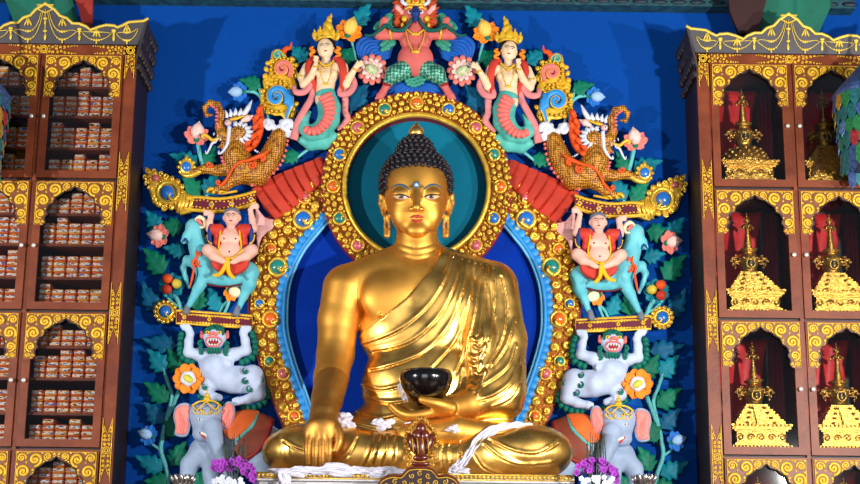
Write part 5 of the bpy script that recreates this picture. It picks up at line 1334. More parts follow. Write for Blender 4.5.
def hand(items, x, y, z, ang, L, spread=.22):
    """palm with four fingers and a thumb, added to a blob item list"""
    c, s = math.cos(ang), math.sin(ang); items.append(('e', (x, y, z), (L*.42, L*.32, L*.22), ang))
    for k in range(4):
        a = ang+(k-1.5)*spread; bx, by = x+c*L*.25-s*(k-1.5)*L*.14, y+s*L*.25+c*(k-1.5)*L*.14; l = L*(.62, .72, .7, .55)[k]
        items.append(('c', [(bx, by, z), (bx+math.cos(a)*l*.55, by+math.sin(a)*l*.55, z+L*.08), (bx+math.cos(a)*l, by+math.sin(a)*l, z-L*.02)], [L*.10, L*.085, L*.06]))
    a = ang-1.0; items.append(('c', [(x+s*L*.2, y-c*L*.2, z+.3), (x+s*L*.2+math.cos(a)*L*.45, y-c*L*.2+math.sin(a)*L*.45, z+L*.15)], [L*.12, L*.075]))
    return items
# ------------------------------------------------------------------ naga (snake woman)
def naga():
    t, fr = relief('snake_woman', 'crowned woman with a coiled snake tail and raised hand, left of the winged figure', 'carved figure', 24, 326, 80, 'carved snake women')
    it = [('e', (325.3, 47.2, 2), (8, 10, 7.5), -.12), ('e', (325, 51.5, 3), (6.4, 6.4, 6), 0), ('c', [(325.6, 54, 0), (325.5, 61, -1)], [4.2, 4.6]),
          ('c', [(310, 65, -1), (342, 66, -1)], [6, 6]), ('e', (326, 72, 0), (12.5, 11, 6.5)), ('e', (319.5, 73.5, 4), (4.8, 4.4, 3.4)), ('e', (332, 73.5, 4), (4.8, 4.4, 3.4)),
          ('c', [(325.5, 78, 0), (324.5, 90, 0), (325, 97, 0)], [10, 9.2, 10.5]),
          ('c', [(307, 66, 0), (301.5, 76, 1), (303.5, 84, 3), (311, 77, 7), (316, 66, 9)], [5.2, 4.2, 3.8, 3.4, 2.6]),
          ('c', [(343, 67, 0), (347.5, 77, 2), (346, 84.5, 4), (351, 76, 6), (356, 68, 7)], [5.2, 4.3, 3.9, 3.2, 2.6]),
          ('e', (325.8, 48.6, 9.3), (1.1, 2.6, 1.6), -.1), ('e', (317.7, 48.5, 0), (1.4, 2.6, 1.5)), ('e', (333.2, 48, 0), (1.4, 2.6, 1.5))]
    hand(it, 316.5, 62.5, 9.5, -1.6, 6); hand(it, 357.5, 66, 7.5, -.35, 7.5)
    blob(t, fr, 'body', IVORY, it, 1.3, .6); face_bits(t, fr, 325.3, 47.6, 7.4, 3.6, -.12)
    hr = blob(t, fr, 'hair', BLK, [('e', (326, 42, -1), (9.4, 7.5, 7), -.1), ('c', [(317, 46, -3), (314, 58, -4)], [2.5, 1.5]), ('c', [(335, 46, -3), (338, 58, -4)], [2.5, 1.5])], 1.5)
    q = MB()
    for dx, h, w in ((-10, 11, 3.3), (-5.2, 14, 3.6), (0, 17, 4), (5.2, 14, 3.6), (10, 11, 3.3)):
        bx, by = 326+dx*.95, 37.5+abs(dx)*.10; q.ell((bx+dx*.14, by-h*.35, 3.5-abs(dx)*.25), (w, h*.45, 2.2), 9, 7, rot=dx*.03); q.ell((bx+dx*.2, by-h*.8, 3.5-abs(dx)*.25), (1.1, 2.4, 1.1), 6, 5, rot=dx*.03)
    q.ell((327.5, 25, 1), (5, 6, 4), 10, 7); q.ell((329, 19, 1), (3, 5, 2.6), 8, 6); q.ell((331, 14.5, 1), (1.2, 3, 1.2), 6, 5); q.tube([(316, 40.5, 5), (321, 38.5, 8.5), (326, 38, 9.5), (331, 38, 8.5), (335.5, 39.5, 5)], 1.3, 6)
    q.build('crown', GOLDP, t, fr)
    for sg, x in ((-1, 312.5), (1, 337.5)):
        q = MB(); q.tube(cr([(x-sg*1, 46, 3), (x+sg*2.2, 48, 3), (x-sg*1.5, 51, 4), (x+sg*2.4, 54, 4), (x-sg*2, 57, 3)], 5), [.7, 1.7, 1.9, 1.6, .6], 6); q.ell((x, 56, 3), (3, 2, 1.6), 8, 5); q.build('flame_earring', ORG, t, fr)
    q = MB(); q.tube(cr([(318, 61, 6), (322, 65, 7.5), (326, 66.5, 8), (330, 65, 7.5), (334, 61, 6)], 4), 1.1, 6); q.ell((326, 68, 8), (2, 2.4, 1.2), 8, 5); q.tube(cr([(319, 63, 6), (321, 75, 8.5), (326, 86, 9.5), (331, 75, 8.5), (333, 63, 6)], 5), .6, 5); q.ell((326, 85.5, 9.8), (3, 1.6, 1.2), 8, 5); q.build('necklace', GOLDP, t, fr)
    for b_ in ([(298.5, 74, 2), (302, 76.5, 6), (305.5, 77, 2)], [(343.5, 76, 3), (347, 77.5, 7), (351.5, 76.5, 3)], [(313, 68, 9), (316, 69, 12), (319, 67, 9)], [(352, 69.5, 6), (355, 71, 10), (357.5, 71.5, 6)]): tub(t, fr, 'bracelet', GOLDP, b_, 1.0)
    # scarf over both shoulders, looping round the arms and hanging down
    tub(t, fr, 'scarf', REDC2, [(319, 58, 2), (311, 61, 5), (309, 70, 6), (312, 80, 5), (316, 92, 3)], [2.6, 4, 4.2, 3.6, 2.6], 8, flat=.5); tub(t, fr, 'scarf', REDC2, [(333, 58, 2), (340, 61, 5), (343, 70, 6), (343, 82, 5), (340, 93, 6)], [2.6, 4, 4.2, 3.6, 2.6], 8, flat=.5)
    tub(t, fr, 'scarf_end', ROSE, [(293.5, 85, 3), (296, 92, 5), (304, 92, 5), (310, 86, 5), (312, 80, 4), (312, 95, 3), (305, 108, 2), (298, 120, 1), (296, 128, 0), (293, 138, 0)], [1.8, 3.2, 3.4, 3, 2.4, 3.4, 3.6, 3.8, 4, 4.6], 8, flat=.5, lab='rose pink scarf end')
    tub(t, fr, 'scarf_end', ROSE, [(352, 75, 3), (354.5, 84, 4), (349, 93, 6), (340, 94, 6), (343, 86, 5), (345, 98, 3), (345, 110, 1), (347, 118, 0), (337, 128, -1)], [2, 3.2, 3.6, 3.2, 2.6, 3.6, 3.4, 3.6, 1.5], 8, flat=.5, lab='rose pink scarf end')
    tl = blob(t, fr, 'snake_tail', TEALS, [('c', [(325.5, 95, 0), (329, 106, 0), (328.5, 118, 0), (321, 129, 0), (311, 132, 0), (304, 127, -1), (304, 118, -2), (309, 110, -3)], [10.8, 11.2, 10.8, 9.4, 8.0, 6.2, 4.2, 2]),
                                          ('c', [(300, 137, -5), (310, 142, -5), (324, 141, -5), (334, 133, -5)], [3.5, 5.5, 5.5, 4])], 2, .8)
    C = cr([(325, 97, 11), (329.5, 107, 12), (329.5, 118, 11.5), (322, 129, 10.5), (312, 133, 9.5), (304.5, 129, 7)], 5); L = np.concatenate([[0], np.cumsum(np.linalg.norm(np.diff(C, axis=0), axis=1))]); q = MB()
    for k in range(13):
        u = (k+.4)/13*L[-1]; p = [np.interp(u, L, C[:, i]) for i in range(3)]; p2 = [np.interp(min(u+.6, L[-1]), L, C[:, i]) for i in range(3)]; a = math.atan2(p2[1]-p[1], p2[0]-p[0]) if u < L[-1]-.7 else a; w = 8.0*(1-k/13*.5); q.ell(p, (3.1, w, 3.4), 12, 8, rot=a)
    q.build('belly_plates', PLATE, tl, fr); return pair(t, 'crowned woman with a coiled snake tail and raised hand, right of the winged figure')
naga()
# ------------------------------------------------------------------ garuda
def garuda():
    fr = Frame(22, 415.5, 60, 5); t = thing('winged_guardian', 'red bellied winged guardian with beak and horns at the top centre above the halo', 'carved figure', fr)
    MB().lathe((0, 0, 0), [(.012, 0), (.012, 22*U-.004)], 10, axis='y').build('mounting_dowel', IRON, t, lambda V: np.asarray(V)+np.array([0, 22*U-.002, 0]))
    cx = 415.5; it = [('e', (cx, 58, 0), (18, 17, 12)), ('e', (cx, 38, 0), (16, 14, 9)), ('e', (cx-7.5, 41, 5), (7, 5.5, 4)), ('e', (cx+7.5, 41, 5), (7, 5.5, 4)), ('c', [(cx, 24, 0), (cx, 32, 0)], [8, 9]), ('e', (cx, 12, 2), (13, 13, 9))]
    for s in (-1, 1):
        it += [('c', [(cx+s*14, 32, 0), (cx+s*30, 34, 3), (cx+s*37, 34.5, 4)], [6, 5, 4.4]), ('c', [(cx+s*36, 35, 4), (cx+s*33, 27, 6)], [4.4, 3.2])]
        hand(it, cx+s*31.5, 24.5, 7, -1.5-s*.2, 7.5); it += [('c', [(cx+s*26, 80, 3), (cx+s*33, 92, 2), (cx+s*36, 95, 3)], [4.2, 3.4, 3])]
        for k in (-1, 0, 1): it += [('c', [(cx+s*36, 95, 3), (cx+s*36+k*4, 98, 3)], [2, 1])]
    blob(t, fr, 'body', GARR, it, 2, .75)
    for s in (-1, 1):
        blob(t, fr, 'feathered_thigh', SCALEN, [('c', [(cx+s*11, 68, 1), (cx+s*21, 74, 4), (cx+s*27, 81, 3)], [9.5, 9, 5.5])], 2, .8)
        q = MB(); n = 9
        for k in range(n):
            u = k/(n-1); x0, y0 = cx+s*(22+10*u*.4), 42+16*u*.6; x1, y1 = cx+s*(58-22*u), 36+30*u+4
            pts = cr([(x0, y0, -8), ((x0+x1)/2+s*6, (y0+y1)/2-8+6*u, -6), (x1, y1, -7), (x1-s*2+s*(-4)*u, y1+14-4*u, -9)], 5); q.tube(pts, [2.0, 2.5, 2.5, 1.0], 7, flat=.8)
        q.build('wing', DBLUE, t, fr)
        q = MB()
        for (fx, fy, r) in ((26, 14, 6), (31, 18, 6), (25, 21, 6), (36, 22, 5.5), (20, 17, 5.5), (29, 44, 5), (24, 40, 5), (30, 39, 4.5)):
            for j in range(3): q.ell((cx+s*(fx+j*1.8), fy+j*1.5, -4+j*.8), (r*(1-.2*j), r*.8*(1-.2*j), 2), 10, 6, rot=s*.5)
        q.build('shoulder_feathers', PGREEN, t, fr)
        tub(t, fr, 'snake', SNAKE, [(cx+s*51, 35, 6), (cx+s*43, 36, 7), (cx+s*35, 31, 9), (cx+s*29, 27.5, 11), (cx+s*22, 31.5, 10), (cx+s*13, 31.5, 9), (cx+s*7, 26, 10), (cx+s*3.5, 20, 11)], [.8, 1.6, 2, 2, 2, 2, 1.8, 1.4], 8)
        tub(t, fr, 'horn', WHT, [(cx+s*8, 6, 8), (cx+s*13, 3, 8), (cx+s*12, -5, 7), (cx+s*7, -9, 7)], [1.8, 2, 1.5, .5]); blob(t, fr, 'ear', PINKL, [('c', [(cx+s*13, 12, 3), (cx+s*18, 7, 3), (cx+s*20, 3, 2)], [3, 2.4, .8])])
        q = MB(); q.ell((cx+s*5.5, 13.8, 10), (2.6, 2.2, 1.6), 10, 6); e = q.build('eye', EYEW, t, fr); MB().ell((cx+s*5.5, 13.8, 11.4), (1.1, 1.1, .6), 8, 5).build('pupil', BLK, e, fr)
        tub(t, fr, 'eyebrow', GOLDP, [(cx+s*3, 10.5, 11), (cx+s*6, 9, 10.5), (cx+s*11, 11, 8)], [1, 1.5, .5]); q = MB(); q.ell((cx+s*11, 19, 6), (3.4, 3.6, 2.5), 9, 6); q.ell((cx+s*13, 25, 5), (2, 2.6, 2), 8, 5); q.build('gold_earring', GOLDP, t, fr)
        tub(t, fr, 'bracelet', GOLDP, [(cx+s*29, 29, 4), (cx+s*33.5, 30.5, 9.4), (cx+s*37, 29.5, 5)], 1.1); tub(t, fr, 'armlet', GOLDP, [(cx+s*24, 28.5, 3), (cx+s*25.5, 33, 9), (cx+s*24, 38.5, 3)], 1.2)
        tub(t, fr, 'anklet', DKRED, [(cx+s*24, 84, 2), (cx+s*28.5, 85, 7), (cx+s*32, 83, 3)], 1.7)
    hi = [('e', (cx, 4, -4), (21, 18, 6))]; q = MB(); q.ell((cx, 5, -5), (20.5, 19, 5), 20, 10)
    for k in range(26):
        a = PI*(.93+1.14*k/25*1.0)+0; a = PI*.80+k/25*PI*1.4; r0 = 13; r1 = 22+2*(k % 2); q.tube(cr([(cx+r0*math.cos(a), 7+r0*math.sin(a), 3), (cx+18*math.cos(a+.12), 7+18*math.sin(a+.12), 2), (cx+r1*math.cos(a), 7+r1*math.sin(a)*1.0, -1)], 3), [2.2, 2.4, .7], 6)
    for s in (-1, 1):
        for k in range(4): q.tube(cr([(cx+s*(12+k*1.6), 12+k, 2), (cx+s*(17+k), 18+k*1.5, 1), (cx+s*(14+k*1.5), 27-k, 0)], 3), [2.4, 2.4, .8], 6)
    q.build('flame_hair', T_('hair_rust', (192, 72, 28)), t, fr)
    blob(t, fr, 'beak', NAVY, [('c', [(cx, 11.5, 9), (cx, 17, 14), (cx, 25, 12)], [4.2, 4.4, 1.2])], 1, .6)
    q = MB(); q.tube([(cx-11, 5, 7), (cx-5, 6, 9.5), (cx, 6.5, 10), (cx+5, 6, 9.5), (cx+11, 5, 7)], 1.6, 6); q.ell((cx, 3, 10), (4, 4, 2.4), 10, 7)
    for s in (-1, 1): q.ell((cx+s*7, 2, 8), (2.8, 4, 1.8), 8, 6)
    c_ = q.build('crown', GOLDP, t, fr); MB().ell((cx, 3, 12), (2.2, 2.2, 1.6), 10, 6).build('jewel', ORG2, c_, fr)
    q = MB(); q.tube(cr([(cx-11, 27, 7), (cx-6, 33, 9.5), (cx, 35.5, 10), (cx+6, 33, 9.5), (cx+11, 27, 7)], 4), .8, 5); q.ell((cx, 36, 10.5), (5, 1.8, 1.2), 9, 6); q.tube(cr([(cx-10, 29, 8), (cx-7, 44, 11), (cx, 55, 12.6), (cx+7, 44, 11), (cx+10, 29, 8)], 5), .6, 5); q.ell((cx, 54.5, 13.2), (4.6, 1.8, 1.3), 9, 6); q.build('necklace', GOLDP, t, fr)
    q = MB()
    for k in range(11): a = PI*(.06+.88*k/10); q.tube(cr([(cx+math.cos(a)*6, 80+math.sin(a)*3, -3), (cx+math.cos(a)*20, 82+math.sin(a)*7, -3), (cx+math.cos(a)*32, 84+math.sin(a)*12, -6)], 3), [2.4, 3, 1], 6, flat=.5)
    q.build('tail_feathers', DBLUE, t, fr); q = MB()
    for j in range(3):
        for k in range(7-j): q.ell((cx-10+j*1.6+k*3.3, 76.5+j*3.2+1.6*math.sin(k), 0+j), (2.6, 2.2, 1.5), 8, 5)
    q.build('rump_feathers', PGREEN, t, fr)
garuda()
# ------------------------------------------------------------------ makara dragon
def makara():
    t, fr = relief('scaly_dragon', 'golden scaled dragon with curled trunk and orange mane on the upper left beam', 'carved dragon', 20, 250, 165, 'carved dragons')
    blob(t, fr, 'body', SCALEG, [('c', [(236, 142, 2), (236, 156, 2), (243, 168, 2), (256, 172, 1), (266, 162, 0), (273, 149, -1), (278.5, 134, -2)], [10, 13.5, 15, 13, 11.5, 10, 8.5]),
        ('c', [(243, 166, 6), (236, 178, 7), (226, 186, 7), (217, 190, 6)], [10, 7.5, 5, 3.6]), ('c', [(230, 168, 2), (218, 170, 2), (205, 168, 2), (194, 171, 2)], [8, 5.5, 4.4, 3.6]),
        ('c', [(231, 137, 3), (223, 135, 4), (219.5, 126, 4), (221, 114, 4), (217.5, 105, 4), (210, 102.5, 4), (204.5, 107.5, 4), (206.5, 115, 4), (212, 114.5, 4)], [9, 6.5, 4.6, 4, 3.5, 2.9, 2.4, 1.8, 1.1]),
        ('e', (238.5, 133.5, 8), (8, 6.5, 5)), ('c', [(231, 143, 3), (224, 144.5, 4), (219, 146.5, 4)], [4, 3, 1.6]), ('c', [(229, 121, 6), (236, 118, 6), (245, 118, 4)], [2.4, 2.2, 1.4])], 2, .75)
    q = MB(); C = cr([(224, 145, 4), (222.5, 158, 6), (226, 168, 7), (234, 178, 8)], 6)
    for p in C[::2]: q.ell(p, (2.4, 1.6, 2), 7, 5, rot=.3)
    C = cr([(287, 139, -1), (284, 155, 1), (277, 168, 2), (264, 180, 3), (252, 185, 4)], 6)
    for p in C[::2]: q.ell(p, (1.8, 1.8, 2), 7, 5)
    q.build('belly_ridge', PLATE, t, fr)
    C = cr([(212, 106.5, 8), (217.5, 112, 8.5), (217, 121, 8.5), (219, 129, 9)], 5); q = MB()
    for p in C[::2]: q.ell(p, (2, 1.3, 1.4), 7, 5)
    q.build('trunk_ridge', PLATE, t, fr)
    q = MB(); C = cr([(256, 151, 5), (262, 153, 3), (267, 146, 1), (270, 136, 0)], 5)
    for k, p in enumerate(C[::2]): q.tube([p, (p[0]-2.5, p[1]-1.5, p[2])], [1.4, .3], 5)
    for k in range(9): a = -1.9+k*.44; q.tube(cr([(238.5+8*math.cos(a), 133.5+6.5*math.sin(a), 10), (239+12*math.cos(a+.1), 133.5+9.5*math.sin(a+.1), 9), (239.5+14.5*math.cos(a-.1), 134+12*math.sin(a-.1), 7)], 3), [2.4, 2, .4], 6)
    for x, y, x2, y2, r in ((227, 118, 225, 110, 1.8), (230.5, 117, 230, 109, 2), (234.5, 116, 235.5, 108, 2.2), (239, 116, 241, 108, 2.3), (243, 116, 252, 100, 2.8)): q.tube(cr([(x, y, 6), ((x+x2)/2+1, (y+y2)/2+.5, 7), (x2, y2, 5)], 4), [r, r*.9, .3], 6)
    q.tube(cr([(230, 128, 9), (229.5, 137, 11), (228, 146, 11), (223, 153, 9), (219, 154.5, 8), (219.5, 151.5, 8)], 4), [2.2, 2, 1.7, 1.3, 1, .5], 6); q.tube(cr([(216, 142, 6), (212.5, 144, 7), (209.5, 150, 7), (206.5, 154, 6), (205.5, 151, 6)], 4), [1.6, 1.3, 1.1, .9, .4], 6)
    for x, y in ((214.5, 134), (218.5, 135.5), (222, 137), (217, 142.5), (221, 141.5)): q.tube([(x, y, 8), (x-.5, y+(2.8 if y < 138 else -2.8), 9)], [1.1, .3], 5)
    q.build('white_tufts', WHT, t, fr)
    blob(t, fr, 'mouth', DKRED, [('c', [(229, 139.5, 4.5), (217, 139, 4.5)], [2.8, 2.2])], 1); tub(t, fr, 'tongue_scroll', GOLDP, [(219, 139, 7), (213, 141, 8), (209, 138, 8), (205, 135.5, 8), (202.5, 137.5, 8), (205, 139.5, 8)], [1.6, 1.8, 1.6, 1.6, 1.3, .8])
    q = MB(); q.ell((228.5, 124, 9), (3.6, 3.4, 2.4), 12, 7); e = q.build('eye', PINKL, t, fr); MB().ell((228, 124.2, 11), (1.9, 1.9, 1), 10, 6).build('eyeball', EYEW, e, fr); MB().ell((227.8, 124.3, 12), (.8, .8, .4), 7, 4).build('pupil', BLK, e, fr)
    tub(t, fr, 'eyebrow', GOLDP, [(231, 121, 10), (236, 120.5, 10.5), (243, 117.5, 9), (248, 115.5, 7)], [1.2, 1.6, 1.2, .5]); blob(t, fr, 'ear', PALE, [('c', [(243, 122, 9), (248, 119.5, 9), (254, 116, 7)], [2, 3.2, .7])], 1)
    q = MB(); q.prism(cr([(256, 116), (262, 103), (263.5, 118), (263, 130), (258, 143), (250, 150), (240, 152), (231, 149), (229, 144), (240, 145), (250, 139), (254, 128), (252, 120)], 3, True), -1, 5, bev=1)
    for k, (x, y, a) in enumerate([(260, 110, -1.3), (257, 118, -1.2), (261, 122, -1.2), (256, 127, -1.1), (260, 133, -1.1), (254, 137, -.9), (256, 143, -.8), (248, 144, -.6), (249, 150, -.5), (241, 148, -.3), (236, 149, -.2), (232, 147, 0)]):
        q.tube(cr([(x-4*math.cos(a), y-4*math.sin(a), 5), (x, y, 8), (x+5*math.cos(a)+1, y+6*math.sin(a), 5)], 4), [1.4, 3, .5], 6); q.tube([(u, v, 8) for u, v in spiral(x-2, y+2, 2.4, 1, k, 1, 8)], [.9, .5], 5)
    q.build('mane', ORG2, t, fr)
    S = SDF(1)
    for cx_, cy_, r, h_ in ((267.5, 125, 6.2, 1), (286, 125.5, 6.8, -1), (289, 134, 4, -1)):
        sp = spiral(cx_, cy_, r, 1.1, PI if h_ > 0 else 0, h_, 14, .2); S.chain([(a, b, 2+i*.1) for i, (a, b) in enumerate(sp)], [r*.42, r*.36, r*.26])
        for k in range(5): a = PI+k*PI/4; S.ell((cx_+r*.95*math.cos(a), cy_+r*.95*math.sin(a), 1), r*.42)
    S.chain([(276, 140, -1), (276, 128, 0)], [6, 4]); S.build('tail_plume', WHT, t, fr, .65)
    tub(t, fr, 'flame_marking', ORG2, [(218.5, 184, 11), (221, 187.5, 12.5), (227, 183, 14), (234, 172, 17), (241, 166, 18), (250, 163.5, 17), (258, 160, 15), (264, 157, 14), (271, 151, 10)], [.8, 1.5, 1.4, 1.2, 1.5, 1.5, 2.2, 2, .5]); q = MB()
    q.tube([(a, b, 16.5) for a, b in spiral(253, 168, 4.2, 1.5, -1, 1, 18)], [1.5, .8], 6); q.tube([(a, b, 14.5) for a, b in spiral(263, 160, 3.6, 1.3, 2, -1, 14)], [1.6, .8], 6); q.tube([(a, b, 12) for a, b in spiral(219.5, 184, 3, 1.2, 1, 1, 12)], [1.2, .7], 6); q.tube([(a, b, 8) for a, b in spiral(209.5, 165, 3.6, 1.2, 0, 1, 12)], [1.5, .8], 6); q.build('flame_curls', ORG2, t, fr)
    q = MB()
    for k, (x, y) in enumerate(((210, 192), (216, 193), (222, 193.5))): q.tube(cr([(x+5, y-3, 5), (x, y-2.5, 7), (x-3, y+1, 6)], 3), [2, 2, .9], 6)
    q.tube([(206, 190.5, 3), (222, 193, 3), (237, 190.5, 3)], 1.3, 6); q.build('paw', GOLDP, t, fr)
    q = MB(); q.ell((186, 165, 0), (8, 8.6, 2.4), 16, 7); q.ell((186, 157, 0), (2, 4, 1.6), 8, 5)
    for k in range(9): a = -1.2+k*.62; q.ell((186+8.2*math.cos(a), 166+8.2*math.sin(a), 1), 2, 7, 5)
    q.tube(cr([(200, 170, 3), (194, 174, 3), (186, 175, 2), (180, 172, 1)], 4), [3, 2.6, 2.2, 1], 7); h_ = q.build('jewel_flame', GILT, t, fr); MB().ell((186, 166, 2.5), (4.8, 5.2, 3), 14, 9).build('jewel', JC['blue'], h_, fr)['label'] = 'blue jewel'
    return pair(t, 'golden scaled dragon with curled trunk and orange mane on the upper right beam')
makara()
# ------------------------------------------------------------------ goat
def goat():
    t, fr = relief('teal_goat', 'teal horned goat carrying the kneeling man under the upper left beam', 'carved goat', 16, 220, 270, 'carved goats')
    blob(t, fr, 'body', GOATT, [('e', (226, 270, 0), (29, 15.5, 9)), ('c', [(203, 262, 1), (198, 246, 2), (196, 232, 3)], [13, 9.5, 8]), ('e', (195, 226, 4), (9.5, 8, 6)), ('c', [(193, 228, 4), (187, 236, 4), (183.5, 241, 4)], [6.5, 4.2, 3]), ('c', [(192, 232, 4), (189.5, 241, 4)], [4.5, 2]),
        ('c', [(206, 272, 2), (198, 288, 4), (189, 305, 4)], [10, 5, 2.9]), ('c', [(195, 262, -3), (186, 258, -4), (181.5, 266, -4), (184, 276, -4), (188, 285, -4)], [6, 4.2, 3, 2.4, 2]), ('c', [(248, 272, 0), (248, 284, 1), (243, 296, 1), (238.5, 307, 1)], [11, 7, 3.8, 2.8]), ('c', [(240, 276, -5), (232, 292, -6)], [7, 3])], 3, .85)
    tub(t, fr, 'horn', CREAM, [(196, 221, 9), (201, 218.5, 10), (205.5, 222, 10), (205, 228, 10), (200, 228.5, 10)], [1.6, 2.4, 2.2, 1.6, .6]); blob(t, fr, 'ear', PLATE, [('c', [(199, 222, 11), (203, 226, 11)], [2.2, 1.2])], .5)
    for x, y in ((187.5, 308.5), (237.5, 310.5)): blob(t, fr, 'hoof', T_('hoof_grey', (110, 116, 130)), [('c', [(x, y-3, 3), (x-1.5, y+3, 3.5)], [2.9, 3.4])], 1)
    q = MB(); q.ell((191, 227.5, 10), (1.6, 1.3, 1), 8, 5); e = q.build('eye', EYEW, t, fr); MB().ell((190.8, 227.6, 10.9), (.7, .7, .4), 6, 4).build('pupil', BLK, e, fr)
    tub(t, fr, 'mouth', NAVY, [(182, 243, 6.5), (185.5, 239.5, 8.5), (187, 241.5, 8.5), (188, 244, 6.5)], [.5, .9, .9, .4])
    tub(t, fr, 'flame_marking', ORG2, [(190.5, 288, 8), (193, 280, 12), (195, 270, 13), (194, 264, 13.4), (198, 259, 13), (197, 252, 12)], [.5, 1.3, 1.1, 1.5, 1.6, .5]); q = MB(); q.tube([(a, b, 13.4) for a, b in spiral(199.5, 265, 3.4, 1.3, 1, 1, 14)], [1.2, .6], 6); q.tube([(a, b, 13) for a, b in spiral(200, 256, 2.8, 1.2, 1, -1, 12)], [1.1, .6], 6); q.build('flame_curls', ORG2, t, fr)
    tub(t, fr, 'girth_line', MAROON, [(205, 283, 6), (216, 286.5, 7), (232, 286.5, 7), (242, 284, 6)], .9)
    return pair(t, 'teal horned goat carrying the kneeling man under the upper right beam')
goat()
# ------------------------------------------------------------------ man riding
def rider():
    t, fr = relief('person', 'bare chested person in red sleeves sitting on the left goat, arms raised to the beam', 'person', 28, 230, 245, 'carved beam bearers')
    it = [('e', (231.5, 216.5, 2), (7.8, 8.4, 7)), ('e', (231.5, 220, 3), (6.6, 5.6, 5.6)), ('c', [(231, 222, 0), (231, 229, 0)], [4.6, 5]), ('c', [(219, 232, 0), (242, 232, 0)], [5, 5]), ('e', (230, 238, 1), (12, 10, 7.5)), ('e', (224, 238.5, 6), (5, 4.4, 2.8)), ('e', (236, 238.5, 6), (5, 4.4, 2.8)), ('e', (230, 251, 2), (12.5, 11, 9)),
          ('c', [(217, 231, 0), (209.5, 228, 1), (209, 222, 2), (211.5, 214, 3)], [4.6, 4, 3.2, 2.6]), ('c', [(244, 231, 0), (253, 227.5, 1), (252, 219, 2), (250, 209.5, 3)], [4.6, 4, 3.2, 2.6]),
          ('c', [(221, 258, 2), (208.5, 250.5, 6), (214, 257, 9), (222.5, 262, 11)], [7.5, 6, 4.6, 3.4]), ('c', [(240, 258, 2), (252, 250.5, 6), (247, 257, 9), (239, 260, 11)], [7.5, 6, 4.6, 3.4]),
          ('e', (226, 263, 12), (5.4, 3, 2.6), .3), ('e', (236, 262.5, 12), (5.4, 3, 2.6), -.4), ('e', (223.7, 217, 1), (1.5, 2.8, 1.6)), ('e', (239.4, 217, 1), (1.5, 2.8, 1.6)), ('e', (231.4, 218.2, 9.6), (1.3, 2.4, 1.6))]
    hand(it, 209.5, 212.6, 4, PI, 7); hand(it, 252.5, 206.5, 4, -.1, 7)
    blob(t, fr, 'body', FLESH, it, 1.6, .65); face_bits(t, fr, 231.5, 217, 7.3, 3.3)
    blob(t, fr, 'hair', HAIRG, [('e', (231.5, 212.5, .5), (8.3, 6.4, 7))], 1)
    q = MB(); 
    for x in (224.3, 236): q.ell((x, 239.5, 9), (1, 1, .7), 7, 5)
    q.ell((230, 253, 11), (.9, 1.1, .5), 6, 4); q.build('skin_marks', DKRED, t, fr)
    for s, x0, x1 in ((-1, 218.5, 208.5), (1, 242, 252.5)):
        sl = blob(t, fr, 'sleeve', REDC2, [('c', [(x0, 229.5, 2.5), ((x0+x1)/2, 229, 2.8)], [6.2, 5.6]), ('c', [(x0+s*0, 231, 2), (x0+s*1, 242, 2), (x0+s*3, 246, 1)], [4.4, 4, 2])], 2, .7)
        tub(t, fr, 'blue_lining', NAVY, [((x0+x1)/2+s*3, 224, 4), ((x0+x1)/2+s*3.5, 231, 5), ((x0+x1)/2+s*4, 239, 3), ((x0+x1)/2+s*2, 245, 2)], [1.4, 2.6, 2.2, 1.2], lab='dark blue sleeve lining')
        tub(t, fr, 'yellow_hem', YSASH, [(x0-s*2.6, 226.5, 6.5), (x0-s*1.8, 236, 7.5), (x0-s*.5, 246, 7), (x0-s*1.5, 256, 8)], .9, lab='yellow robe hem')
        tub(t, fr, 'yellow_cuff', YSASH, [(x1+s*1.5, 234, 2), (x1+s*.2, 240, 3), (x1-s*3, 243.5, 3)], 1.1)
        blob(t, fr, 'trouser', REDC2, [('c', [(230+s*9, 259, 0), (230+s*19.5, 253, 2.5)], [6.6, 5.2])], 1)
    blob(t, fr, 'loin_cloth', REDC2, [('p', cr([(213, 258), (230, 262), (247, 258), (248, 266), (240, 273), (230, 275.5), (219, 272), (212, 266)], 3, True), 3, 5, 2)], 1, .8)
    q = MB(); q.tube(cr([(217, 250, 8), (222, 258, 11), (228.5, 260.5, 13), (236, 258, 11), (243, 250, 8)], 4), 1.3, 6); q.ell((228.5, 261, 14), (2.6, 2.4, 2), 9, 6); q.build('sash', YSASH, t, fr)
    for p in ([(228, 262, 14), (225, 270, 13), (220, 275.5, 11), (213.5, 276.5, 10)], [(229.5, 262, 14), (229, 271, 13), (231, 276, 11), (235, 279.5, 10)]): tub(t, fr, 'sash_end', YSASH, p, [1.6, 2.2, 2.2, 1.6], 7, flat=.5)
    return pair(t, 'bare chested person in red sleeves sitting on the right goat, arms raised to the beam')
rider()
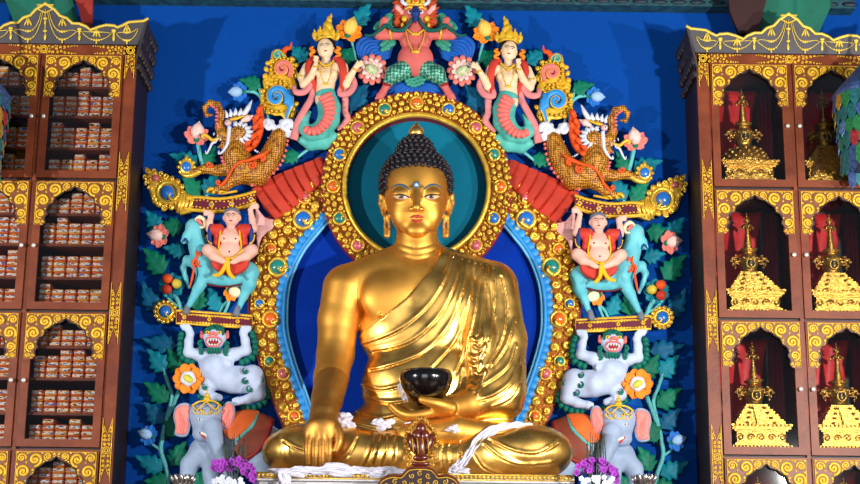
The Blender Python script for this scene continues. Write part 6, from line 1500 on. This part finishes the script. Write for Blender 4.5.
# ------------------------------------------------------------------ snow lion
def lion():
    t, fr = relief('snow_lion', 'white snow lion with green mane holding up the lower left beam', 'carved lion', 18, 215, 365, 'carved snow lions')
    it = [('e', (214.6, 337.5, 4), (11.5, 10.5, 8)), ('e', (214.3, 343.5, 7), (8.6, 5.8, 6)), ('c', [(198, 354, 0), (234, 354, 0)], [6.5, 6.5]), ('e', (215.5, 361, 0), (18, 13, 8)), ('e', (206, 364.5, 5), (6.4, 5.4, 3.4)), ('e', (225, 363.5, 5), (6.4, 5.4, 3.4)), ('c', [(214, 368, 0), (220, 376, 0), (232, 380, 0)], [15, 13, 13]), ('e', (240, 379, 0), (21.5, 14, 10), .12), ('e', (252, 377, 1), (12, 13, 10)),
          ('c', [(199, 354, 0), (188, 352, 2), (188.5, 341, 3), (190, 333, 3), (187, 328.5, 3)], [6, 5, 4.2, 3.6, 3.4]), ('c', [(233, 353, 0), (246, 350, 2), (245, 340, 3), (243, 333, 3), (245.5, 330, 3)], [6, 5, 4.2, 3.6, 3.4]),
          ('c', [(256, 384, 2), (259, 394, 4), (249, 399, 5), (238, 401.5, 6)], [9.5, 6.5, 4.8, 4]), ('c', [(212, 382, 0), (205, 390, 3), (212, 396, 4), (219, 397.5, 4)], [8.5, 6, 4.6, 3.8])]
    for k in range(4): it += [('c', [(187-4+k*2.6, 328.5, 4.5), (185-4+k*2.6, 325.5, 6)], [1.7, 1.3]), ('c', [(241.5+k*2.6, 330, 4.5), (242+k*2.8, 327, 6)], [1.7, 1.3]), ('c', [(238, 399+k*1.6, 8), (233.5, 400+k*1.8, 8)], [1.7, 1.3])]
    S = SDF(2)
    for i_ in it:
        if i_[0] == 'c': S.chain([tuple(p) for p in i_[1]], i_[2])
        else: S.ell(i_[1], i_[2], rot=i_[3] if len(i_) > 3 else 0)
    S.ell((214.2, 343, 14), (7, 3.4, 5), k=.8, op='s'); S.build('body', SNOW, t, fr, .7)
    blob(t, fr, 'open_mouth', DKRED, [('e', (214.2, 343, 9), (6.8, 3.2, 2.6))], .5, .5); q = MB()
    for x in (209, 211.5, 214.2, 217, 219.5): q.ell((x, 341.2, 12), (1, 1.2, .9), 6, 5)
    for x in (210, 212.8, 215.6, 218.4): q.ell((x, 345.6, 11.8), (1, .9, .9), 6, 5)
    q.build('teeth', EYEW, t, fr); blob(t, fr, 'nose', PLATE, [('e', (214, 334.6, 12.5), (3, 2, 2)), ('e', (211, 336, 12), (1.8, 1.4, 1.5)), ('e', (217, 336, 12), (1.8, 1.4, 1.5))], 1, .5); tub(t, fr, 'lips', PLATE, [(206.5, 342, 9.5), (209, 339, 12.6), (214, 338.6, 13.4), (219.5, 339, 12.6), (222, 342, 9.5), (219, 346.6, 12), (214, 347.6, 13), (209, 346.6, 12)], .9, closed=True)
    for s in (-1, 1):
        x = 214.3+s*6; q = MB(); q.ell((x, 333.5, 11), (2.3, 1.9, 1.4), 9, 6); e = q.build('eye', YEL, t, fr); MB().ell((x, 333.7, 12.2), (.9, .9, .6), 7, 5).build('pupil', BLK, e, fr); tub(t, fr, 'eyebrow', MANE, [(x-3, 331.5, 10.5), (x, 329.8, 11.5), (x+3, 331.5, 10.5)], [.6, 1.3, .6])
        blob(t, fr, 'ear', PLATE, [('c', [(214.3+s*12, 336, 3), (214.3+s*13, 331.5, 3)], [2.8, 1.4])], 1, .6)
    q = MB(); q.ell((214.3, 330, 1), (10, 6.5, 6), 16, 8)
    for k in range(9): x = 206+k*2.1; q.tube([(a, b, 9) for a, b in spiral(x, 329+.06*(x-214.3)**2, 2.2, 1.1, k, 1 if k % 2 else -1, 9)], [1.2, .6], 5)
    for s in (-1, 1):
        for y, r in ((344, 3.2), (349, 3), (353, 2.6)): q.tube([(a, b, 7) for a, b in spiral(214.3+s*(13.5-(y-344)*.15), y, r, 1.2, s, s, 10)], [1.6, .7], 6)
    for k in range(5): q.tube(cr([(208+k*3.1, 348.5, 9), (208.5+k*3, 352, 8.5), (209+k*2.8, 354.5+(k % 2), 7.5)], 3), [2, 1.6, .4], 6)
    q.build('mane', MANE, t, fr); q = MB()
    def tuft(L, sgn, ln=5):
        q = MB(); ln *= 1.15; C = cr(L, 5); T = np.gradient(C, axis=0)
        for k in range(0, len(C), 2):
            tx, ty = T[k][:2]/(np.linalg.norm(T[k][:2])+1e-9); nx, ny = -ty*sgn, tx*sgn; q.tube([tuple(C[k]), (C[k][0]+nx*ln*.6+tx*1, C[k][1]+ny*ln*.6+ty*1, C[k][2]), (C[k][0]+nx*ln+tx*3, C[k][1]+ny*ln+ty*3, C[k][2]-1)], [3.6, 3.2, .3], 6, flat=.6)
        q.build('leg_fur', MANE, t, fr)
    tuft([(184, 333, 0), (182.5, 345, 0), (184, 354, 0), (193, 360, -1)], 1, 6); tuft([(248, 332, 0), (251.5, 343, 0), (250, 354, 0), (240, 359, -1)], -1, 6); tuft([(262, 388, 0), (264, 397, 1), (254, 404, 2), (242, 405, 3)], -1, 5.5); tuft([(200, 386, 0), (202, 396, 1), (212, 401, 2), (222, 402, 2)], 1, 4.5)
    q = MB()
    for x, y in ((246, 372), (246, 382), (250, 390), (262, 380), (206, 388)): q.tube([(a, b, 11-.35*max(0, x-252)) for a, b in spiral(x, y, 3.4, .9, -1.6, -1, 12, .25)], [.5, 1.5, 1.3], 6)
    q.build('green_curls', MANE, t, fr); q = MB()
    for x in (206, 225): q.ell((x, 365, 8.3), (1.3, 1.2, .8), 8, 5)
    q.build('nipples', PLATE, t, fr); return pair(t, 'white snow lion with green mane holding up the lower right beam')
lion()
# ------------------------------------------------------------------ elephant
def elephant():
    t, fr = relief('elephant', 'grey blue elephant with orange saddle cloth and gold headdress left of the statue', 'carved elephant', 24, 215, 450, 'carved elephants')
    S = SDF(4); S.ell((206, 420, 6), (15.5, 16, 12)); S.ell((198, 413, 6), (9, 9, 9)); S.ell((215, 412, 6), (9, 9, 9)); S.ell((203, 449, -3), (14, 13, 9), k=1.5); S.ell((204, 434, 6), (11.5, 9, 9), k=3); S.chain([(213, 428, 12), (216, 441, 15), (221, 454, 17), (229, 470, 18), (236, 486, 18)], [10.5, 8.2, 7, 6, 5.4], k=2); S.ell((246, 445, -4), (32, 26, 12)); S.ell((266, 452, -4), (22, 28, 12))
    S.chain([(210, 455, 2), (212, 475, 4), (213, 500, 4)], [11, 8.5, 8.5]); S.chain([(200, 452, -2), (189, 464, -2), (186, 480, -2), (186, 500, -2)], [12, 9, 8, 8]); S.chain([(262, 462, 0), (266, 480, 0), (266, 500, 0)], [14, 10, 10]); S.solve(.95)
    S.crease([(192, 438), (200, 443), (210, 441)], .7, .2, .8); S.crease([(190, 444), (200, 448), (208, 446)], .6, .2, .8)
    for k in range(6): S.crease([(214+k*2.4, 440+k*6.4), (221+k*2.4, 438+k*6.2)], .45, .1, .6)
    S.build('body', GREY, t, fr, solved=True, relax=2)
    def ear(o, z, tw):
        P2 = cr(o, 5, True); MB().prism(P2, z-1.6, z+1.4, bev=1.4).build('ear', GREY, t, fr)
        c = P2.mean(0); e = MB(); e.prism([tuple(c+(p-c)*.87) for p in P2], z+1.2, z+2.6, bev=1.2)
        for k in range(3): e.tube([(c[0]+tw*(2+2*k)-tw*4, o[1][1]+8+3*k, z+2.8), (c[0]+tw*(3+2*k)-tw*4, c[1]+2+2*k, z+2.8), (c[0]+tw*(-1+2*k)-tw*2, c[1]+9+2*k, z+2.8)], .35, 5)
        e.build('ear_lining', EARP, t, fr)
    ear([(191, 406), (184, 403.5), (177, 407), (174, 416), (176, 427), (175.5, 435), (181, 437.5), (188, 436), (191, 426), (190, 420)], 10, 1); ear([(222, 410), (227, 402.5), (233, 403), (235.5, 411), (234, 421), (232, 430), (226, 431), (221, 426), (222, 417)], 9, -1)
    for x, y in ((201.5, 421),): q = MB(); q.ell((x, y, 17.4), (2.4, 1.3, 1), 9, 5, rot=.2); e = q.build('eye', EYEW, t, fr); MB().ell((x, y, 18.2), (.9, .9, .5), 7, 4).build('pupil', BLK, e, fr)
    q = MB(); q.ell((216.5, 420, 15.5), (2, 1.2, 1), 9, 5); q.build('eye', EYEW, t, fr)
    tub(t, fr, 'mouth', T_('mouth_red', (206, 50, 40)), [(201, 433, 14), (206, 438, 15), (210.5, 443, 14)], [1, 2, .8]); tub(t, fr, 'tusk', EYEW, [(203, 434, 16), (209, 437, 19), (217, 439, 21)], [1.7, 1.5, .4])
    q = MB()
    for cx_, r in ((200, 5.2), (208, 5.6), (216, 5)): q.tube([(cx_+r*math.cos(a), 410+1.1*r*math.sin(a), 18-.02*(cx_-207)**2) for a in np.linspace(.1, PI-.1, 13)], .75, 6)
    q.tube(cr([(193, 407, 14), (200, 403.5, 16.5), (208, 402.5, 17.5), (216, 403, 16.5), (222, 407, 13.5)], 4), 1.0, 6); q.tube(cr([(194, 407, 15), (199, 411.5, 17.5), (204, 407, 18), (208, 404, 18.4), (212, 407, 18), (217, 411, 17.5), (221, 406, 15)], 5), .75, 6)
    q.ell((208, 400, 12), (4, 3, 3), 10, 6); q.ell((208, 396.5, 12), (2.6, 2.6, 2.4), 9, 6); q.ell((208, 392.5, 12), (1, 2.4, 1), 7, 5); q.build('headdress', GOLDP, t, fr)
    S2 = SDF(2); S2.ell((248, 440, -3), (34, 29, 14.5)); band = cr([(226, 404), (262, 400), (272, 412), (270, 432), (258, 452), (242, 459), (233, 452), (225, 436)], 4, True); S2.poly(band, 0, 40, 1, k=0, op='s'); 
    def cloth(poly, name, m, g, z=-3):
        A = SDF(1); A.ell((248, 441, z), (33+g, 29+g, 14+g)); A.ell((266, 450, z), (23+g, 29+g, 14+g), k=4); A.solve(.9); F1 = A.F; x, y, zz = np.meshgrid(*A.ax, indexing='ij'); A.F = np.maximum(F1, sd2(np.array(poly), x[:, :, :1], y[:, :, :1])).astype(np.float32); return A.build(name, m, t, fr, solved=True, relax=1)
    cloth(cr([(238, 404), (262, 398), (272, 408), (272, 425), (266, 444), (252, 455), (240, 460), (234, 452), (240, 436)], 4, True), 'saddle_cloth', BROWN, 2.2); cloth(cr([(222, 405), (236, 402), (258, 403), (256, 418), (248, 430), (236, 440), (226, 437), (222, 424)], 4, True), 'orange_cloth', T_('cloth_orange', (228, 104, 44)), 3.6)
    A_ = cloth(cr([(244, 428), (252, 422), (257, 404), (260, 404), (256, 424), (248, 434), (238, 442), (236, 439)], 4, True), 'teal_lining', TEALS, 3.0); cloth(cr([(268, 400), (271.5, 402), (273, 420), (268, 440), (256, 456), (243, 462), (242, 459), (254, 453), (265, 438), (269, 420)], 4, True), 'blanket_edge', DKRED, 3.0)
    return pair(t, 'grey blue elephant with orange saddle cloth and gold headdress right of the statue')
elephant()
# ================================================================== things on the altar table in front
TBZ = 2.28
tb = MB(); tw = Wld((0, -1.75, 0)); tab = bpy.data.objects.new('altar_table', None); COL.objects.link(tab); tab.location = (0, -1.75, 0); tag(tab, 'wooden offering table below the throne, its top just under the photo edge', 'table')
MB().box(-2.3, 2.3, -2.1, -1.34, TBZ-.05, TBZ).build('table_top', WOOD, tab, tw, False); MB().box(-2.2, 2.2, -2.05, -1.38, 0, TBZ-.05).build('table_body', WOODD, tab, tw, False)
BRL = mat('brown_lacquer', (96, 34, 22), .3, .1, .2, 20, coat=.4); DKC = mat('dark_crest', (44, 18, 22), .45, 0, .2, 20)
DF = 176
def zt(y, d=DF): return float(pl(420, y, d)[1])
ybot = 500
F6 = Frame(DF, 420, 470)
cf = bpy.data.objects.new('carved_crest', None); COL.objects.link(cf); cf.location = tuple(F6.org); tag(cf, 'dark lacquered crest with a flaming brown and gold finial in front of the lap', 'altar crest')
def zy(z):                                   # frame height that lies at world height z
    return proj(0.0, -DF*U, z)[1]
yb = float(zy(TBZ))+.5
out = cr([(378, 486), (383, 479), (392, 475.5), (401, 476), (405.5, 472), (410, 468.5), (420, 467.5), (430, 468.5), (434.5, 472), (438, 476), (447, 475.5), (455, 479), (460, 486)], 5)
MB().prism([tuple(p) for p in out]+[(462, yb), (376, yb)], -4, 2).build('crest_board', DKC, cf, F6, False)
q = MB(); q.tube([(a, b, 2.5) for a, b in out], 1.3, 7); q.build('crest_edge', BRL, cf, F6)
q = MB(); q.tube([(a, b+2.2, 2.6) for a, b in out], .5, 6)
for x, y, r in ((412, 476, 3), (420, 474, 3.2), (428, 476, 3), (395, 482, 3.2), (386, 485, 2.4), (445, 482, 3.2), (453, 485, 2.4), (404, 483, 3), (436, 483, 3), (420, 482, 3), (412, 484, 2.4), (428, 484, 2.4)):
    q.tube([(a, b, 2.8) for a, b in spiral(x, y, r, 1.3, x, 1 if x > 420 else -1, 12)], [.55, .3], 5)
q.build('gold_vine', GOLDP, cf, F6)
q = MB()
for (x, y, rx, ry, z, rot) in ((420.5, 447, 5, 12, 6, 0), (413, 445, 4.6, 11, 4, -.3), (428, 445, 4.6, 11, 4, .3), (416.5, 436, 4.6, 6, 6, -.2), (425, 436.5, 4.6, 6, 6, .2), (421, 429, 5, 5.6, 5, 0), (410, 439, 3.2, 6, 2, -.2), (431, 439, 3.2, 6, 2, .2), (420.5, 458, 8, 4, 3, 0), (420.5, 464, 10, 3, 2, 0)): q.ell((x, y, z), (rx, ry, 3.4), 12, 8, rot=rot)
q.build('flame_bud', BRL, cf, F6)
q = MB(); L = cr([(410, 456), (405.5, 444), (408, 432), (414, 424), (421, 418.5), (428, 424), (434, 432), (436.5, 444), (431, 456)], 5)
for k, (x, y) in enumerate(L[::2]): q.ell((x, y, 1), (2.8, 3.2, 2), 7, 5, rot=k); q.tube([(a, b, 3) for a, b in spiral(x, y, 2.5, 1.1, k, 1 if k % 2 else -1, 9)], .6, 5)
for s in (-1, 1):
    q.tube([(a, b, 3) for a, b in spiral(420.5+s*14, 459, 4.4, 1.4, 0, s, 16)], [1.4, .8], 6); q.tube([(a, b, 3) for a, b in spiral(420.5+s*11, 464.5, 3, 1.2, 2, -s, 12)], [1.2, .7], 6)
q.tube([(412, 461.5, 4.5), (420.5, 462.5, 6), (429, 461.5, 4.5)], .7, 6); q.ell((421, 418, 1), (1.4, 3, 1.2), 7, 5)
q.build('gilded_flames', mat('antique_gold', (196, 140, 52), .35, .6, .2, 30), cf, F6)
q = MB(); 
for (x, y) in ((417.8, 447), (423.4, 447), (413, 447), (428.4, 447)): q.tube([(x-1, y-8, 8.4), (x, y, 9.5), (x+.5, y+8, 8)], .4, 5)
q.build('gold_lines', GOLDP, cf, F6)
# ------------------------------------------------------------------ flower vases
PURP = mat('orchid_purple', (150, 44, 168), .5, 0, .25, 14); PURD = mat('orchid_dark', (96, 26, 120), .5, 0, .2, 14); STEMD = mat('dark_stem', (44, 62, 52), .6, 0, .3, 20)
def bouquet(cx, seed, label):
    d = 166; r_ = random.Random(seed); fr = Frame(d, cx, 490); t = thing('flower_vase', label, 'flowers', fr, 'purple flower vases on the offering table')
    yb = float(proj(float(pl(cx, 484, d)[0]), -d*U, TBZ)[1])
    v = MB(); v.lathe((cx, yb, 0), [(9, .5), (11, 4), (13, 12), (11, 20), (8, 26), (9.5, 31), (8, 31), (6, 25), (.5, 24)], 20, axis='y'); v.build('vase', T_('vase_white', (210, 212, 220), rough=.25), t, fr)
    for k in range(17):
        x = cx+r_.uniform(-9, 11); tp = 432+r_.uniform(0, 14); MB().tube(cr([(cx+(x-cx)*.3, 486, 0), (x, 466, r_.uniform(-4, 3)), (x+r_.uniform(-2.5, 2.5), tp, r_.uniform(-5, 4))], 4), [.7, .6, .35], 5).build('stem', STEMD, t, fr)
    for k in range(38):
        u = r_.uniform(-1, 1); x = cx-1+u*20+(3 if u > 0 else 0); y = 462+10*u*u*(.4 if u < 0 else 1.3)+r_.uniform(-3, 9); z = r_.uniform(0, 8); q = MB(); a0 = r_.random()*6
        for j in range(5): petal(q, x, y, a0+j*1.257, r_.uniform(3.0, 4.2), 3.2, z, .25, .4)
        q.ell((x, y, z+1), .8, 6, 4); q.build('orchid_blossom', PURP if r_.random() < .8 else PURD, t, fr)
    for k in range(20):
        x = cx+r_.uniform(-20, 16); y = 480+r_.uniform(-3, 7); q = MB(); a0 = r_.random()*6
        for j in range(5): petal(q, x, y, a0+j*1.257, 3, 2.6, 9, .25, .4)
        q.build('white_blossom', WHT, t, fr)
    return t
bouquet(234, 3, 'vase of purple and white flowers with dark stems below the left elephant')
bouquet(595, 8, 'vase of purple and white flowers with dark stems below the right elephant')
def lamp(cx, label):
    d = 150; fr = Frame(d, cx, 495); t = thing('silver_lotus_stand', label, 'stand', fr, 'silver lotus stands'); SIL = mat('silver', (196, 190, 184), .3, .9, .1, 20, .2, 50)
    yb = float(proj(float(pl(cx, 484, d)[0]), -d*U, TBZ)[1]); X, Z = pl(cx, 476, d)
    b = MB(); b.lathe((cx, yb, 0), [(10, .5), (9, 3), (3, 6), (2.5, yb-488), (6, yb-486), (8, yb-484), (.5, yb-483)], 18, axis='y'); b.build('stem_base', SIL, t, fr)
    for ring_, (n, R0, h, tl) in enumerate(((12, 7, 10, 6), (9, 4.5, 11, 3))):
        for k in range(n):
            a = 2*PI*(k+.5*ring_)/n; q = MB(); cxp, cz = cx+R0*math.cos(a), R0*math.sin(a); tx, tz = cx+(R0+tl)*math.cos(a), (R0+tl)*math.sin(a)
            q.tube([(cxp, 485, cz), ((cxp+tx)/2+.8*math.cos(a), 485-h*.55, (cz+tz)/2), (tx, 485-h, tz)], [1.8, 2.3, .3], 6, flat=.6); q.build('petal', SIL, t, fr)
    return t
lamp(183, 'silver lotus shaped stand at the bottom left in front of the vine'); lamp(644, 'silver lotus shaped stand at the bottom right in front of the vine')
# ------------------------------------------------------------------ hanging brocade cylinders at both edges
BC = [mat('brocade_navy', (24, 40, 90), .6, 0, .5, 40, rgb2=(60, 90, 140)), mat('brocade_teal', (20, 96, 100), .6, 0, .4, 40), mat('brocade_red', (150, 30, 44), .6, 0, .4, 40), mat('brocade_blue', (30, 80, 160), .6, 0, .4, 40, rgb2=(120, 150, 190)), mat('brocade_gold', (170, 130, 50), .5, .2, .4, 40), mat('brocade_green', (26, 110, 60), .6, 0, .4, 40)]
def banner(px, label, seed):
    d = 122; r_ = random.Random(seed); X, Z = pl(px, 96, d); X = float(X); Z = float(Z); org = np.array([X, -d*U, Z]); fr = Wld(org); t = bpy.data.objects.new('hanging_banner', None); COL.objects.link(t); t.location = tuple(org); tag(t, label, 'banner', 'brocade banners hanging at the edges')
    I = Wld((0, 0, 0))
    MB().lathe((0, 0, 0), [(.335, -.02), (.345, 0), (.30, .06), (.22, .15), (.10, .28), (.03, .34), (.02, .36)], 32).build('cap', BC[0], t, I)
    MB().tube([(0, 0, .35), (0, 0, 8.02-Z)], .012, 8).build('cord', IRON, t, I)
    for row in range(5):
        n = 24
        for k in range(n):
            a = 2*PI*(k+.5*(row % 2))/n; rr = .325-.01*row; x, y = rr*math.cos(a), rr*math.sin(a); z1 = -.01-.11*row; z0 = z1-.15-(.12*r_.random() if row == 4 else 0); w = .043
            q = MB(); tx, ty = -math.sin(a), math.cos(a)
            V = []
            for z, ww, ro in ((z1, w, 0), (z0+.05, w, .012), (z0, .002, .018)):
                for s in (-1, 1):
                    for th in (0, .006): V.append((x+tx*s*ww+math.cos(a)*(ro+th), y+ty*s*ww+math.sin(a)*(ro+th), z))
            q.add(V, [(0, 2, 6, 4), (4, 6, 10, 8), (1, 5, 7, 3), (5, 9, 11, 7), (0, 4, 5, 1), (4, 8, 9, 5), (2, 3, 7, 6), (6, 7, 11, 10), (0, 1, 3, 2), (8, 10, 11, 9)]); q.build('pendant_strip', BC[r_.randrange(6)], t, I, False)
    MB().lathe((0, 0, 0), [(.28, -.58), (.29, -.55), (.30, -.1), (.31, -.01), (.02, 0)], 24).build('inner_drum', BC[0], t, I)
    return t
banner(875, 'multicoloured brocade banner hanging at the right edge in front of the cabinet', 2)
banner(-32, 'multicoloured brocade banner hanging at the left edge in front of the bookcase', 4)
for t_, lab in pairs: mirror(t_, lab)
# ================================================================== light
def arealight(name, loc, target, size, power, color=(1, 1, 1)):
    l = bpy.data.lights.new(name, 'AREA'); l.shape = 'DISK' if not hasattr(size, '__len__') else 'RECTANGLE'
    if hasattr(size, '__len__'): l.size, l.size_y = size
    else: l.size = size
    l.energy = power; l.color = color
    o = bpy.data.objects.new(name, l); COL.objects.link(o); o.location = loc
    d = Vector(target)-Vector(loc); o.rotation_euler = d.to_track_quat('-Z', 'Y').to_euler(); return o
arealight('hall_lamp_left', (-8.2, -7.7, 3.3), (0, 0, 4.7), .3, 760, (1, .97, .92))
arealight('hall_lamp_right', (8.2, -7.7, 3.3), (0, 0, 4.7), .3, 470, (1, .97, .92))
arealight('hall_lamp_centre', (4.9, -7.7, 3.3), (0, 0, 4.7), .3, 640, (1, .97, .92))
arealight('soft_front_fill', (-1.5, -15, 2.5), (0, 0, 4.5), (6, 5), 270, (.9, .95, 1))  # added soft fill behind the camera to brighten the gold, not a doorway
w = bpy.data.worlds.new('world'); SC.world = w; w.use_nodes = True
w.node_tree.nodes['Background'].inputs['Color'].default_value = (.72, .8, 1, 1); w.node_tree.nodes['Background'].inputs['Strength'].default_value = .16
SC.view_settings.view_transform = 'Standard'; SC.view_settings.look = 'None'; SC.view_settings.gamma = 1; SC.view_settings.use_curve_mapping = False
SC.view_settings.exposure = 0
